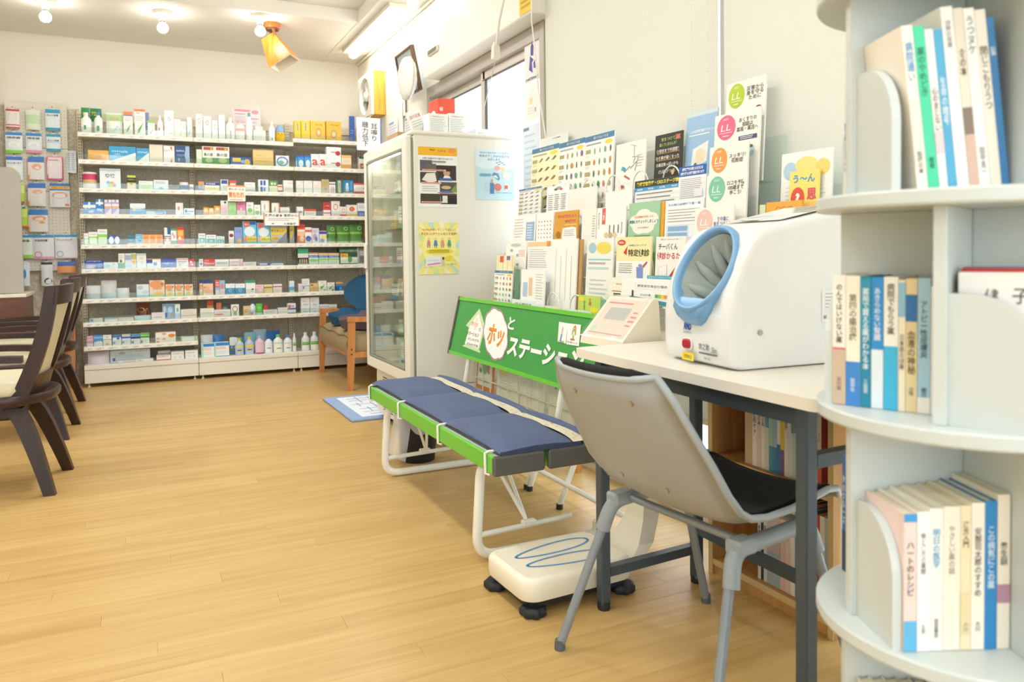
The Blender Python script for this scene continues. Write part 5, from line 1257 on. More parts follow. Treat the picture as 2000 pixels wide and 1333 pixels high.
def textpage(head, hc='5a7fb8', n=8, box=None):
    def d(f):
        if head: f.text(head, .5, .9, .06, C(hc), wid=.85)
        f.lines(.08, .45 if box else .08, .92, .8, n, C('a5a8ac'), .25)
        if box: f.rect(.05,.05,.95,.4,C(box)); f.rect(.1,.24,.62,.36,C('8fb6dc')); f.rect(.1,.1,.62,.2,C('8fb6dc')); f.rect(.66,.08,.92,.38,C('f4f6f8'))
    return d
def vtext(cols):
    def d(f):
        for k, (x, s, c, h) in enumerate(cols): f.text(s, x, .55, h, C(c), vert=True, wid=h*f.h/f.w*.9)
    return d
# top row
pam(1058, 270, 1112, 259, 300, 0, 'pale medicine poster peeking out behind the fish poster', 'e6ece6', lambda f: f.text('の薬', .6, .85, .05, DK, wid=.3), dx=.02)
pam(1042, 292, 1095, 280, 420, 0, 'blue headed fish chart in the top row of the rack', design=foods(True, 1, 'f5f2c8'))
pam(1095, 280, 1146, 269, 420, 0, 'blue headed vegetable chart, middle of three in the top row', design=foods(False, 2), dx=-.002)
pam(1146, 269, 1203, 254, 420, 0, 'large blue headed vegetable chart, right of three in the top row', design=foods(False, 3), dx=-.004, th=.008)
def sketch(f):
    for (a, b_, c, d_) in ((.5,.95,.7,.9), (.62,.93,.62,.7), (.55,.72,.8,.7), (.6,.6,.66,.7), (.5,.5,.72,.62), (.66,.45,.75,.68), (.3,.45,.5,.55)): f.shape([(a,b_),(c,d_),(c+.015,d_-.012),(a+.015,b_-.012)], C('8d8d88'))
    f.shape([(.2,.50),(.34,.44),(.36,.52),(.25,.56)], C('4fa8d6')); f.shape([(.3,.36),(.5,.28),(.52,.31),(.34,.39)], C('b86a6a')); f.ell(.25,.12,.08,.06,C('f2d3b8')); f.ell(.25,.165,.085,.035,C('b0603a')); f.lines(.72,.5,.95,.75,5,C('b9b9b4'),.2)
pam(1207, 284, 1265, 270, 380, 0, 'white pamphlet with line drawing of a reader, top row', 'f8f7f0', sketch, th=.014)
def chalk(f):
    for k, (s, c, y, w_) in enumerate((('気をつけて', 'b6d86a', .88, .5), ('飲んでいませんか？', 'b6d86a', .76, .62), ('①受診まで何週間？', 'f0ede4', .62, .8), ('②食事が細くなった', 'f0ede4', .46, .85), ('③最近熱っぽいかも', 'f0ede4', .30, .8), ('④足がつる', 'f0ede4', .14, .6))): f.text(s, .48, y, .085, C(c), wid=w_)
    f.text('薬', .84, .88, .12, C('f08a6a'), wid=.2)
    for y in (.56, .40): f.rect(.1,y-.004,.92,y+.006,C('e6b53c'))
    f.ell(.7,.1,.05,.06,C('e0c08a'))
pam(1283, 268, 1337, 252, 345, 0, 'black poster with chalk style handwriting in the top row', '2e2d28', chalk)
# second row
pam(1016, 372, 1060, 362, 420, 1, 'small grey fish chart at the left of the second row', 'eef0ec', foods(True, 5, 'eef0ec'))
def fruit(f): f.ell(.55,.9,.12,.06,C('8fbf9a')); f.ell(.42,.86,.08,.04,C('7a5a4a')); f.ell(.66,.85,.07,.04,C('d8566a')); [f.lines(.08+k*.3,.1,.32+k*.3,.7,8,C('8d939a'),.3) for k in range(3)]
pam(1071, 367, 1114, 357, 415, 1, 'white table sheet with fruit picture in the second row', 'fbfbf9', fruit)
pam(1114, 372, 1168, 362, 420, 1, 'blank cream folder in the second row beside the fruit sheet', 'f7f5ee', None, th=.01)
pam(1186, 378, 1238, 366, 420, 1, 'plain white folder in the second row left of the dark table', 'f8f7f2', None, th=.01)
def ckd(f):
    f.rect(0,.72,1,1,C('3e4440')); f.text('糖尿病性腎症・CKDステージ表', .5, .86, .16, C('f0e04a'), wid=.9, bold=.03); f.rect(0,.58,1,.72,C('4fa3d8'))
    for k, s in enumerate(('病期', '腎機能', 'GFR', '治療')): f.text(s, .12+k*.25, .65, .07, WHT, wid=.12)
    for r_ in range(3): f.lines(.05,.1+r_*.16,.95,.2+r_*.16,1,C('8d8d8d'),.35); f.rect(0,.06+r_*.17,1,.065+r_*.17,C('c4c8cc'))
    f.rect(0,0,.012,.7,C('4f6fb8')); f.rect(.985,0,1,.7,C('4f6fb8'))
pam(1243, 358, 1334, 338, 400, 1, 'dark headed kidney stage table with yellow title', 'f9f9f6', ckd)
def homecare(f):
    f.rect(0,.72,1,1,C('2a63b8')); f.text('居宅療養が必要となる方には', .5, .92, .09, WHT, wid=.75, bold=.03); f.text('自宅で使える医療制度があります', .5, .8, .09, WHT, wid=.85, bold=.03); f.lines(.08,.08,.92,.66,11,C('a9adb2'),.25); f.rect(.6,.12,.9,.32,C('eef0f2'))
pam(1329, 339, 1383, 307, 392, 1, 'white page with blue title band beside the leaflet stand', 'f4f6f8', homecare, dx=-.006)
def kokoro(f):
    f.rect(0,0,1,.94,C('9cc3e8')); f.text('ここは自宅療養がうれしい', .5, .70, .045, WHT, wid=.9, bold=.02); f.lines(.1,.62,.85,.66,1,WHT,.4); f.shape([(.2,.12),(.25,.42),(.75,.52),(.72,.2)], C('eef1f4')); f.ell(.5,.3,.16,.12,C('efe2bf')); f.ell(.35,.15,.06,.05,C('7d6a5a'))
pam(1345, 228, 1405, 206, 340, 0, 'tall light blue booklet behind the oval leaflets', 'cfe2ea', kokoro, dx=.015, th=.006)
# third row
pam(1006, 424, 1049, 417, 470, 2, 'white sheet with blue column in the third row', 'fafaf7', lambda f: (f.lines(.06,.1,.5,.9,7,C('c9b5b5'),.2), f.rect(.6,.0,.95,.72,C('9cbbe0')), f.lines(.65,.05,.9,.65,6,C('dfe9f5'),.4)))
pam(1051, 418, 1084, 412, 470, 2, 'white sheet with grid of small drawings in the third row', 'fafaf7', lambda f: [f.ell(.15+.18*i,.12+.14*j,.03,.025,C(['8fa3a0','b58a6a','6f87a8','a8a06a'][(i*3+j) % 4]),6) for i in range(5) for j in range(5)])
def tooth(f):
    f.text('歯の健康だより', .55, .82, .11, C('d65a6a'), wid=.78, bold=.03); f.text('歯周病', .7, .64, .10, C('d65a6a'), wid=.45, bold=.03); f.rect(.45,.5,.95,.53,C('f0d9a0')); f.shape([(.35,0),(.38,.4),(.6,.42),(.8,.44),(.95,.4),(.98,0)], WHT); f.lines(.45,.12,.9,.36,4,C('8d8d88'),.25); f.ell(.2,.18,.1,.12,C('a8742a'))
pam(1086, 416, 1132, 408, 468, 2, 'orange dental booklet with pink title in the third row', 'e0a33c', tooth, th=.012, dx=-.006, name='booklet')
pam(1140, 412, 1168, 404, 470, 2, 'stack of white folders in the third row beside the orange booklet', 'f6f4ec', lambda f: f.lines(.75,.1,.95,.8,9,C('b5b5b0'),.3), th=.012)
def senior(f): f.rect(.18,.48,.30,.98,C('e0685c')); f.text('オレンジカフェ', .07, .6, .07, DK, vert=True, wid=.06); f.text('ご案内', .24, .72, .08, WHT, vert=True, wid=.08); f.text('まちのなか', .88, .35, .07, C('5a7fb8'), vert=True, wid=.06); [f.ell(x,.14,.07,.09,C(c)) for x, c in ((.35,'e9c99a'),(.5,'c9b08a'),(.65,'e9d3a4'))]; [f.rect(x,.2,x+.03,.45,C('8a6f5a')) for x in (.45,.6,.75)]
pam(1170, 408, 1226, 400, 468, 2, 'white folder with red vertical strip in the third row', 'fbfaf6', senior, th=.012)
def kensa(f):
    f.rect(0,0,1,1,C('a5d0aa'))
    for (x,y,r_) in ((.25,.5,.22),(.5,.62,.26),(.75,.55,.22),(.6,.38,.25),(.38,.36,.24)): f.ell(x,y,r_,r_*.8,C('f7f4e6'))
    f.text('生活習慣病の目安になる', .5, .62, .06, C('e0805a'), wid=.6); f.text('検査値をチェックしましょう', .5, .50, .09, C('2f8a9a'), wid=.92, bold=.03); f.text('まずは検査を', .5, .34, .05, GR, wid=.35); f.lines(.2,.1,.8,.16,1,C('6b9a70'),.4)
pam(1232, 399, 1293, 390, 470, 2, 'green booklet with white cloud on checking test values', 'a5d0aa', kensa, th=.012, dx=-.004, name='booklet')
pam(1295, 397, 1301, 390, 470, 2, 'narrow orange booklet edge beside the green booklet', 'f0a92c', None, th=.02, name='booklet')
pam(1303, 397, 1378, 383, 470, 2, 'white list of oral diabetes drugs with blue table', 'f7f8f8', textpage('主な経口血糖降下薬一覧', '5a8fd0', 5, 'dbe6f2'))
# fourth row
pam(991, 474, 1031, 470, 530, 3, 'white leaf sheet at the left of the fourth row', 'f7f7f2', lambda f: (f.ell(.5,.88,.25,.06,C('bccfc0')), [f.ell(.3+.3*(k % 2),.7-.16*k,.07,.05,C('a9a9a0'),8) for k in range(4)], f.rect(.65,.5,.92,.72,C('f0d8d0'))))
pam(1034, 473, 1080, 468, 530, 3, 'white sheet with pale orange title bar in the fourth row', 'f9f8f3', lambda f: (f.rect(0,.82,1,.97,C('f0d3a4')), f.lines(.08,.1,.85,.75,9,C('c5cbd3'),.3), f.rect(.82,.82,.95,.99,C('e0a050'))))
pam(1080, 470, 1131, 463, 600, 3, 'white notice folder with faint vertical lines in the fourth row', 'fbfaf5', lambda f: [f.rect(.2+.2*k,.1,.215+.2*k,.85-.1*(k % 2),C('cfcfc8')) for k in range(4)], th=.01, dx=-.01)
pam(1134, 470, 1141, 465, 600, 3, 'brown envelope edge in the fourth row', 'c79a62', None, th=.02)
pam(1150, 468, 1202, 463, 600, 3, 'white leaflet with blue and yellow blobs in the fourth row', 'f3f4f0', lambda f: (f.ell(.22,.86,.15,.08,C('a9cfe0')), f.ell(.65,.86,.27,.09,C('f0dc6a')), f.rect(.08,.68,.92,.70,C('9fd0d8')), f.lines(.1,.6,.9,.67,1,C('b5b5b5'),.4), f.rect(.08,.55,.85,.58,C('b9dde2')), f.lines(.15,.1,.85,.42,5,C('d0d5d3'),.3)), th=.012, dx=-.012)
def tokutei(f): f.rect(.02,.0,.98,.42,C('f6f7f4')); f.ell(.15,.87,.12,.07,C('d8453a')); f.lines(.07,.84,.23,.9,2,WHT,.4); f.shape([(.22,.62),(.33,.78),(.31,.56)], C('d23a32')); f.text('40歳になったら', .62, .8, .05, C('6fa0d0'), wid=.5); f.text('特定健診', .66, .62, .17, C('2a2a2a'), wid=.6, bold=.012); f.lines(.1,.12,.5,.38,5,C('9a9a94'),.3); f.ell(.72,.32,.05,.035,C('7d96d0')); f.shape([(.64,.02),(.62,.28),(.8,.28),(.8,.02)], C('7d96d0')); f.shape([(.78,.3),(.9,.42),(.92,.40),(.82,.27)], C('c05a50'))
pam(1208, 466, 1276, 459, 545, 3, 'cream booklet titled with health checkup and red arrow', 'f5ecb4', tokutei, th=.014, dx=-.008, name='booklet')
def karuta(f): f.text('健康づくりはみんなで楽しく', .5, .93, .035, GR, wid=.7); f.text('チーバくん', .42, .76, .15, C('3c3c3c'), wid=.65, bold=.012); f.text('健診かるた', .45, .54, .17, C('d23048'), wid=.78, bold=.012); f.shape([(.12,.04),(.12,.26),(.42,.34),(.42,.06)], C('d8d4cc')); f.shape([(.14,.06),(.14,.25),(.40,.32),(.40,.08)], C('f6f4ee')); f.shape([(.5,.06),(.72,.3),(.85,.05)], C('c02a36')); f.shape([(.72,.1),(.82,.42),(.98,.45),(.98,.1)], C('6fbce4'))
pam(1285, 464, 1343, 459, 545, 3, 'white booklet with black and red card game title', 'f3f1ea', karuta, th=.014, dx=-.008, name='booklet')
# fifth row
pam(973, 500, 1006, 497, 530, 4, 'yellow striped card behind the small vegetable chart', 'f3ecc4', lambda f: (f.rect(.2,.55,.42,.95,C('e0604f')), f.rect(.6,.7,.8,.95,C('7a6fb0')), [f.rect(.1+.28*k,0,.11+.28*k,.95,C('c9b88a')) for k in range(4)]), dx=.002)
pam(969, 530, 1004, 527, 605, 4, 'small blue headed vegetable chart at the left of the fifth row', design=foods(False, 9), th=.004, dx=-.004)
pam(1009, 527, 1016, 525, 590, 4, 'stack of green booklets seen edge on in the fifth row', '6f9f86', lambda f: [f.rect(.2+.25*k,0,.24+.25*k,1,C('4f7f68')) for k in range(3)], th=.02, name='booklet')
pam(1021, 530, 1067, 523, 592, 4, 'white folded leaflets with orange corner in the fifth row', 'fafaf6', lambda f: (f.rect(.1,.15,.3,.6,C('b9cbe6')), f.rect(.35,.2,.5,.75,C('efc9a8')), f.lines(.65,.1,.95,.9,10,C('c5c5c0'),.2)), th=.016)
pam(1003, 585, 1048, 588, 605, (1.47, None), 'white card with small title above the green sign', 'f6f8f8', lambda f: f.text('申込書付き', .5, .55, .3, C('8d9aa5'), wid=.7))
pam(1067, 597, 1098, 600, 616, (1.468, None), 'yellow edged white card behind a wire arch', 'f3f0c0', lambda f: f.rect(.1,0,.7,.85,C('f8f8f4')))
for k, (a, b_) in enumerate(((1104, 1130), (1131, 1157))):
    pam(a, 602+k*3, b_, 606+k*3, 627, (1.462, None), 'small white card with black hiragana, %s of a pair' % ('left', 'right')[k], 'eef3ea', lambda f: (f.text('たべよう', .5, .6, .25, C('4a4a48'), wid=.7), f.text('レシピ', .6, .2, .2, C('4a4a48'), wid=.4)))
def ygreen(f): f.ell(.15,.85,.12,.08,C('f3e23c')); f.ell(.75,.45,.2,.12,C('f3e23c')); f.text('食育', .55, .75, .14, C('d8504a'), vert=True, wid=.14); f.text('だより', .3, .6, .12, DK, vert=True, wid=.1); f.ell(.55,.15,.12,.12,C('f0d0b0'))
pam(1133, 576, 1176, 579, 628, (1.475, None), 'yellow green booklet with red title above the sign', 'c3da6a', ygreen, th=.01, name='booklet')
pam(1176, 585, 1184, 586, 628, (1.475, None), 'teal booklet edge beside the yellow green booklet', '6fae9a', None, th=.012, name='booklet')
def tan(f): f.text('季節の料理', .6, .78, .07, C('d9b06a'), wid=.35); f.rect(.2,.52,.75,.55,C('c9703a')); f.shape([(.25,.05),(.3,.42),(.7,.38),(.66,.05)], C('b5c87f')); f.rect(.3,.42,.72,.47,C('4a5a4a'))
pam(1193, 544, 1226, 540, 600, (1.490, None), 'cream booklet with green picture beside the kidney chart', 'f5f3e6', tan, th=.006, name='booklet')
def bunrui(f): f.rect(.28,.62,.92,.84,C('e4e6e4')); f.rect(.29,.63,.91,.83,WHT); f.text('糖尿病性腎症分類表', .6, .73, .10, C('4a4a4a'), wid=.56); f.text('たんぱく尿', .48, .42, .07, C('6a6a6a'), wid=.2); [f.rect(.66+.055*k,.34,.715+.055*k,.46,C(c)) for k, c in enumerate(('5aa860','a5c84a','f0d84a','f0a04a','e0503c'))]; f.shape([(.18,.2),(.18,.36),(.98,.2),(.98,.06)], C('3f9aa0')); f.rect(.22,.3,.25,.56,DK); [f.rect(.3+.15*k,.02,.36+.15*k,.07,C('7a7a7a')) for k in range(4)]
pam(1218, 543, 1322, 546, 600, (1.490, None), 'white kidney disease classification chart with colour bar', 'f8f9f7', bunrui, th=.006, dx=-.006)
pam(1268, 540, 1330, 538, 546, (1.535, None), 'teal strip leaflet just above the kidney chart', '4fb0c4', lambda f: f.text('在宅でバイタルチェックが大切', .5, .5, .5, WHT, wid=.9))
# bottom row, seen under the sign
def framed(f): f.rect(.08,.06,.92,.96,C('f3efe2')); f.ell(.5,.6,.14,.2,C('9fc4a8')); f.ell(.72,.62,.1,.18,C('d98a86')); f.ell(.25,.5,.08,.08,C('7fae72')); f.lines(.2,.15,.8,.3,2,C('c4bfb0'),.3)
pam(935, 690, 968, 695, 760, (1.43, .346), 'orange framed card with figures below the green sign', 'd98a52', framed, th=.012, dx=0)
for k, (a, y, b_, y2, lab) in enumerate(((975, 700, 1017, 712, 'white leaflet with yellow corner below the sign, left of three'), (1021, 712, 1066, 726, 'cream file below the sign, middle of three'), (1078, 730, 1128, 744, 'cream file with orange mark below the sign, right of three'))):
    pam(a, y, b_, y2, 790, (1.43, .346), lab, 'f1ecdc', [lambda f: (f.rect(.1,.6,.5,.95,C('f0e28a')), f.lines(.2,.2,.8,.5,4,C('c4c4b8'),.2)), lambda f: f.rect(.5,0,.52,1,C('d5cfbd')), lambda f: (f.rect(.4,.3,.55,.7,C('e0a46a')), f.text('申請書', .25, .6, .1, C('8d93a8'), vert=True, wid=.1))][k], th=.03, dx=0)
for k, (y, x) in enumerate(((2.45, 1.735), (2.98, 1.735))):
    mb = MB(); mb.box(x-.02, x+.02, y-.02, y+.02, 0, .40, WOOD('pine_post', 'c8873c', 'e0a458', 'z', .8)); tag(mb.build('wooden_post', loc=(x, y, 0)), ['short pine post behind the rack, nearer the desk', 'short pine post behind the rack, nearer the fridge'][k], 'post', 'pine posts under the blind')
# ================================================================== ACRYLIC LEAFLET STANDS ON THE LOW BOOKCASE
acr = CLEAR('acrylic_sheet', 'fafefd', .09, .05)
TX = [1.722, 1.684, 1.645, 1.600, 1.562]; TZ = [1.205, 1.095, .985, .88, .775]
LL = [('災害から\n身を守る\nために', 'b5cc1f', '5f5a50', (1420, 162, 1497, 148), 0), ('おくすりの\n相談は\n薬局・薬店へ', 'e8698f', '5f5a50', (1397, 226, 1486, 208), 1), ('スッキリ!\n花粉症', 'eba050', '5f5a50', (1387, 287, 1462, 277), 2), ('ロコモ予防\n100歳まで\n歩こう!', '7fc8a9', '4a4a46', (1381, 343, 1460, 334), 3), ('食中毒に\n気をつけよう!', 'f3c4bd', '5a7fb0', (1358, 408, 1434, 400), 4)]
LSPAN = []
LN = ['lime green', 'pink', 'orange', 'mint green', 'pale pink']
for s, c, tc_, (x0, y0, x1, y1), k in LL:
    def d(f, s=s, c=c, tc_=tc_, k=k):
        hh = .072/f.h; cy = 1-hh*.62
        f.ell(.27, cy, .21, hh*.55, C(c), 24); f.text('LL', .27, cy, hh*.28, WHT, wid=.22, shear=.25, bold=0); f.rect(.13, cy-hh*.24, .41, cy-hh*.22, WHT); f.lines(.2, cy+hh*.32, .34, cy+hh*.42, 2, WHT, .3); f.lines(.2, cy-hh*.42, .34, cy-hh*.32, 1, WHT, .3)
        f.text(s, .74, cy, hh*.2, C(tc_), wid=.42 if k not in (1, 4) else .46)
        if k == 1: f.rect(.56, cy-hh*.68, .95, cy-hh*.5, C('4a4f78')); f.lines(.6, cy-hh*.66, .9, cy-hh*.52, 2, WHT, .35); f.ell(.62, cy-hh*1.0, .06, hh*.08, C('5a4a42')); f.rect(.56, cy-hh*1.4, .68, cy-hh*1.06, C('8fc4b8')); f.ell(.82, cy-hh*1.0, .06, hh*.08, C('7a5a4a')); f.rect(.76, cy-hh*1.4, .9, cy-hh*1.06, C('b9dbe0'))
        if k == 0: f.ell(.85, cy-hh*.72, .07, hh*.1, C('7a4f35')); f.rect(.78, cy-hh*1.1, .93, cy-hh*.78, C('a077a8')); f.rect(.74, cy-hh*1.35, .95, cy-hh*1.1, C('d9a860'))
    X = TX[k]-.012; XT = X+.06*(at(x0, y0, X=X).z-TZ[k]); a = at(x0, y0, X=XT); b_ = at(x1, y1, X=XT); zt = (a.z+b_.z)/2
    LSPAN.append((b_.y-.004, a.y+.004))
    o = sheet('leaflet', 'white leaflet with %s oval emblem, %s tier of the acrylic stand' % (LN[k], nth(k+1)), 'leaflet', (X, a.y, TZ[k]), UY, (.06, 0, 1), a.y-b_.y, zt-TZ[k], .006, 'f6f4ec', d, 'oval emblem leaflets')
def leaflet_stand():
    t = thing('leaflet_stand', 'clear acrylic five tier leaflet stand beside the low bookcase', 'stand', (1.65, 1.86, 0))
    for (ya, yb), x, z in zip(LSPAN, TX, TZ):
        q = WM(t); q.box(x-.020, 1.757, ya, yb, z-.006, z-.003, acr); q.build('tier_floor', t)
        q = WM(t); q.box(x-.022, x-.020, ya, yb, z-.006, z+.06, acr); q.build('tier_front', t)
    q = WM(t); q.box(1.757, 1.760, min(p[0] for p in LSPAN), max(p[1] for p in LSPAN), .001, 1.34, acr); q.build('back_sheet', t)
leaflet_stand()
def holder():
    t = thing('acrylic_holder', 'clear acrylic pamphlet holder behind the blood pressure monitor', 'holder', (1.66, 1.50, KH))
    q = WM(t); q.box(1.70, 1.703, 1.42, 1.712, KH+.001, 1.20, acr); q.build('back_sheet', t)
    q = WM(t); q.box(1.60, 1.602, 1.42, 1.725, KH+.001, 1.02, acr); q.build('front_sheet', t)
    q = WM(t); q.box(1.60, 1.703, 1.42, 1.725, KH, KH+.001, acr); q.build('base_sheet', t)
holder()
def blob(f): f.rect(0,0,1,1,C('f4f6f2')); f.ell(.18,.72,.14,.14,C('b5d3e8')); f.ell(.5,.8,.22,.12,C('f3e08a')); f.ell(.82,.74,.14,.12,C('f3d97a')); f.lines(.1,.2,.9,.5,5,C('cfe0e0'),.25); f.rect(.08,.1,.92,.14,C('a9d3d8'))
def pxsheet(name, lab, x0, y0, x1, y1, X, zb, base, d, th=.004, lean=.05, cat='pamphlet', grp=None):
    XT = X+lean*(at(x0, y0, X=X).z-zb); a, b_ = at(x0, y0, X=XT), at(x1, y1, X=XT); return sheet(name, lab, cat, (X, a.y, zb), UY, (lean, 0, 1), a.y-b_.y, (a.z+b_.z)/2-zb, th, base, d, grp, vis=at(x0, 428, X=XT-.01).z-zb)
pxsheet('pamphlet', 'white pamphlet with blue and yellow blobs in the acrylic holder', 1528, 298, 1628, 290, 1.655, KH+.002, 'f4f6f2', blob)
def hmm(f): f.rect(0,.0,1,.35,C('f7cf74')); f.text('う〜ん', .5, .83, .17, C('3f9ad0'), wid=.75, bold=.03); f.ell(.3,.42,.24,.24,C('e0573c')); f.text('?', .3, .42, .24, WHT, wid=.16, bold=.05); f.text('思', .78, .5, .24, C('e05a6a'), wid=.32, bold=.03)
pxsheet('booklet', 'yellow booklet with question mark in the acrylic holder', 1543, 336, 1600, 328, 1.640, KH+.002, 'f8e37c', hmm, .006, cat='booklet')
def orange_(f): [f.ring(.35+.17*k,.55,.07,.15,.2,C('b5742a')) for k in range(3)]; f.lines(.15,.1,.8,.2,1,C('b5742a'),.5)
pxsheet('booklet', 'orange booklet with three round faces behind the monitor', 1497, 398, 1566, 388, 1.612, KH+.002, 'f3b04a', orange_, .008, cat='booklet')
pxsheet('booklet', 'pale green booklet beside the orange one behind the monitor', 1484, 402, 1495, 398, 1.612, KH+.002, 'dfe9bd', None, .006, cat='booklet')
# ================================================================== BOOKS
page_m = M('book_pages', 'e6dec4', .85, var=.08, scale=120, stretch=(60, 1, 1))
def book(Mx, w_, h, d, base, lab, spine=None, cover=None, group=None, name='book'):
    """spine faces local -y, thickness along x from 0, height z, depth y"""
    o = bpy.data.objects.new(name, None); o.empty_display_size = .02; COL.objects.link(o); o.matrix_world = Mx; tag(o, lab, 'book', group)
    q = MB(); m = C(base, .4); b = min(.0018, w_*.2)
    q.box(0, w_, 0, b, 0, h, m); q.box(0, b, b, d, 0, h, m); q.box(w_-b, w_, b, d, 0, h, m)
    f = Face(q, (0, 0, 0), (1,0,0), (0,0,1), w_, h)
    if spine: spine(f)
    if cover:
        g = Face(q, (0, d, 0), (0,-1,0), (0,0,1), d, h); cover(g)
    q.build('cover', o)
    q = MB(); q.box(b+.0002, w_-b-.0002, b+.0002, d-.003, .002, h-.002, page_m); q.build('pages', o)
    return o
def sp(bands=(), title=None, tc_='4a4a48', ty=.7, th=.055, author=None, ac='6a6a66', tw=.7):
    def d(f):
        for y0, y1, c in bands: f.rect(0, y0, 1, y1, C(c))
        if title: f.text(title, .5, ty, th, C(tc_), vert=True, wid=min(tw, th*f.h/f.w*.95))
        if author: f.text(author, .5, .16, .034, C(ac), vert=True, wid=min(tw*.7, .034*f.h/f.w*.95))
    return d
# ------------------------------------------------------------------ round revolving bookcase
BC = Vector((1.045, .70, 0)); BR = .197; PZ = [.18, .48, .775, 1.07, 1.365]
rc = M('pale_grey_melamine', 'ccd3d0', .38, var=.015, scale=8)
def revolving():
    t = thing('revolving_bookcase', 'pale grey round revolving bookcase filled with books, at right', 'bookcase', BC)
    for i, z in enumerate(PZ):
        q = MB(); q.lathe([(BR-.002, z-.020), (BR, z-.017), (BR, z-.003), (BR-.002, z)], (0,0,0), rc, 64, smooth=False); q.build('round_shelf', t)
    q = MB(); q.lathe([(.15, .0), (.17, .01), (.17, .035), (.06, .05), (.06, .161)], (0,0,0), rc, 40); q.build('base', t)
    for tier, (z0, z1) in enumerate(zip(PZ, PZ[1:])):
        ph = TIER[tier]; z1 -= .020
        for k in range(4):
            q = MB(); q.T = Matrix.Rotation(ph+k*PI/2, 4, 'Z'); q.box(-.168, -.008, -.008, .008, z0, z1, rc, .001)
            if k == 0: q.box(-.008, .008, -.008, .008, z0, z1, rc)
            q.build('divider', t)
            q = MB(); q.T = Matrix.Rotation(ph+k*PI/2, 4, 'Z'); x = -.160; hh = .165; r = .075
            o = [(x, -.008, z0), (x, -.105, z0)]+[(x, -.105+r*(math.cos(a)-1)*1.0 if 0 else -.030-.075*math.cos(a), z0+hh-r+r*math.sin(a)) for a in [PI/2*i/8 for i in range(9)]]+[(x, -.008, z0+hh)]
            q.prism(o, (.012, 0, 0), rc); q.build('bookend', t)
    for a in (.4, 1.9):
        q = MB(); q.T = Matrix.Translation((-.09*math.cos(a)-.03, -.1*math.sin(a), PZ[4]-.03)); q.lathe([(.008, 0), (.010, .004), (.006, .010)], (0,0,0), M('brass_screw', 'b59a5a', .3, .8), 12); q.build('screw', t)
TIER = [math.radians(-30), math.radians(-24), math.radians(-66), math.radians(-25)]
revolving()
def tier_books(tier, quad, L_, place, group, x0=-.144, lean=0, base_d=.109, k_=1):
    ph = TIER[tier]+quad*PI/2; z = PZ[tier]+.0008
    x = x0
    for k, (w_, h, base, spine, look) in enumerate(L_):
        w_ *= k_
        Mx = Matrix.Translation(BC) @ Matrix.Rotation(ph, 4, 'Z') @ Matrix.Translation((x, -base_d, z))
        if lean: Mx = Mx @ Matrix.Rotation(lean, 4, 'Y')
        book(Mx, w_, h, .100, base, '%s, %s from left %s' % (look, nth(k+1), place), spine, None, group)
        x += (w_+.0006)/math.cos(lean)
B = 'f3efe2'
tier_books(2, 0, [(.0198, .184, 'f2ebdf', sp([(0, .43, 'cbb59e'), (.425, .44, 'd8606a')], 'のんではいけない薬', '4a4238', .70, .05, '浜六郎'), 'cream and tan book with red line'),
    (.0215, .183, 'f3ecd8', sp([(0, .34, '3f86cf')], '第四の癌治療', '7a7060', .68, .06, '医師会', 'd6e6f5'), 'cream book with blue foot'),
    (.0160, .182, '1f86a8', sp([(.55, .98, '2f94b4')], '薬局で買える薬がわかる本', 'eaf4f6', .6, .052, '三省堂', 'dff0f0'), 'teal book with white title'),
    (.0175, .181, '2f8fd2', sp([(0, .45, 'dfeaf0')], 'あきらめない腎臓', 'e8f2fa', .72, .05, None), 'blue and white book'),
    (.0205, .182, 'f1efe4', sp([(0, .48, '3fb4dc')], '病院でもらう薬', '5f5a50', .76, .055, None), 'white book with bright cyan lower half'),
    (.0098, .178, 'efe6cc', sp([(.72, .98, '8fc0dc')], '日本語の健康', '6a6050', .45, .045), 'slim cream book with light blue head'),
    (.0158, .180, 'e6d2a4', sp([(.68, .88, '2f74b4')], '血液の神秘', '6a5a3a', .45, .065, '小林'), 'tan book with blue block'),
    (.0178, .181, 'a9d0e6', sp([(0, .12, 'f3efe4')], 'アトピー性皮膚炎', '3f5a6a', .62, .052, '朝日', '3f5a6a'), 'light blue book'),
    (.006, .17, 'f3efe6', None, 'slim white book')], 'on middle shelf of round bookcase', 'books on the round bookcase', x0=-.1472, k_=.87)
tier_books(1, 0, [(.0175, .178, 'e9d3cc', sp([(0, .22, '5fb4e0'), (.94, 1, '3f9ad8')], 'ハートのレシピ', '3a3a3a', .6, .055), 'pinkish book with orange cover lettering'),
    (.0165, .180, 'f6f5ee', sp([(0, 1, 'f6f5ee')], '腎と漢方の薬膳', '3f3f3c', .70, .042, '北里', '77776f'), 'white book with green edge'),
    (.0180, .184, 'f4f1e6', sp([], '明日の医学', '4fa0d0', .72, .055, '岩波書店'), 'white book with blue title'),
    (.0228, .186, 'f0ead8', sp([], 'やさしい薬の話', '9a9484', .70, .048, None), 'thick cream book with faint title'),
    (.0142, .187, 'ecdfb8', sp([(.1, .4, 'e6d6a8')], '漢方入門', '5a523c', .80, .045, '小川'), 'yellow cream book'),
    (.0180, .190, 'f1ebdc', sp([], '安部司太郎のすすめ', '5a564a', .60, .052, '大川'), 'cream book with tall title'),
    (.0165, .192, '2f86c4', sp([], 'この病気にこの薬', 'dff0fa', .62, .052, None), 'bright blue book'),
    (.0170, .200, 'efe8d6', sp([(.3, .42, 'b58aa0')], '養生訓', '5a5246', .62, .05, None), 'tall cream book with purple mark')], 'on lower shelf of round bookcase', 'books on the round bookcase', x0=-.1474, k_=.95)
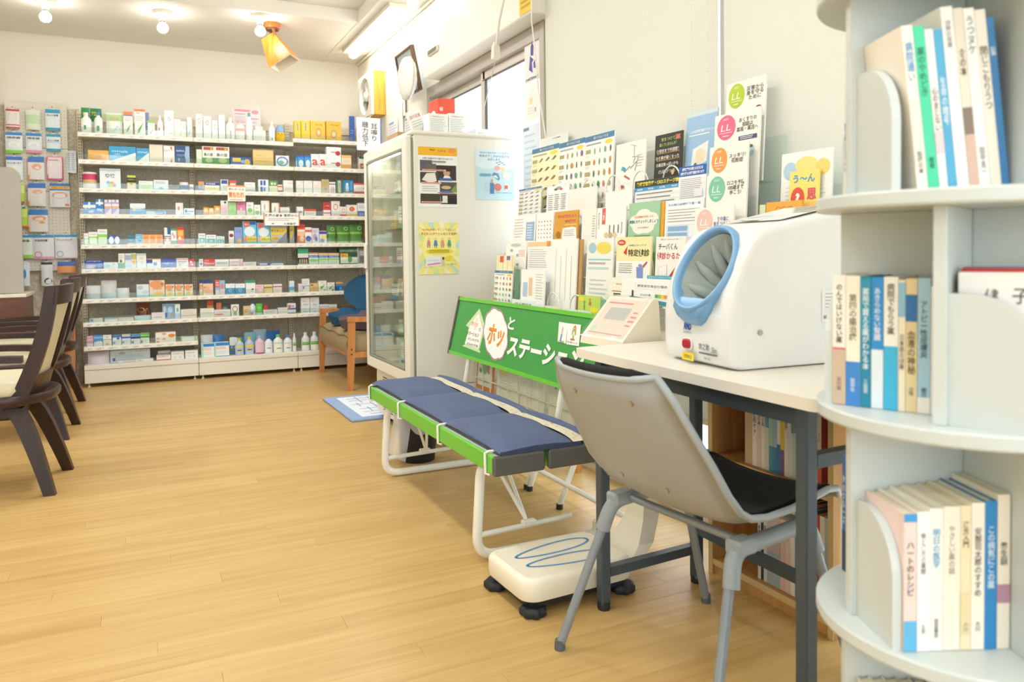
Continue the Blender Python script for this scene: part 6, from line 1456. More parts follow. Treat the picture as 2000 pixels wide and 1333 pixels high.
tier_books(3, 0, [(.0165, .205, 'efe8da', sp([(.12, .55, 'e9e2d2')], '病院通い', '4f9ad0', .78, .06, '医療の本'), 'cream book with blue brushed title'),
    (.0165, .204, '45cfa0', sp([], '薬のやめどき', '2a7a5a', .72, .05, '著者', '2a6a50'), 'bright green book'),
    (.0125, .200, 'f1ece2', sp([(.22, .36, 'f0cdd2')], '心のまじない', '5a564c', .5, .045, None), 'cream book with pink mark'),
    (.0130, .200, '4fa8d0', sp([], '生命の暗号', 'e9f4fa', .55, .06, None), 'sky blue book'),
    (.0180, .228, 'f0efe9', sp([], '健康の常識', '9a9a94', .85, .03, None), 'tall white book'),
    (.0145, .226, 'e6dcc8', sp([(.02, .45, 'd9b5a4'), (.3, .45, '8a7a6a')], '食の本', '6a5a4a', .7, .05), 'cream and pink book'),
    (.0165, .226, 'f4f1e8', sp([], 'うつヌケ', '6a7a8a', .85, .052, '田中圭一'), 'white book with blue pen mark'),
    (.0160, .224, 'efe6d6', sp([], '閉じこもりうつ', '6a6252', .62, .05, None), 'cream book with black title'),
    (.0110, .215, '3f7fb4', sp([], '脳', 'dfeaf4', .8, .05), 'dark blue book at the end')], 'on upper shelf of round bookcase', 'books on the round bookcase', lean=math.radians(-6), x0=-.129, k_=.83)
for tier, L_, pl in ((3, [(.014, .190, 'f0ece2', sp([], '薬剤師になるには', '5a6fb0', .45, .05), 'cream book with blue title'), (.014, .196, 'f3f0e6', sp([(.3, .75, '6fcf9a')], '心', 'd87a8a', .85, .05), 'white book with green strip')], 'on far side of top shelf'),
                     (1, [(.014, .185, '2f5f9c', sp([(0, .35, '2a3a5a')], '海のクルーズ', 'c9dcf0', .62, .07), 'dark blue book'), (.013, .178, 'f2eee2', sp([], '目の本', '6a8a6a', .5, .05), 'white book')], 'on far side of lower shelf')):
    tier_books(tier, 3, L_, pl, 'books on the far side of the round bookcase', x0=-.146)
def kocover(f): f.text('健', .3, .85, .09, C('5a5a56'), wid=.12); f.text('子', .55, .85, .10, C('4a4a46'), wid=.14); f.rect(.82, 0, 1, 1, C('8a7f8f'))
for k, (w_, h, base, look) in enumerate(((.016, .19, 'f0eeea', 'white book with brushed title behind the round bookend'), (.012, .195, 'c0403a', 'red book behind the round bookend'), (.012, .196, '3f6fb0', 'blue book behind the round bookend'), (.014, .190, 'e9c96a', 'yellow book behind the round bookend'))):
    Mx = Matrix.Translation(BC) @ Matrix.Rotation(TIER[2]+PI/2, 4, 'Z') @ Matrix.Translation((-.138+k*.016, -.135, PZ[2]+.0008)); book(Mx, w_, h, .12, base, look, None, kocover if k == 0 else None, 'books behind the bookend')
for k in range(6):
    Mx = Matrix.Translation(BC) @ Matrix.Rotation(TIER[0], 4, 'Z') @ Matrix.Translation((-.120+k*.0184, -.1145, PZ[0]+.001)) @ Matrix.Rotation(math.radians(-9), 4, 'Y')
    book(Mx, .0168, .205, .105, ['e9e2cc', 'efe8d4', 'e0d8c0', 'e9e4d0', '4f5a4a', 'd9b0b0'][k], '%s book, %s from left on lowest shelf of round bookcase' % (['cream', 'pale cream', 'dark cream', 'ivory', 'dark green', 'pink'][k], nth(k+1)), None, None, 'books on the lowest visible shelf')
# ------------------------------------------------------------------ books in the low bookcase
def low_books(zf, ystart, L_, place):
    y = ystart
    for k, (w_, h, base, spine, look) in enumerate(L_):
        if y-w_ < KY0+.0185: break
        Mx = Matrix.Translation((KX0+.022, y, zf+.0008)) @ Matrix.Rotation(-PI/2, 4, 'Z')
        book(Mx, w_, h, .13, base, '%s, %s from left on %s shelf, low bookcase' % (look, nth(k+1), place), spine, None, 'books in the low bookcase'); y -= w_+.0006
yl = at(1455, 880, X=KX0+.022).y
low_books(.370, yl, [(.030, .262, 'c9ae88', sp([], None), 'thick tan book'), (.018, .250, 'efe6e0', sp([], '緩和ケア', '3c3c3c', .5, .07), 'white palliative care book'), (.016, .245, 'e6cfc8', sp([], '看護の本', '6a5a5a', .6, .05), 'pink book'), (.014, .244, 'efeae0', sp([], '臨床の知', '5a5a5a', .6, .05), 'white book'), (.015, .242, 'd9d9d2', sp([(.5, .7, '6fa8d0')], '薬理学', '4a4a4a', .8, .05), 'grey book with blue label'), (.015, .240, 'a9cfc4', sp([(0, .3, '4f9ac0')], '処方', '3f5a5a', .7, .05), 'mint book'), (.014, .238, '9fc4d8', sp([(0, .3, '3f8fc8')], '病態', 'f0f4f6', .7, .05), 'light blue book'), (.013, .236, 'f0ece2', sp([(0, .35, '3f7fb8')], None), 'white book with blue foot'), (.013, .234, 'e9c93c', sp([(0, .3, '7a5a9a')], None), 'yellow book with purple foot'), (.014, .234, 'efeae0', sp([], '診療', '6a6a6a', .6, .05), 'white clinic book'), (.016, .234, 'd9e0e2', None, 'pale grey book'), (.016, .232, 'c8d4d0', None, 'grey green book'), (.014, .232, 'e9dfcc', None, 'ivory book'), (.022, .226, 'd4bd98', sp([], None), 'tan book'), (.016, .224, 'c9bfae', sp([], '医', '5a5a5a', .6, .05), 'grey tan book'), (.013, .222, 'efe9e0', sp([], '看護', '6a6a6a', .6, .05), 'white nursing book'), (.013, .222, 'd9655a', sp([(.3, 1, 'efe6e0')], 'がん', 'c05a5a', .6, .05), 'white and red book')], 'upper')
yl2 = at(1480, 1000, X=KX0+.022).y
low_books(.048, yl2, [(.012, .24, 'e9e4d8', sp([], '事典', '3a3a3a', .6, .05), 'white dictionary'), (.010, .24, '3a3f48', None, 'slim dark book'), (.012, .25, 'd9dde0', sp([], '解剖', '5a5a5a', .6, .05), 'pale grey book'), (.050, .272, 'a9bcc6', sp([(.35, .75, 'c9b8b8')], None), 'thick blue grey book with pink disc'), (.018, .27, 'e3c4b8', None, 'pink book'), (.018, .268, 'e9d0c6', sp([], '統合医療', '5a4a4a', .65, .055), 'pale pink book with black title'), (.016, .262, 'efe8e2', None, 'white book'), (.018, .26, '3f9ab0', None, 'teal book'), (.020, .262, '2a2c30', sp([], '漢方薬', 'd9d9d0', .6, .06), 'black book'), (.016, .26, 'e0a0a8', None, 'rose book'), (.014, .256, '3f86b8', None, 'blue book'), (.014, .25, 'c04a50', None, 'red book'), (.016, .25, 'efe9df', None, 'ivory book'), (.014, .25, 'b9c8d4', None, 'pale blue book'), (.014, .25, 'e9e2d4', None, 'cream book')], 'lower')
# ================================================================== GOODS ON THE WALL SHELVES
def prints(f, code):
    """compact print language: B band, V vertical band, E ellipse, R ring, T text, L lines, S rect, D diagonal, W white swirl"""
    for c in code.split(';'):
        a = c.split(',')
        if not a[0]: continue
        k = a[0]; n = lambda i: float(a[i])
        if k == 'B': f.rect(0, n(1), 1, n(2), C(a[3]))
        elif k == 'V': f.rect(n(1), 0, n(2), 1, C(a[3]))
        elif k == 'S': f.rect(n(1), n(2), n(3), n(4), C(a[5]))
        elif k == 'E': f.ell(n(1), n(2), n(3), n(4), C(a[5]), 12)
        elif k == 'R': f.ring(n(1), n(2), n(3), n(4), .25, C(a[5]), 14)
        elif k == 'T': f.text(a[1], n(2), n(3), n(4), C(a[5]), wid=float(a[6]) if len(a) > 6 else None, bold=.02)
        elif k == 'X': f.text(a[1], n(2), n(3), n(4), C(a[5]), vert=True, wid=float(a[6]) if len(a) > 6 else None)
        elif k == 'L': f.lines(.12, n(1), .88, n(2), int(a[3]), C(a[4]), .35)
        elif k == 'D': f.shape([(n(1), 0), (1, 0), (1, n(2))], C(a[3]))
        elif k == 'F': f.shape([(.2, n(1)), (.85, n(2)), (.55, n(1)+.05)], C(a[3])); f.shape([(.2, n(1)-.08), (.65, n(2)-.18), (.45, n(1)-.05)], C(a[3]))
CO = {2: (140, 190), 3: (430, 190), 4: (140, 380), 5: (430, 380), 6: (140, 560), 7: (430, 560)}
SCL = 6.347
NAMES = {'b': ('medicine_box', 'box'), 'o': ('bottle', 'bottle'), 'p': ('pouch', 'pouch'), 'j': ('jar', 'jar'), 'c': ('clear_bag', 'bag'), 'y': ('plush_chick', 'toy'), 'd': ('display_card', 'card')}
def bottle_mesh(q, cx, cy, z, w_, h, base, cap, code, thin=1):
    r = w_/2; m = M('bottle_'+base, base, .3, var=.02, coat=.2); ch = min(.03, h*.14)
    q.lathe([(r*.95, 0), (r, .004), (r, h*.62), (r*.9, h*.70), (r*.45, h*.80), (r*.36, h-ch)], (cx, cy, z), m, 16, 1, thin)
    q.lathe([(r*.40, h-ch-.002), (r*.42, h-ch), (r*.40, h)], (cx, cy, z), C(cap, .4), 12, 1, thin)
    if code:
        n = 8; a0 = 1.05                                        # curved label on the front
        lay = 0
        for c in code.split(';'):
            a = c.split(',')
            if a[0] in ('B', 'S', 'E'):
                if a[0] == 'B': u0, u1, v0, v1, cc = -1, 1, float(a[1]), float(a[2]), a[3]
                else: u0, u1, v0, v1, cc = float(a[1])*2-1, float(a[3])*2-1, float(a[2]), float(a[4]), a[5]
                if a[0] == 'E': u0, u1, v0, v1 = (float(a[1])-float(a[3]))*2-1, (float(a[1])+float(a[3]))*2-1, float(a[2])-float(a[4]), float(a[2])+float(a[4])
                lay += 1; rr = r*1.004+.0002*lay
                def g(u, v): b = -PI/2+a0*(u0+(u1-u0)*u); return (cx+rr*math.cos(b), cy+rr*thin*math.sin(b), z+h*.62*(v0+(v1-v0)*v))
                q.grid(g, 6, 1, C(cc))
def pouch_mesh(q, x0, x1, y, z, h, base, code, d=.03, clear=None):
    m = clear or C(base, .35); w_ = x1-x0
    def fr(u, v):
        b = math.sin(min(1, (1-v)*1.25)*PI*.5)*(1-(abs(u*2-1))**3)
        return (x0+w_*u, y+d*.5-d*.5*b, z+h*v)
    q.grid(lambda u, v: fr(u, v), 8, 8, m); q.grid(lambda u, v: (x0+w_*(1-u), 2*(y+d*.5)-fr(1-u, v)[1]+.0005, z+h*v), 8, 8, m)
    if code:
        class PF(Face):
            def p(s, x, y_): X = fr(max(0, min(1, x)), max(0, min(1, y_))); return Vector((X[0], X[1]-.0006-.00012*s.k, X[2]))
        f = PF(q, (x0, y, z), (1,0,0), (0,0,1), w_, h)
        for c in code.split(';'):
            a = c.split(',')
            if a[0] in 'B':                                      # bands follow the bulge in strips
                f.k += 1; q.grid(lambda u, v: tuple(f.p(u, float(a[1])+(float(a[2])-float(a[1]))*v)), 8, 3, C(a[3], .35))
            elif a[0] in ('T', 'X'): 
                g = Face(q, (x0, y-.0015, z), (1,0,0), (0,0,1), w_, h); prints(g, c)
            else: prints(f, c)
def goods(tier, crop, rows):
    for r in rows: PEND.append((tier, crop, r))
PEND = []
# each entry: zoomed-crop left, right, top, kind, base colour, look, print code, extra
goods(0, 2, [(105,222,125,'p','1f8a4a','green refill pouch with yellow title at the back','B,0,.55,f2f4ee;T,徳用,.5,.75,.16,f0e030,.6',.09),(225,368,135,'p','1f7a46','dark green refill pouch at the back','B,0,.5,e9eee6;T,アロエ,.45,.78,.15,f0e030,.7',.09),
 (88,245,185,'o','f1f2ee','round white bottle with green leaf','S,.3,.3,.5,.62,3f9a5a','f4f4f0'),(275,382,180,'o','f0f2ee','white bottle with green leaf','S,.3,.2,.6,.6,5aa85a','4f86c0'),(425,625,188,'p','e9f0e4','white and green refill pouch','B,.62,.92,b9dc9a;T,アロエ,.5,.72,.14,e08a8a,.6;E,.7,.3,.14,.12,bfd8e6;F,.2,.5,6fae5a'),(640,755,180,'b','f1f1ec','white box with orange top and green leaf','B,.86,1,e98a4a;B,.82,.86,6a7fc0;F,.2,.5,6fb84a;L,.6,.78,3,c9c4c0'),(775,910,150,'b','eff2ec','tall white box with orange top and green leaf','B,.92,1,e9804a;T,薬用,.3,.85,.06,d86a5a,.3;F,.18,.52,5aae4a;L,.55,.75,3,cfcac4'),(912,958,190,'b','7d94b4','slim grey blue box standing behind',"L,.3,.7,3,a9b9d0",.05),(940,1030,290,'b','eef3e8','small white box with green leaf','B,.85,1,9fcf7a;F,.2,.5,6fb84a'),(1055,1135,228,'o','f6f5f2','slim white bottle with red swirl','E,.35,.6,.12,.12,d88a90','f4f2f0'),(1145,1265,165,'b','f5f5f3','tall white box with blue emblem','R,.5,.68,.14,.07,5a86b8;L,.1,.2,1,c4c4c4'),(1270,1350,270,'b','f5f5f3','white box with pale blue emblem','R,.5,.66,.13,.08,8fb4cc'),(1350,1420,300,'b','f6f4f3','white box with pale pink emblem','R,.5,.66,.13,.09,e0a8b0')])
goods(0, 2, [(1428,1490,250,'b','f0f3f4','narrow white box with leaf sketch','F,.2,.5,a9c4cc'),(1495,1620,205,'b','f5f3f2','tall white box with pink swirl','R,.5,.72,.22,.11,e0a0a8'),(1630,1730,235,'b','f5f3f2','white box with pink swirl','R,.5,.70,.2,.11,e0a0a8'),(1735,1812,290,'b','f5f3f2','small white box with pink swirl','R,.5,.66,.18,.12,e6b4ba'),(1818,1900,220,'b','f6f5f4','plain tall white box with pink mark','R,.45,.75,.18,.09,e6b4ba')])
goods(0, 3, [(70,185,250,'o','f3f4f3','clear white bottle with small black print','S,.4,.1,.6,.7,c4c8cc','f0f2f2'),(185,312,280,'o','f6ece8','pink and white round bottle','B,.75,.95,e9b0a8','f0c4bc'),(318,405,190,'o','f4f6f6','tall white bottle with light blue cap','L,.2,.4,2,cfd8dc','5ab0cc'),(412,565,410,'b','eceae2','small cream carton','L,.3,.7,2,d9d5c8'),(430,530,360,'b','e9e7e0','cream carton standing behind','',.06),(602,680,300,'o','f3f5f5','slim white tube bottle with green mark','S,.4,.15,.6,.35,6fae7a','f0f2f2'),(690,812,335,'y','f2c01e','yellow round chick plush with blue cap',''),
 (155,500,138,'d','f6e3e4','pale pink cosmetic display card behind bottles','S,.06,.90,.62,.96,e79aa4;E,.8,.9,.14,.06,e9a4ae;S,.06,.82,.45,.84,c9808a;S,.06,.6,.45,.78,dcd5da;S,.55,.7,.92,.72,c9808a;L,.45,.65,2,d9c4c8',.13)])
goods(0, 3, [(890,1010,285,'b','f3cf2a','yellow box with grey title block, left of a pair','S,.3,.45,.7,.9,d8cfa0;X,健胃清,.5,.68,.14,5a5a4a,.16;B,.0,.12,e9b4a0'),(1015,1125,285,'b','f3cf2a','yellow box with grey title block, right of a pair','S,.3,.45,.7,.9,d8cfa0;X,健胃清,.5,.68,.14,5a5a4a,.16;B,.0,.12,e9b4a0'),(1130,1315,285,'b','f0c24a','golden box with ring emblem, left of a pair','T,iitomeg,.55,.8,.1,b57a2a,.5;R,.55,.42,.2,.22,c98a6a;E,.55,.42,.1,.1,f3e0b0'),(1325,1515,290,'b','eeb83c','golden box with ring emblem, right of a pair','T,iitomeg,.55,.8,.1,9a6a2a,.5;R,.5,.36,.2,.22,8a86b0;E,.5,.36,.1,.1,f0d080'),(1618,1682,225,'b','3f62b0','tall blue box beside the hanging sign','L,.3,.5,2,7d94cc')])
goods(1, 2, [(202,460,658,'b','f0b048','wide orange and white box','B,0,.22,f5ead8;E,.5,.2,.5,.14,f0a038;T,かきにくを元気,.45,.66,.14,f8ecd0,.7;T,60粒,.55,.45,.1,9a6a2a,.2'),(462,795,612,'b','2f9fd0','wide blue box with white diagonal','D,.0,.62,f3f6f6;T,サラサラ心臓粒,.4,.66,.14,eaf6fb,.6;T,300,.3,.48,.1,bfe0f0,.2'),(800,960,632,'b','2f9fd0','blue box with white diagonal','D,.0,.7,f3f6f6;T,サラサラ心臓,.5,.70,.13,eaf6fb,.8'),(962,1130,590,'b','ecdfc8','plain cream box','L,.1,.25,1,d9cbb0'),(1137,1275,602,'b','f4f0ec','white box with red wave','S,.62,0,.78,.95,e0584a;E,.5,.5,.3,.4,f4f0ec;T,ヒルマ,.3,.72,.12,d87a6a,.5'),(1282,1460,606,'b','2c4f86','navy and light blue placenta box','S,.72,0,1,1,9fc0e0;E,.95,.5,.3,.4,9fc0e0;T,Aqua Placenta,.35,.72,.12,e4ecf6,.55;L,.4,.55,2,8fa8d0;E,.25,.22,.08,.1,6fa8d0')])
goods(1, 2, [(1468,1615,645,'b','dfe9cc','pale green box with flowers','E,.5,.3,.3,.2,eef0d8;E,.3,.6,.12,.12,f3f3e8'),(1617,1790,610,'b','f4f4ee','white and green mulberry leaf box','S,.1,.8,.9,.96,c0503c;E,.75,.88,.1,.07,e9b04a;T,桑の葉,.5,.55,.18,5a6a5a,.75;B,0,.38,4f9a5a;E,.55,.25,.3,.14,b9c88a')])
goods(1, 3, [(-90,113,615,'b','f4f4ee','white and green mulberry leaf box beside its twin','S,.1,.8,.9,.96,c0503c;E,.75,.88,.1,.07,e9b04a;T,桑の葉,.5,.55,.18,5a6a5a,.75;B,0,.38,4f9a5a;E,.55,.25,.3,.14,b9c88a'),(128,385,745,'b','2f5fae','blue box with yellow label and balloon','S,.1,.45,.5,.9,f0d040;E,.8,.45,.15,.35,f0c040;E,.6,.5,.1,.2,8fc8e8;B,0,.18,e9ecf0'),(405,660,652,'b','e0c07a','kraft coloured box','B,.55,.95,e6cc90;T,ルイボスティー,.4,.65,.08,c09a50,.5;L,.3,.36,1,9a7a3a'),(690,853,725,'b','eef3f6','white box with blue swirl','R,.5,.5,.45,.42,4f86c0;E,.4,.4,.22,.2,7fc0a0;T,キレイ,.45,.75,.14,c06a9a,.6')])
goods(1, 3, [(868,952,725,'b','3f9ad8','sky blue box, first of three','E,.55,.35,.35,.3,eaf5fb;B,.85,1,2f6fc0'),(955,1040,725,'b','3f9ad8','sky blue box, second of three','E,.55,.35,.35,.3,eaf5fb;B,.85,1,2f6fc0'),(1043,1125,725,'b','3f9ad8','sky blue box, third of three','E,.55,.35,.35,.3,eaf5fb;B,.85,1,2f6fc0'),(1127,1224,705,'b','f6f1ee','white box with red letter a, left of a pair','T,a,.5,.42,.42,e03a30,.75'),(1226,1320,705,'b','f6f1ee','white box with red letter a, right of a pair','T,a,.5,.42,.42,e03a30,.75'),(1322,1500,758,'b','f6f3f2','lower white box with red pipe picture','E,.78,.45,.18,.22,b5353a;S,.3,.5,.7,.58,c0605a'),(1505,1625,720,'b','f4e6cc','cream and orange box','B,0,.35,f0a850;B,.8,1,f0c070;L,.45,.7,3,e0b880'),(1720,1812,742,'b','f3f3f0','white box with red square and green lid','B,.86,1,1f7a50;S,.15,.1,.85,.5,d8453a;T,大,.5,.3,.2,f6f0ea,.4')])
goods(1, 3, [(1318,1498,620,'b','f6f3f2','upper white box with red pipe picture','E,.78,.45,.18,.22,b5353a;S,.3,.5,.7,.58,c0605a',0,758)])
goods(2, 2, [(118,310,928,'j','d0406a','large pink and gold lidded canister','B,.0,.35,f0e6dc;B,.35,.62,d8b080;B,.62,.92,d0406a','f3e9ee'),(345,605,885,'b','e9eef2','large white box with brushed title','B,.88,1,c4d4e4;S,.3,.85,.75,.88,f0dc60;T,爽快,.5,.66,.18,6a6a70,.5;E,.4,.32,.1,.08,8fc0e0;E,.58,.3,.1,.08,f0b060;E,.5,.18,.14,.08,c4dc80;E,.7,.2,.08,.08,e88aa8'),(686,795,970,'b','cfd23a','yellow box with black picture','B,.5,.85,2b2a1c;T,マルマン,.5,.7,.1,e0d040,.8;B,0,.42,e9dcb0;X,粒,.5,.4,.16,2b2a1c,.3'),(832,1010,1040,'b','cfe9b8','pale green and white box','B,.6,1,eef3ea;T,ザ・グリーン,.4,.82,.14,4a4a4a,.6;L,.2,.5,3,a8d090'),(1015,1200,1027,'b','dfe9f0','white and blue box with rainbow','L,.65,.85,2,d08a6a;E,.5,.1,.18,.2,5ac0cc;B,0,.14,8fb8d8'),(1338,1450,1056,'j','e9ecf2','small white jar with navy band','B,.2,.75,4a5a8a','f1f2f4')])
goods(2, 2, [(1458,1565,1082,'j','eceff4','small white jar with pale navy band','B,.3,.7,8a94b4','f1f2f4'),(1572,1643,1046,'b','f0a04a','orange and blue box','B,.0,.3,6f86c0;S,.2,.35,.8,.7,7fa0d0'),(1646,1835,1052,'b','f4f3ea','white navy and yellow box','B,.65,.98,3f4f8a;T,駆風解毒湯,.4,.8,.16,e9ecf4,.6;B,.0,.45,eee08a;L,.2,.4,2,d0b850')])
goods(2, 3, [(5,100,1022,'b','f1f1ee','white box with navy emblem','S,.1,.65,.9,.95,3f5a9a;L,.2,.55,3,c4c8cc'),(115,200,1032,'b','e9584a','red and white box behind the price card','S,.1,.3,.9,.75,f3e4de'),(300,435,1056,'b','f3f3f0','white box with grey wave','T,カイゲン,.45,.75,.14,4a5a8a,.6;E,.5,.1,.5,.2,c4ccd4'),(472,600,1022,'b','eef2f7','white box with blue blocks','S,.2,.55,.42,.92,3f6ab8;S,.5,.55,.72,.92,3f6ab8;S,.2,.05,.42,.45,3f6ab8;S,.5,.1,.7,.4,6f90cc'),(606,710,1036,'b','6a9a50','green and cream box','B,0,.55,e9ecd0;E,.35,.75,.15,.12,dfe6c0;E,.7,.75,.15,.12,cfdcb0'),(712,775,1085,'b','f2ece8','white and red box','B,.7,.85,d8504a;B,0,.3,d8606a'),(782,903,1032,'b','f5f0ea','white box with orange corner','T,ルル,.7,.8,.16,e0906a,.4;L,.2,.6,3,d9d4cc')])
goods(2, 3, [(918,1030,1036,'b','f4f0ea','cream box with orange print, first of three','T,ビオ,.75,.85,.1,e09a7a,.3;L,.3,.7,3,dcd4c8'),(1036,1145,1036,'b','f4eeea','cream box with orange print, second of three','T,ビオ,.75,.85,.1,e09a7a,.3;L,.3,.7,3,dcd4c8'),(1152,1254,1040,'b','f4eeea','cream box with orange print, third of three','T,ビオ,.75,.85,.1,e09a7a,.3;L,.3,.7,3,dcd4c8'),(1257,1350,1020,'b','cdb583','tan box with black character','X,う,.5,.3,.2,3a3428,.4;L,.55,.85,3,b59a66'),(1352,1430,1052,'b','f3f0ee','white box with pink figures','E,.35,.35,.12,.3,e0b0b0;E,.65,.35,.12,.3,d8a8a8;B,.78,.86,4a4a4a'),(1435,1520,1026,'b','4f7a5a','dark green box with grey panel','S,.3,.1,.7,.95,cfd4cc;X,葛根湯,.5,.6,.14,4a4a4a,.2'),(1522,1650,1030,'b','2f86c4','blue box with white figure','E,.4,.7,.13,.12,eaf2f8;S,.25,.2,.55,.6,cfe4f2;S,.7,.3,.92,.9,5aa8dc;B,0,.12,e0c86a'),(1655,1815,1066,'b','f4ece8','white box with red lid and foot','B,.85,1,d8605a;B,0,.26,d84a48;T,ササウシ A錠,.5,.55,.12,6a5a5a,.7')])
goods(3, 4, [(92,300,95,'b','2f86d0','blue box with white cross','B,.55,.78,f2f6fa;S,.42,.5,.58,1,f2f6fa;T,30枚,.65,.25,.26,f2f6fa,.45;S,.1,.4,.3,.55,f0b050'),(297,392,60,'b','2f86d0','tall blue box with white cross','B,.68,.82,f2f6fa;S,.38,.6,.62,1,f2f6fa;T,30g,.5,.3,.22,f2f6fa,.7'),(405,494,66,'b','b58ad0','purple and white box, left of a pair','B,.55,1,f0eaf4;S,.4,.72,.6,1,b58ad0;B,.72,.84,cbb0e0;B,.42,.52,f0c060;D,.0,.5,e3d3f0'),(497,586,66,'b','b58ad0','purple and white box, right of a pair','B,.55,1,f0eaf4;S,.4,.72,.6,1,b58ad0;B,.72,.84,cbb0e0;B,.42,.52,f0c060;D,.0,.5,e3d3f0'),(722,915,112,'b','4f9ad0','white and blue box with wave','B,.62,1,eef4f6;E,.5,.62,.5,.1,dfeef6;T,目にやさしい,.55,.42,.14,f0f4e0,.6;E,.25,.45,.1,.1,f0d050'),(922,1168,208,'b','cfe0ee','low wide pale blue box','V,.45,.95,7fa8d8;L,.3,.7,1,f0f4f8'),(1288,1382,104,'b','f5f0ea','white box with coral mark','E,.4,.55,.16,.18,e89a7a;V,.75,.85,cdd4dc')])
goods(3, 4, [(1392,1630,172,'b','eef2f6','wide white box with blue arrow','E,.2,.6,.12,.25,3f6fb0;S,.2,.5,.9,.62,4f80c0;S,.1,.15,.6,.28,8fb8e0'),(1632,1698,158,'b','f0a030','orange box, first of three','S,.15,.45,.85,.85,f8d890;B,0,.2,e08a20'),(1700,1764,166,'b','f3b868','orange and white box, second of three','S,.15,.5,.85,.9,f8e4c0;L,.1,.4,2,d88a40'),(1766,1845,142,'b','f0a428','orange box with white oval, third of three','E,.5,.7,.32,.14,fbf0d8;B,0,.16,f8e6c0')])
goods(3, 5, [(5,100,76,'b','f3d4de','pink and white box','B,.7,1,f6f2f0;E,.6,.88,.14,.08,4a4a4a;L,.2,.5,3,e0a0b4'),(102,200,98,'b','b8e8a4','pale green box','T,ピカ,.55,.5,.12,7abf6a,.3;L,.2,.4,2,a0d88c'),(203,316,96,'b','e88ab0','pink and white box with title','B,0,.4,f3e0e8;T,にきび,.45,.85,.12,c04a80,.5;E,.5,.5,.1,.1,f6e8ee'),(322,416,96,'b','f3f5ee','white box with green foot','B,.0,.25,e4ecd8;E,.5,.42,.35,.16,8fd070;T,快便,.5,.75,.12,7a9a6a,.5'),(420,500,128,'b','f3f5ee','small white box with green foot','E,.5,.3,.35,.18,8fd070;T,快便,.5,.7,.13,7a9a6a,.5'),(507,615,78,'b','f3f1ea','tall white box with orange edge','V,.88,1,e8a070;X,大草胃,.4,.6,.12,4a4a44,.16'),(638,737,106,'b','f3f1ea','white box with orange edge','V,.85,1,e8a070;X,大草腸,.4,.55,.12,4a4a44,.16'),(745,862,158,'b','e6e6e6','low grey box','L,.3,.7,2,c4c8c8'),(877,1030,152,'b','f3f1ec','low white box with handwriting','T,大草養胃湯,.5,.45,.2,5a5a54,.7')])
goods(3, 5, [(1042,1190,180,'b','f3ece8','white box with red lid','B,.7,1,d8604a;L,.2,.55,2,d0a8a0'),(1278,1368,98,'b','d8503c','red and white box','B,.05,.2,f3e4dc;S,.15,.55,.85,.95,c23a30;T,ノーベル,.5,.75,.1,f6e6e0,.6;B,.3,.45,f6f0ea'),(1377,1484,83,'b','f3f1ee','white box with red sun','R,.5,.62,.28,.2,d86a4a;B,0,.2,f0d8d4'),(1484,1566,152,'b','f3f0ec','small white box with red sun','R,.55,.6,.26,.22,d86a4a;B,0,.24,d83a38'),(1568,1700,130,'b','f4f0ea','white box with red sun and yellow foot','E,.5,.65,.26,.2,d8603a;E,.5,.65,.16,.12,e08a5a;B,0,.22,f0c83c'),(1703,1805,108,'b','eef2f5','white and blue box','B,.0,.42,2f62b0;L,.08,.32,3,cfdcf0;L,.6,.85,2,9fb8cc'),(1808,1850,172,'b','f3ece8','narrow white and red box','E,.5,.35,.3,.2,d8604a')])
goods(4, 4, [(120,208,482,'b','8fd860','small green and white box','B,.55,1,f3f4ee;T,ラクロン,.5,.78,.1,5a5a54,.7;S,.1,.1,.9,.5,f0f0e4'),(210,320,466,'b','9fdc70','green and white box','B,.65,1,f3f4ee;T,ラクロン,.5,.82,.09,5a5a54,.7;S,.1,.08,.9,.55,e9f3dc'),(320,441,432,'b','8fd860','taller green and white box','B,.68,1,f3f4ee;T,ラクロン,.5,.84,.09,5a5a54,.7;S,.08,.06,.92,.5,dcefc8;L,.1,.4,3,b8d89c'),(446,606,512,'b','3f5fb8','blue box with two white diamonds','E,.28,.5,.2,.42,f3f4f8;E,.74,.5,.2,.42,f3f4f8'),(692,785,506,'b','3f7d94','dark teal box','T,ウェル,.45,.5,.16,bcdbe2,.5;B,.0,.2,c8d8d8'),(790,880,492,'b','7fc0e4','light blue box','T,ビタ,.35,.72,.14,f2f8fb,.4;E,.6,.4,.25,.08,2f6f90;B,0,.16,dfeef6'),(876,1130,496,'b','f2c89a','wide orange box of three windows','S,.05,.15,.3,.85,f09a3c;S,.37,.15,.63,.85,f09a3c;S,.7,.15,.95,.85,f09a3c;B,.92,1,e8862c;B,0,.1,f6ead8'),(1147,1224,412,'b','f3f2ee','white box with blue and red corners','S,.5,.6,1,1,2f62a8;B,.45,.5,2f62a8;B,.2,.4,e8784a;E,.5,.28,.3,.1,f6ece4'),(1228,1300,426,'b','eef3ee','white and green box','B,.88,1,5aae6a;E,.35,.65,.15,.1,e8a0b0;E,.6,.5,.15,.1,e8a0b0;B,0,.25,6fae7a'),(1304,1392,406,'b','f0902c','orange and red box','B,.85,1,d83a30;S,.15,.5,.85,.8,f8c060;E,.4,.35,.2,.12,f8e6c0;B,0,.28,e03a2c')])
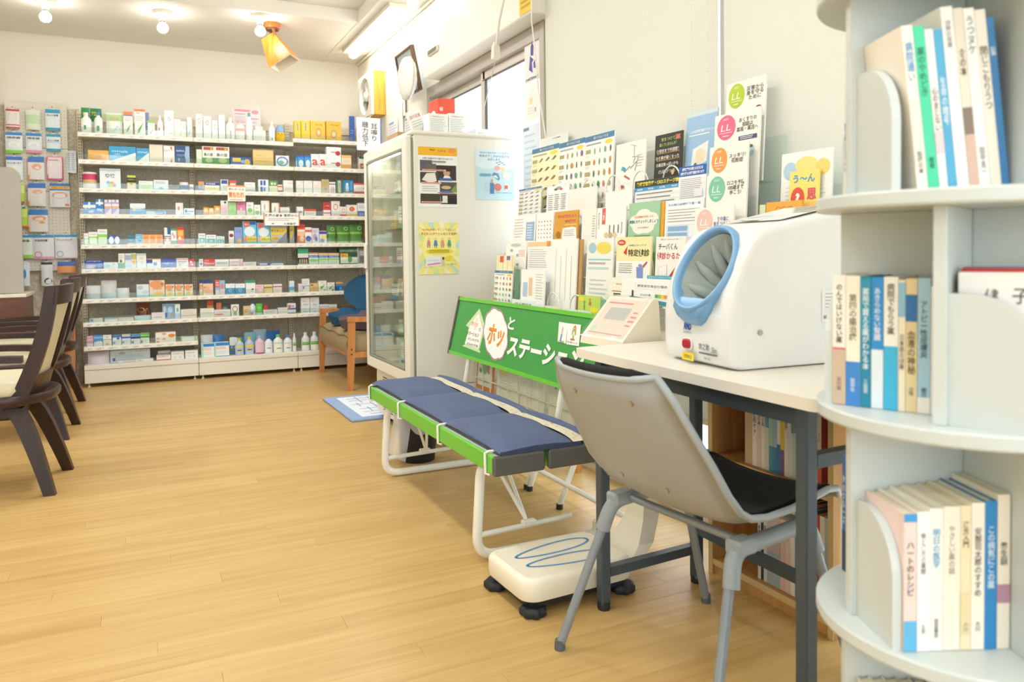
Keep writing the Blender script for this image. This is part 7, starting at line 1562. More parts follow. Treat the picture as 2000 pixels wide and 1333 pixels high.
goods(4, 4, [(1513,1660,484,'b','f3f5f3','white box with teal panel, largest of three','S,.1,.15,.9,.6,6fc4c4;E,.5,.35,.2,.14,bfe6e4;T,乾燥肌,.5,.8,.12,8a949a,.7'),(1666,1790,502,'b','f3f5f3','white box with teal panel, middle of three','S,.1,.15,.9,.6,6fc4c4;E,.5,.35,.2,.14,bfe6e4;T,乾燥肌,.5,.8,.12,8a949a,.7'),(1794,1890,518,'b','f3f5f3','white box with teal panel, smallest of three','S,.1,.15,.9,.6,6fc4c4;E,.5,.35,.2,.14,bfe6e4;T,乾燥肌,.5,.8,.12,8a949a,.7')])
goods(4, 5, [(0,55,520,'b','dcecf2','narrow white and blue box','E,.5,.4,.3,.2,6fb0d0'),(106,172,452,'b','f3eeea','slim white box with dark red oval','E,.5,.65,.4,.14,8a3a38;B,0,.2,f0e4e0'),(177,275,406,'b','8fa0dc','lilac blue box','T,シミ,.5,.75,.14,5a6fc0,.6;E,.6,.2,.3,.14,f0c060'),(278,450,333,'b','6fbfe8','large blue fever pad box with orange flash','S,.08,.75,.5,.98,e86a50;T,No.1,.3,.86,.08,f8f0e4,.3;S,.5,.85,.95,.98,2f5fb0;E,.5,.55,.4,.22,dff0f8;S,.05,.12,.3,.32,f08a2c;S,.3,.1,.98,.34,f3d43a;T,ミネット,.64,.22,.14,3a3a34,.6'),(455,620,350,'b','6fbfe8','blue fever pad box beside its larger twin','S,.08,.75,.45,.98,e86a50;S,.5,.85,.95,.98,2f5fb0;E,.5,.55,.4,.22,e9f4fa;S,.05,.12,.3,.32,f3b08a;S,.3,.1,.98,.34,f3e43a;T,ミネット,.64,.22,.14,3a3a34,.6'),(624,828,388,'b','b9c0cc','grey and yellow plaster box with black title','B,.5,.88,f0d04a;T,ボルタレン,.42,.72,.16,2f3f3a,.78;D,.3,.7,8a909c;E,.25,.3,.2,.16,f0c03a;T,つらい,.3,.3,.12,4a4a4a,.35')])
goods(4, 5, [(862,945,388,'b','c9b85a','yellow and grey box','D,.0,.7,8a98ac;B,.86,1,e0c84a;T,痛み,.4,.75,.1,5a4a2a,.5'),(950,1050,368,'b','e8784a','red orange box with pale figures','B,.8,1,d83c30;B,.4,.62,f3c4a0;E,.6,.25,.3,.16,f3d0b4;B,.62,.72,f6ece0'),(1052,1135,408,'b','f3ecea','white red and blue box','B,.7,.85,e0706a;E,.5,.3,.45,.18,3f5fb8;B,0,.1,d8dce8'),(1138,1225,418,'b','e4e2ee','white and lilac box','E,.4,.45,.3,.2,b8a0c8;E,.6,.3,.2,.16,7f70b0;L,.7,.9,2,8a8aa8'),(1230,1320,452,'b','d8d8e6','lilac box with yellow label','S,.3,.35,.9,.6,f0dc5a;B,.75,.95,4a4a8a;E,.4,.25,.3,.15,8a80b4'),(1325,1440,378,'p','4a8a30','green pouch with pale ring, first of three','B,0,.12,b9d890;R,.6,.78,.2,.1,dfe8c8;B,.5,.6,8fc060;L,.3,.45,2,a8d080',.02),(1450,1610,378,'p','4a8a30','green pouch with pale ring, second of three','B,0,.12,b9d890;R,.7,.8,.16,.1,dfe8c8;B,.5,.6,8fc060;L,.3,.45,2,a8d080',.02),(1612,1775,372,'p','4a8a30','green pouch with pale ring, third of three','B,0,.12,b9d890;R,.75,.8,.16,.1,dfe8c8;B,.5,.6,8fc060;L,.3,.45,2,a8d080',.02),(1782,1842,368,'b','8a3c28','brown box at the end','B,.3,.6,a85a40')])
goods(5, 4, [(136,395,816,'b','2a56b0','wide blue box with pale capsules','B,.8,1,1f3f8a;T,熱冷ます痛みに効く,.5,.88,.1,eef2fa,.8;E,.35,.4,.3,.12,e0b0b8;E,.3,.2,.25,.1,b8cce6;E,.8,.4,.16,.25,4f90d0'),(397,575,842,'b','dcebf0','low pale blue box with sun','E,.7,.7,.12,.18,f0c84a;E,.3,.45,.2,.2,b8d4e6'),(577,658,732,'b','f1ede6','white box with green foot and droplets','B,0,.38,4aa060;E,.4,.5,.18,.1,2f8a50;L,.65,.9,3,dcb8b8'),(660,738,732,'b','e6ecf4','white and pale blue box','B,.55,.9,b8c4e4;L,.6,.85,2,8a98cc;B,0,.3,cfe0ec'),(738,800,727,'b','eceade','white box with green and orange','B,.6,.95,a8d08a;E,.5,.75,.35,.1,f0b850;E,.5,.4,.35,.14,f0c070'),(803,925,732,'b','f3f1ea','white box with teal flap','B,.85,1,c9dce0;S,.3,.6,.8,.75,f0e0c0;E,.55,.35,.14,.12,cfe4ea'),(932,1105,797,'b','f1f4f8','white and blue box with eye drop','S,0,.5,.4,1,2f5fa8;D,.0,.0,ffffff;E,.6,.45,.14,.2,6f9ad0;B,.92,1,e8b050'),(1110,1295,797,'b','5a6fc0','wide violet blue box','T,アルガード,.45,.5,.22,eef0fa,.7;B,.88,1,4858a8'),(1297,1448,792,'b','f3eeea','white box with red line','B,.86,.92,c03a3c;L,.45,.75,2,8a8684;E,.3,.3,.1,.12,d8b0b0')])
goods(5, 4, [(1452,1520,802,'b','e04a4c','red box with white pattern','E,.4,.65,.2,.12,f6e4e2;E,.6,.35,.2,.12,f6e4e2'),(1522,1630,802,'b','f1ece9','white box with blue eye','E,.5,.4,.32,.18,5a6fb4;E,.5,.4,.14,.1,2a3460;L,.7,.85,1,8a8684'),(1632,1805,802,'b','e0432f','red box with white lettering','T,Tylenos,.5,.42,.3,f8f0ea,.85;B,0,.12,f0dcd4;T,即効,.3,.82,.12,f6d0c4,.4')])
goods(5, 5, [(-90,110,806,'b','f4f3f2','white box lettered in blue','T,SEDAX,.5,.52,.24,8a94b8,.8;B,0,.1,e0d4d4'),(115,285,802,'b','f5eaec','white and pink box with red letters','V,.7,1,f0c8d0;T,Lunar,.35,.2,.16,d86a80,.5;L,.5,.8,2,d8a8b0'),(287,450,838,'b','f1eeee','low white box with pink print','L,.3,.75,2,d8a0a8'),(455,618,842,'b','5a70ac','low navy box with red corner','S,0,.6,.2,1,d84a4a;S,.2,.3,.8,.75,d0d4e0'),(622,785,842,'b','dfe4ee','low white and navy box','B,.8,1,4a60a0;S,0,.5,.12,.9,d85a5a;L,.2,.6,2,a8b0c8')])
goods(5, 5, [(942,1095,670,'b','2f6a48','large green box with black and flame pattern','B,.7,1,3fae80;B,.45,.7,dfe0da;B,.0,.45,1f1c18;E,.2,.25,.05,.14,f0c8a0;E,.4,.25,.05,.14,f0c8a0;E,.6,.25,.05,.14,f0c8a0;E,.8,.25,.05,.14,f0c8a0;B,0,.1,d8d8d0'),(1100,1217,722,'b','e4f0e4','white green and blue plaster box, first of three','B,.6,.8,3f62b0;T,サロンパス,.5,.7,.14,f0f4f8,.85;E,.5,.4,.5,.14,8fd08a;B,.9,1,e0a060;L,.1,.25,1,c4ccd0'),(1222,1340,726,'b','e4f0e4','white green and blue plaster box, second of three','B,.6,.8,3f62b0;T,サロンパス,.5,.7,.14,f0f4f8,.85;B,.42,.54,8fd060;B,.85,1,f0c080;L,.1,.3,2,c4ccd0'),(1342,1475,726,'b','e4f0e4','white green and blue plaster box, third of three','B,.6,.8,3f62b0;T,サロンパス,.5,.7,.14,f0f4f8,.85;B,.42,.54,8fd060;B,.85,1,f0c080;L,.1,.3,2,c4ccd0'),(1478,1712,662,'b','2a5a44','large dark green plaster box with white title','B,.7,.92,3a6a52;T,リフリックスカープ,.5,.82,.14,eef0e4,.9;S,.05,.45,.45,.66,f0d040;T,温感,.25,.55,.16,d84a2c,.36;S,.05,.08,.95,.44,e9ece2;E,.55,.3,.12,.2,5aa05a;V,.96,1,dfe0d4'),(1715,1850,662,'b','a9a9ac','grey plaster box with photo','B,.85,1,8a7a3a;S,.1,.1,.9,.5,6a6c70;L,.55,.8,2,dcdcdc')])
goods(6, 4, [(182,360,1132,'c','e3e8ea','clear pack of cotton, first of three','L,.1,.6,4,b0b8bc;B,.1,.2,cfd8dc',.03),(362,558,1068,'c','e3e8e6','clear pack of cotton, second of three','L,.3,.6,4,b8bcb8;B,.0,.14,a9c8dc',.03),(562,715,1162,'c','e3e8ea','clear pack of cotton, third of three','L,.2,.8,4,a8b0b8',.03),(803,958,1116,'b','e4ecf2','white and pale blue box','E,.3,.75,.25,.14,b8cee0;E,.7,.4,.3,.14,c8d8e8;B,0,.2,9fd0e4'),(962,1153,1066,'b','f3d8b8','large orange and green stomach box','E,.5,.75,.5,.24,f0a06a;B,0,.18,9fdc90;E,.6,.2,.3,.14,f3c23c;T,ラサミック,.5,.48,.1,4a4a3a,.6;E,.83,.78,.07,.06,2f8a8a'),(1162,1275,1116,'b','f3dcc0','small orange and green stomach box, first of four','E,.4,.75,.45,.2,f0a06a;B,0,.2,b8e0a0;E,.5,.22,.25,.16,f3c23c;T,ラサミ,.5,.5,.12,5a5a4a,.6;E,.83,.8,.08,.07,2f8a8a'),(1282,1388,1116,'b','f3dcc0','small orange and green stomach box, second of four','E,.4,.75,.45,.2,f0a06a;B,0,.2,b8e0a0;E,.5,.22,.25,.16,f3c23c;T,ラサミ,.5,.5,.12,5a5a4a,.6;E,.83,.8,.08,.07,2f8a8a'),(1395,1503,1116,'b','f3dcc0','small orange and green stomach box, third of four','E,.4,.75,.45,.2,f0a06a;B,0,.2,b8e0a0;E,.5,.22,.25,.16,f3c23c;T,ラサミ,.5,.5,.12,5a5a4a,.6;E,.83,.8,.08,.07,2f8a8a')])
goods(6, 4, [(1514,1624,1106,'b','f3dcc0','small orange and green stomach box, fourth of four','E,.4,.75,.45,.2,f0a06a;B,0,.2,b8e0a0;E,.5,.22,.25,.16,f3c23c;T,ラサミ,.5,.5,.12,5a5a4a,.6;E,.83,.8,.08,.07,2f8a8a'),(1628,1755,1106,'b','f3c8a8','peach box with black tick','E,.3,.5,.4,.3,f0b48a;S,.08,.66,.2,.72,4a4a44;B,0,.2,f3e6dc'),(1592,1738,1062,'b','3f5aa4','blue box lying behind the peach box','L,.3,.7,2,6f88c4',.07),(1778,1858,1062,'b','e86a74','red white and blue box','B,.0,.35,e6ecf4;B,.35,.5,8fb8dc;L,.6,.9,2,f6dcdc')])
goods(6, 5, [(-30,60,1066,'b','8fc8e0','narrow blue and pink box','B,.0,.4,f3e0e6;E,.5,.6,.3,.2,e87a8a'),(66,184,1106,'b','3f9ad0','blue eye drop box, left of a pair','B,.6,1,f1f4f6;R,.5,.36,.16,.14,f4f8fa;B,.0,.12,7fb8dc;T,ロート,.7,.8,.1,d88a8a,.3'),(187,310,1106,'b','3f9ad0','blue eye drop box, right of a pair','B,.6,1,f1f4f6;R,.5,.36,.16,.14,f4f8fa;B,.0,.12,7fb8dc;T,ロート,.7,.8,.1,d88a8a,.3'),(316,438,1068,'b','f1f3ef','white box with bright green top','B,.82,1,1fa882;E,.7,.35,.12,.06,3a3a3a;E,.6,.2,.06,.03,4a4a4a'),(440,540,1118,'b','f0c4cc','pink box','E,.6,.4,.25,.2,f6e0e4;T,女性,.4,.8,.12,d87a90,.4'),(543,650,1118,'b','efd690','yellow cream box','B,.6,.75,8a7a4a;R,.5,.25,.16,.12,f6f0dc;B,.9,1,f3e4b8'),(655,768,1112,'b','f0e4e2','white and pink box','B,.65,.78,c85a70;R,.5,.3,.16,.12,e8bcc0')])
goods(6, 5, [(857,920,1072,'b','cfe4f2','white and blue box','B,.2,.5,5aa8e0;B,.85,1,f4f4ee'),(922,1015,1108,'b','f3dbe2','pale pink box','T,しみ,.5,.7,.16,b87ab0,.6;B,.35,.5,f8f0f0'),(1015,1108,1046,'b','eef0ee','white box with red mark','S,.1,.25,.3,.42,d8604a;B,.42,.5,8fb0d0;L,.55,.85,3,c4c8c8'),(1112,1214,1102,'b','e8bc80','tan box','S,.1,.72,.4,.86,6a4a2a;L,.3,.5,2,d0a060'),(1217,1320,1072,'b','f0f0e0','white box with green tick, taller of two','S,.25,.35,.45,.5,6faa3c;F,.3,.75,6faa3c;T,小,.45,.85,.1,5a6a4a,.2;E,.75,.15,.14,.1,b8bcc0'),(1326,1420,1092,'b','f0f0e0','white box with green tick, shorter of two','F,.3,.75,6faa3c;T,小,.4,.85,.1,5a6a4a,.2;E,.75,.15,.16,.12,7fa0a0'),(1432,1520,1087,'b','2f6ab4','blue box with orange top','B,.8,1,f0a848;B,.55,.75,3f8ad0;E,.7,.3,.2,.2,6fb0e4')])
goods(7, 6, [(222,385,397,'b','f2f2ee','low white box with blue print','S,.05,.2,.28,.9,7fa8d8;T,イノシン,.65,.5,.3,8a8a8a,.5'),(402,574,392,'b','eef1f3','low white box with blue edge','B,.75,1,a8c4e0;V,0,.03,3f5f9a'),(580,770,387,'b','f1eeec','low white box with pink print','B,.6,.8,e8c0c0;B,.1,.2,a8d0b8'),(778,985,362,'c','d9eef3','clear tray of packets','B,.0,.3,b8dce6',0),(803,968,207,'p','7a3a28','dark pouch with orange print and teal corner','B,.0,.3,3a9a9a;E,.35,.6,.3,.14,e8b04a;T,軟膏,.3,.62,.12,2a1c14,.4;E,.8,.4,.15,.3,f09a3c',.06),(990,1160,322,'b','f3f0f0','low white box with pink lid','B,.72,1,efdbe0;L,.2,.5,1,e0a0ac'),(1122,1276,212,'b','8fbce8','blue box with bottle picture','E,.2,.65,.12,.2,e4e0e4;E,.65,.6,.2,.2,cfe2f4;S,.1,.1,.4,.4,2f5fae;E,.75,.25,.14,.08,f0a048',.03),(1278,1345,217,'b','eef2f2','white box with green drop','E,.5,.6,.2,.16,6fc4b0;B,0,.4,c4d8f0'),(1352,1554,282,'b','f3ece4','cream box with pink foot','B,.25,.4,f0c4b8;L,.5,.9,3,d8ccc0;V,.97,1,f0b050')])
goods(7, 6, [(1568,1780,272,'b','f0f0e4','cream box with green edge','L,.3,.9,4,dcdcc4;B,.45,.5,cfdc9a;V,.98,1,7fae6a'),(1676,1756,176,'b','e8a03c','yellow and red box standing behind','B,.7,1,d85a3c;T,下剤,.5,.4,.2,7a3a1c,.5',.06),(1792,1858,200,'b','e88a6a','orange box standing behind','B,.1,.5,e8b84a',.06)])
goods(7, 7, [(-80,130,288,'b','f3ece8','wide white box with red wave','E,.3,.35,.3,.1,e86a60;B,0,.1,e0a0a0;L,.6,.85,2,d8c8c4'),(20,124,222,'b','4a5a60','dark box standing behind','E,.4,.6,.3,.2,8fa8a8',.06),(135,234,222,'b','f2efe8','white box with brown ring','R,.5,.62,.36,.24,8a5a4a;S,.3,.1,.7,.35,8fc47a'),(287,368,242,'b','e6c89c','tan box with small print','L,.3,.7,2,b8946a'),(366,444,187,'o','e9f0f4','white bottle with blue cap','B,.3,.7,c4dcec;S,.2,.1,.5,.4,d87a6a','2f62c0'),(445,530,212,'p','5ac03c','bright green refill pouch','B,.0,.2,c8e8d0;S,.3,.4,.7,.7,8fdc60'),(532,590,227,'b','d84a3c','red box standing behind','',.05),(537,712,287,'b','f2eceb','low white box with pink print','L,.3,.8,3,d8a0a4'),(716,840,262,'b','f1f1ec','white box with green line','B,.3,.36,8fc4a0;B,.75,.8,e0a8a0'),(836,1000,207,'b','eef0f6','white blue and red toothpaste box','B,.4,.55,2f56b0;T,OXK,.6,.72,.2,2f56b0,.5;S,.05,.5,.35,.85,e0704a;B,.0,.1,2f56b0')])
goods(7, 7, [(1003,1113,248,'b','eef0f0','white and orange box, lower left of four','T,ぜん,.4,.6,.2,e89a6a,.5;E,.5,.2,.3,.06,8fb8d8'),(1117,1228,248,'b','eef0f0','white and orange box, lower right of four','T,ぜん,.4,.6,.2,e89a6a,.5;E,.5,.2,.3,.06,8fb8d8'),(1232,1345,222,'b','eceef0','white box with blue line','B,.7,.8,9fb8d0'),(1347,1450,222,'b','f0e8dc','cream box at the end','L,.5,.8,2,d8c8b0'),(1003,1113,138,'b','eef0f0','white and orange box, upper left of four','T,ぜん,.4,.6,.2,e89a6a,.5;E,.5,.2,.3,.06,8fb8d8',0,248),(1117,1228,133,'b','eef0f0','white and orange box, upper right of four','T,ぜん,.4,.6,.2,e89a6a,.5;E,.5,.2,.3,.06,8fb8d8',0,248)])
goods(8, 6, [(168,268,617,'b','f0b8c8','pink box','B,.0,.3,f6e8ea;B,.8,.84,8a4a5a;L,.35,.6,2,d8889c'),(272,383,602,'b','4f9ae0','blue and white box','B,0,.4,e4eef6;B,.7,.85,8fc4f0;S,.3,.1,.9,.45,f2f4f4'),(387,495,602,'b','f1efe8','white box with blue line','B,.55,.6,4f80c0;E,.5,.15,.25,.1,f3c060;E,.5,.8,.12,.08,e8dc9a'),(508,614,602,'b','eef2f8','white and blue box, first of three','B,.75,1,3f7fd0;E,.65,.65,.2,.1,2f5fb8;S,.05,.15,.3,.35,4a70b8;L,.2,.5,2,c4ccd8'),(622,730,592,'b','eef2f8','white and blue box, second of three','B,.8,1,dcd8c0;B,.6,.78,3f70c4;S,.05,.15,.25,.35,4a70b8;L,.2,.5,2,c4ccd8'),(736,848,592,'b','eef2f6','white and navy box, third of three','B,.8,1,5a98d8;B,.55,.78,2f4f80;S,.05,.1,.3,.35,3f5070;L,.2,.45,2,c4ccd8'),(852,963,577,'b','eef4ec','white and green box','B,.8,1,6fc050;B,.55,.75,4f9a4a;S,.05,.1,.25,.35,4a7a6a;L,.2,.45,2,c4d0c8'),(1038,1290,567,'b','f6efe8','wide white box with orange slices','E,.8,.65,.18,.18,f0902c;E,.12,.4,.08,.1,f0a050;E,.42,.85,.1,.1,f0a848;E,.42,.35,.08,.1,f0a848;E,.12,.1,.08,.08,f08a4a;S,.55,.05,.98,.3,f8ecd8'),(1355,1580,622,'b','eef0ea','low white and green box','S,.1,.1,.8,.6,f8f8f4;V,.8,.95,a0dc80;V,.0,.06,a8d890')])
goods(9, 6, [(190,465,812,'c','eae3ea','clear bag of tissues','L,.2,.5,3,cfd4dc',0),(472,973,775,'b','e4eef2','very wide white and aqua bandage box','B,.92,1,6fc0b8;V,.52,.53,c4d8e0;T,モリスリーブ,.78,.82,.12,7a848a,.3;L,.3,.6,3,b8ccdc;E,.3,.7,.08,.1,c8b8cc;S,.07,.1,.13,.35,4a6fa8',.05),(558,788,962,'b','cdd0cc','low grey box in front of the aqua box','S,.1,.2,.35,.7,eceee8'),(792,1018,964,'b','eeeeea','low white box in front of the aqua box','T,湿布,.25,.5,.4,8a8a8a,.25'),(1068,1225,797,'b','e9e9e2','grey white box standing behind','B,.55,.7,8a8a86',.06),(1052,1228,848,'b','f4f1ee','white box with red foot','B,0,.16,e0505a;B,.88,.96,e0605a;T,救急ばん,.5,.68,.12,5a5a5a,.8;V,.49,.51,e0dcd8'),(1232,1395,802,'b','f1f1ee','white box with grey bears, left of a pair','T,保冷まくら,.5,.68,.1,5a5a60,.8;E,.3,.25,.12,.1,dcdcdc;E,.7,.25,.12,.1,dcdcdc;B,.9,1,c8d8e4'),(1407,1573,790,'b','f1f1ee','white box with grey bears, right of a pair','T,保冷まくら,.4,.7,.1,5a5a60,.6;E,.3,.25,.12,.1,dcdcdc;E,.7,.25,.12,.1,dcdcdc')])
goods(9, 6, [(1595,1780,706,'b','f4f4f0','large white pack with blue top, left of a pair','B,.76,.98,2f8ad8;V,0,.16,9fe0cc;L,.5,.7,2,e0a898;L,.15,.4,3,e4dcd4'),(1602,1752,602,'c','dfe6ea','clear pack lying behind','',.06),(1752,1890,597,'c','2f7fc8','blue pack lying behind','',.06)])
goods(9, 7, [(-85,112,692,'b','f4f4f0','large white pack with blue top, right of a pair','B,.76,.98,2f8ad8;B,0,.05,3f90d8;V,0,.1,9fe0cc;L,.5,.7,2,e0a898;L,.15,.4,3,e4dcd4'),(115,300,622,'b','4f7f94','teal mask box standing behind bottles','E,.2,.75,.5,.25,e8f0f0;T,スット,.3,.4,.14,dce8ec,.5',.07),(185,298,642,'o','b9cbe6','blue bottle with yellow cap, left of a pair','B,.1,.98,b8c8e8;B,.72,.9,f0d848;S,.25,.4,.7,.5,3a4a6a;S,.3,.3,.8,.4,f0d030','f3cf2a'),(307,424,627,'o','b9cbe6','blue bottle with yellow cap, right of a pair','B,.1,.98,b8c8e8;B,.72,.9,f0d848;S,.25,.4,.7,.5,3a4a6a;S,.3,.3,.8,.4,f0d030','f3cf2a'),(432,554,612,'o','e4c4d0','pink bottle with light blue cap','B,0,.1,a03a5a;B,.35,.42,4a6a9a;B,.2,.95,e8ccd8','9fcbea'),(552,655,620,'o','e6ecf4','white bottle with blue cap','B,.1,.9,eef0f4;S,.25,.45,.75,.52,5a78b8','2f5fc0'),(660,783,597,'o','eef0e8','white bottle with green cap','B,.1,.9,f2f0e4;B,.82,.88,7fd0a8;S,.3,.35,.8,.42,2a8a6a','5ad68a'),(787,895,602,'o','eaeef4','white bottle with blue trigger cap','B,.1,.9,f1f0ea;B,.8,.86,b8c4dc;S,.3,.35,.75,.42,3a4a8a','5a7fd8'),(300,442,567,'c','8fcce8','pale blue pack lying behind the bottles','',.08),(415,580,532,'c','b8dcee','clear blue pack lying behind the bottles','',.10),(572,742,550,'c','1f6fb8','deep blue pack lying behind the bottles','',.08)])
goods(9, 7, [(897,1000,577,'o','dfe6e2','clear bottle with green label, first of three','B,.1,.85,eef0e6;B,.5,.8,8fc47a;B,.55,.6,5a9a50','eef2f0'),(1010,1115,572,'o','dfe6e2','clear bottle with green label, second of three','B,.1,.85,eef0e6;B,.5,.8,8fc47a;B,.55,.6,5a9a50','eef2f0'),(1122,1225,562,'o','dfe6e2','clear bottle with green label, third of three','B,.1,.85,eef0e6;B,.5,.8,8fc47a;B,.55,.6,5a9a50','eef2f0')])
cnt = {}
clearm = FILM('clear_bag_film', 'eef2f4', .25)
def place_goods():
    Y0 = GF+.040
    items = []
    for tier, crop, r in PEND:
        zx0, zx1, zt, kind, base, look, code = r[:7]; ex = list(r[7:])
        cap = ex.pop(0) if (ex and isinstance(ex[0], str)) else None
        back = ex.pop(0) if ex else 0; under = ex.pop(0) if ex else None
        ox, oy = CO[crop]; x0p, x1p, yt = ox+zx0/SCL, ox+zx1/SCL, oy+zt/SCL
        y = Y0+back
        a, b_ = at(x0p, yt+10, Y=y), at(x1p, yt+10, Y=y); bay = 0 if (a.x+b_.x)/2 < GX[1] else (1 if (a.x+b_.x)/2 < GX[2] else 2)
        items.append([tier, bay, a.x, b_.x, at((x0p+x1p)/2, yt, Y=y).z, y, kind, base, look, code, cap, under, oy])
    items.sort(key=lambda i: (i[0], i[1], i[2]))
    for i in items:                                                # depth of every item, then keep neighbours apart
        w_ = i[3]-i[2]; i.append({'o': .64*w_, 'j': w_, 'p': min(.05, w_*.5), 'c': min(.06, w_*.5), 'd': .003, 'y': .1}.get(i[6], min(.11, max(.025, w_*.55))))
    for n_, a in enumerate(items):
        for b_ in items[n_+1:]:
            if b_[0] != a[0] or a[3] <= b_[2] or b_[3] <= a[2]: continue
            fr, bk = (a, b_) if a[5] <= b_[5] else (b_, a)
            if bk[5]-fr[5] > .01: fr[13] = min(fr[13], bk[5]-fr[5]-.003)
            elif not (a[11] or b_[11]):
                m = (max(a[2], b_[2])+min(a[3], b_[3]))/2
                if a[3] < b_[3]: a[3] = min(a[3], m); b_[2] = max(b_[2], m)
                else: a[13] = a[13]*.45; b_[5] += a[13]+.004
    for tier, bay, x0, x1, zt, y, kind, base, look, code, cap, under, oy, dep in items:
        if tier == 9: zf = BASE_TOP
        else: zf = SZ[tier]+.03+(.038 if (bay == 2 and tier == 0) else 0)
        if bay == 2 and tier == 0: y += .04
        lo, hi = GX[bay]+.022, GX[bay+1]-.003
        if kind != 'd': x0 = max(x0, lo-.0); x1 = min(x1, max(hi, x0+.02))
        g = .0006; x0 += g; x1 -= g
        if under: zf = max(j[4] for j in items if j[0] == tier and not j[11] and j[2] < x1 and j[3] > x0 and abs(j[5]-y) < .01)+.0006
        zf += .0006; h = max(.02, zt-zf); w_ = x1-x0
        key = (tier, bay); cnt[key] = cnt.get(key, 0)+1
        name, cat = NAMES[kind]
        lvl = '%s shelf' % nth(tier+1) if tier < 9 else 'bottom deck'
        lab = '%s, %s item from left on the %s, %s bay' % (look, nth(cnt[key]), lvl, BAYN[bay])
        if len(lab.split()) > 16: lab = '%s, item %d, %s of %s bay' % (look, cnt[key], lvl, BAYN[bay])
        if len(lab.split()) > 16: lab = '%s, item %d, %s, %s' % (look, cnt[key], lvl, BAYN[bay])
        q = MB(); cx = (x0+x1)/2; d = dep
        if y+d > GB-.035: d = GB-.036-y
        if kind == 'b':
            q.box(x0, x1, y, y+d, zf, zf+h, C(base, .4), .0006); f = Face(q, (x0, y, zf), (1,0,0), (0,0,1), w_, h); prints(f, code)
        elif kind == 'o': bottle_mesh(q, cx, y+w_*.32, zf, w_, h, base, cap or 'f2f2f0', code, .62)
        elif kind == 'j':
            r = w_/2; q.lathe([(r*.97, 0), (r, .003), (r, h*.9)], (cx, y+r, zf), C(base, .4), 24)
            q.lathe([(r*1.02, h*.9), (r*1.03, h*.92), (r*1.02, h), (r*.95, h+.001)], (cx, y+r, zf), C(cap or 'f3f3f0', .4), 24)
            lay = 0
            for c in code.split(';'):
                aa = c.split(',')
                if aa[0] == 'B':
                    lay += 1; rr = r*1.002+.0003*lay; v0, v1 = float(aa[1])*.9, float(aa[2])*.9; q.lathe([(rr, h*v0), (rr, h*v1)], (cx, y+r, zf), C(aa[3]), 24, cap=False)
        elif kind == 'p': pouch_mesh(q, x0, x1, y, zf, h, base, code, d)
        elif kind == 'c': pouch_mesh(q, x0, x1, y, zf, h, base, code, d, FILM('film_'+base, base, .18))
        elif kind == 'd': q.box(x0, x1, y, y+.003, zf, zf+h, C(base)); prints(Face(q, (x0, y, zf), (1,0,0), (0,0,1), w_, h), code)
        elif kind == 'y':
            t = thing(name, lab, cat, (cx, y+.05, zf)); r = w_/2
            q.lathe([(.02, 0), (r*.8, .006), (r, h*.3), (r*.95, h*.55), (r*.7, h*.82), (r*.3, h*.97), (.002, h)], (0, 0, 0), M('yellow_plush', 'f2c01e', .9, var=.06, bump=.4), 20, 1, .8); q.build('body', t)
            q = MB(); q.lathe([(r*.93, h*.58), (r*.92, h*.66), (r*.72, h*.84), (r*.3, h*1.0), (.002, h*1.02)], (-.001, 0, 0), M('blue_cap', '8fb8dc', .9, bump=.4), 20, 1, .82); q.build('cap', t)
            q = MB(); q.lathe([(.006, 0), (.007, .006), (.001, .012)], (-r*.1, -r*.8, h*.38), C('e8842c'), 8); q.build('beak', t)
            for ex_ in (-.4, .3):
                q = MB(); q.lathe([(.001, 0), (.004, .002), (.004, .006), (.001, .008)], (ex_*r, -r*.74, h*.46), C('2a2420'), 8); q.build('eye', t)
            continue
        tag(q.build(name, loc=(cx, y+d/2, zf)), lab, cat, 'goods on the wall shelves')
place_goods()
def pop_card(crop, x0, x1, y0, y1, lab, base, code):
    ox, oy = CO[crop]; a = at(ox+x0/SCL, oy+y1/SCL, Y=GF-.006); b_ = at(ox+x1/SCL, oy+y0/SCL, Y=GF-.006)
    q = MB(); q.box(a.x, b_.x, GF-.006, GF-.0045, a.z, b_.z, C(base)); prints(Face(q, (a.x, GF-.006, a.z), (1,0,0), (0,0,1), b_.x-a.x, b_.z-a.z), code)
    tag(q.build('price_card', loc=((a.x+b_.x)/2, GF-.006, a.z)), lab, 'card', 'hand lettered cards on the shelf edges')
pop_card(3, 95, 310, 1095, 1290, 'orange and white card about stomach care on the third shelf edge', 'f7efe6', 'B,.9,1,f0a070;T,腸モンチースン¥,.5,.74,.14,4a3a34,.85;S,.05,.2,.95,.6,f6dcb8;T,胃もたれ,.5,.4,.32,e0603c,.85;L,.04,.16,1,d09080')
pop_card(5, 540, 985, 232, 386, 'white card with red edge about health basics on the fourth shelf edge', 'f7f5f0', 'V,0,.03,e07a4a;V,.97,1,e07a4a;T,健康の基本 胃腸から!,.5,.80,.22,5a5450,.92;L,.36,.62,2,b8b0a8;T,大草製薬,.72,.14,.16,5a5450,.35;S,.22,.1,.28,.2,d86a5a')
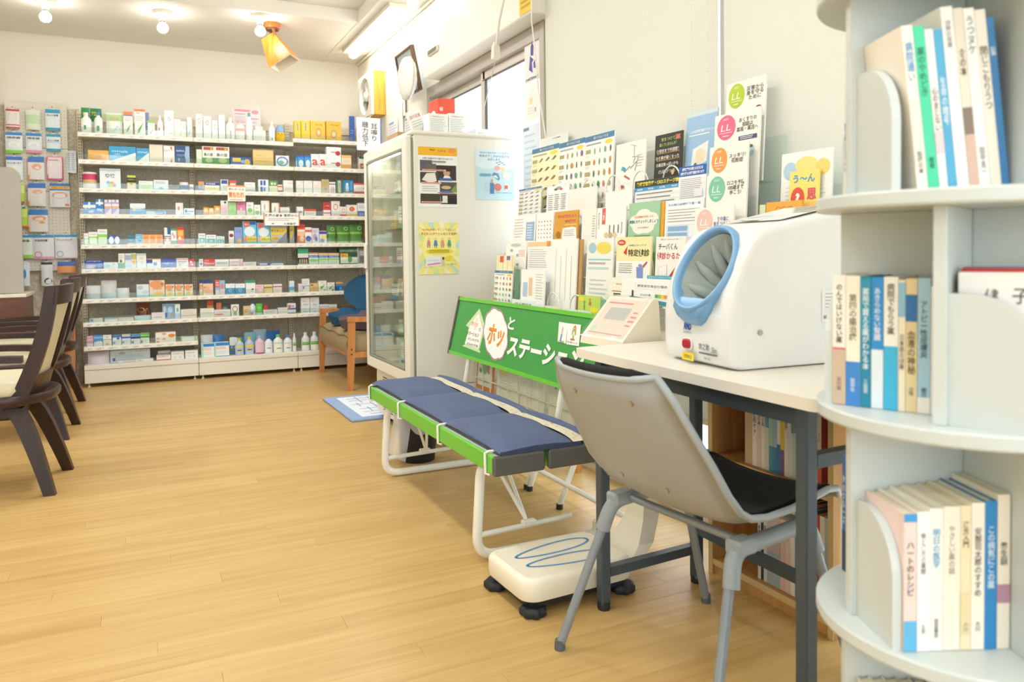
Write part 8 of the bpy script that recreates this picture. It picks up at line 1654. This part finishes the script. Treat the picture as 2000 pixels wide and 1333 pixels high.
# ------------------------------------------------------------------ packs hung on the pegboard
PK = [(40,130,118,248,'e9e0dc','white pack with red border','B,.9,1,c8454a;S,.2,.45,.8,.8,d8ccc4;B,.0,.22,c05a5a;B,.1,.16,f0e4e0'), (178,272,122,255,'dfe4d2','clear pack with pale green and beige pads','B,.3,.75,c0dcb4;E,.5,.5,.35,.2,e8cba8'), (312,408,120,262,'e4edf0','pack with aqua head, net bandage','B,.82,1,2f9fc4;T,ネット包帯,.5,.72,.1,3a4a54,.8;B,0,.14,2f9fc4;S,.2,.2,.8,.5,f0f4f6'),
 (38,150,252,415,'dfe6e8','glove pack with blue head and green foot','B,.86,1,2f86d0;T,綿手袋,.5,.74,.09,2a3a4a,.8;B,0,.14,7fd030;E,.5,.4,.35,.16,f2f4f2'), (178,282,255,415,'dfe6e8','glove pack with blue head and pink foot','B,.86,1,2f86d0;T,綿手袋,.5,.74,.09,2a3a4a,.8;B,0,.14,e890b0;E,.5,.4,.35,.16,f2f4f2'), (318,412,265,402,'e4edf0','small pack with aqua head, net bandage','B,.85,1,2f9fc4;T,ネット包帯,.5,.62,.11,3a4a54,.8;B,0,.14,2f9fc4;B,.5,.52,8fc4dc'),
 (44,152,440,600,'e4e9ec','bandage pack with blue head behind the grey screen','B,.85,1,2f6fc0;T,ネットホータイ,.5,.72,.09,2a3a5a,.85;E,.6,.4,.3,.2,f0f2f2;E,.4,.45,.12,.08,f0d850'), (190,300,443,598,'e9e2dc','sandal pack of blue and orange, top of three','B,.75,1,3f78c0;V,0,.1,f0a030;E,.55,.55,.3,.14,e8b090;L,.1,.3,2,d0c8c0'), (322,430,440,600,'f0e0e4','pack with pink border and white pad','V,0,.08,d85a80;V,.92,1,d85a80;B,0,.06,d85a80;B,.94,1,e8a0b4;S,.2,.1,.8,.7,f4f0ec;L,.78,.88,1,c07a8a'),
 (118,165,605,760,'b8d83c','lime green pack beside the grey screen, upper','B,.5,.9,d8ec80;B,.0,.08,d84a3c'), (190,310,600,780,'e9e2dc','supporter pack of blue and orange, middle of three','B,.78,1,2f72c0;V,0,.09,f0a030;E,.55,.62,.3,.1,e8b898;S,.2,.1,.9,.45,dfe6ee;L,.05,.15,1,c4c0bc'), (342,475,603,788,'e6e4e2','large supporter pack with yellow title','B,.88,1,2f72c0;B,.76,.88,f0c840;T,お肌にらくラク,.5,.82,.08,d0502c,.8;B,.7,.76,3f78c0;E,.5,.5,.4,.14,d8a888;S,.15,.1,.9,.38,c8d8e6;S,.75,.05,.95,.15,e08a5a'),
 (118,185,762,930,'b8d83c','lime green pack beside the grey screen, lower','B,.5,.9,d0e870;S,.5,.88,.8,.98,3f70c0;B,.0,.08,d84a3c'), (190,325,780,958,'e9e4de','supporter pack of blue and orange, bottom of three','B,.75,1,3f86c8;V,0,.08,f0a030;E,.55,.6,.35,.12,e8a078;S,.2,.05,.95,.42,f0efec;E,.7,.42,.15,.06,f0b04a'), (138,220,980,1140,'e4ece0','gauze pack with blue head and green foot','B,.9,1,2f9ad0;B,0,.15,a0d84a;T,救急,.5,.76,.1,3a4a44,.6;S,.1,.25,.9,.6,f0f4f2'),
 (220,368,980,1145,'eceaec','gauze pack with blue head and pink foot','B,.9,1,2f9ad0;B,0,.1,e8a8c0;T,救急絆創膏,.4,.78,.09,3a4a54,.6;S,.12,.32,.88,.65,dfeef2;R,.25,.18,.18,.14,e08aa8'), (378,527,978,1140,'eceaec','large gauze pack with blue head','B,.9,1,2f9ad0;T,プリントラップ,.42,.78,.08,3a4a54,.7;S,.12,.32,.88,.62,dfeef2;R,.22,.18,.16,.13,8fb8d0;B,0,.05,f0c4d0'), (148,200,1165,1330,'dfeaf4','blue and white pack low on the wall','E,.5,.6,.35,.3,f0f4f8;E,.4,.5,.2,.2,4f90d0'), (285,358,1160,1330,'e9e9ea','white and black pack with number','B,.9,1,1f2630;E,.6,.2,.36,.14,1f2a4a;T,15,.6,.2,.12,f0f4f8,.4;L,.5,.8,3,b8bcc0'), (395,520,1158,1240,'e89a5a','blue and orange pack low on the wall','B,.6,1,2f5fb0;L,.7,.9,1,e9ecf4')]
DONE = []
for k, (x0, x1, y0, y1, base, look, code) in enumerate(PK):
    s = 3.508; Y = 6.895; a = at(x0/s, 180+y1/s, Y=Y); b_ = at(x1/s, 180+y0/s, Y=Y)
    for (p0, p1, q0, q1) in DONE:
        ox = min(b_.x, p1)-max(a.x, p0)
        if ox > .018 and b_.z > q0-.026 and a.z < q0: b_.z = q0-.026
        elif 0 < ox <= .018 and b_.z > q0 and a.z < q1:
            if a.x < p0: b_.x = p0-.001
            else: a.x = p1+.001
    DONE.append((a.x, b_.x, a.z, b_.z))
    q = MB(); pouch_mesh(q, a.x, b_.x, Y, a.z, b_.z-a.z, base, code, .022)
    q.box((a.x+b_.x)/2-.012, (a.x+b_.x)/2+.012, Y+.0105, Y+.0118, b_.z-.002, b_.z+.010, C('eeeeea'))
    tag(q.build('hanging_pack', loc=((a.x+b_.x)/2, Y+.011, a.z)), '%s on the pegboard' % look, 'pack', 'packs hung on the pegboard')
    if b_.z < .9: continue
    q = WM(peg); cx = (a.x+b_.x)/2; q.tube([(cx, 6.93, b_.z+.016), (cx, 6.893, b_.z+.012), (cx, 6.888, b_.z+.020)], .0022, C('55524c'), 6); q.build('peg_hook', peg)
for k, (x0, x1, y0, y1) in enumerate(((462,480,402,552), (485,520,402,555))):
    s = 3.508; Y = 6.915; a = at(x0/s, 180+y1/s, Y=Y); b_ = at(x1/s, 180+y0/s, Y=Y); q = MB(); q.box(a.x, b_.x, Y, Y+.01, a.z, b_.z, C('eef0f2')); f = Face(q, (a.x, Y, a.z), (1,0,0), (0,0,1), b_.x-a.x, b_.z-a.z); f.rect(.1, .05, .9, .95, C(['cfdcea', 'e9edf2'][k])); f.lines(.2, .1, .8, .9, 9, C('8f9bb0'), .3)
    tag(q.build('thin_pack', loc=((a.x+b_.x)/2, Y, a.z)), ['narrow pale blue pack beside the pegboard, left of two', 'narrow white pack beside the pegboard, right of two'][k], 'pack', 'narrow packs beside the pegboard')
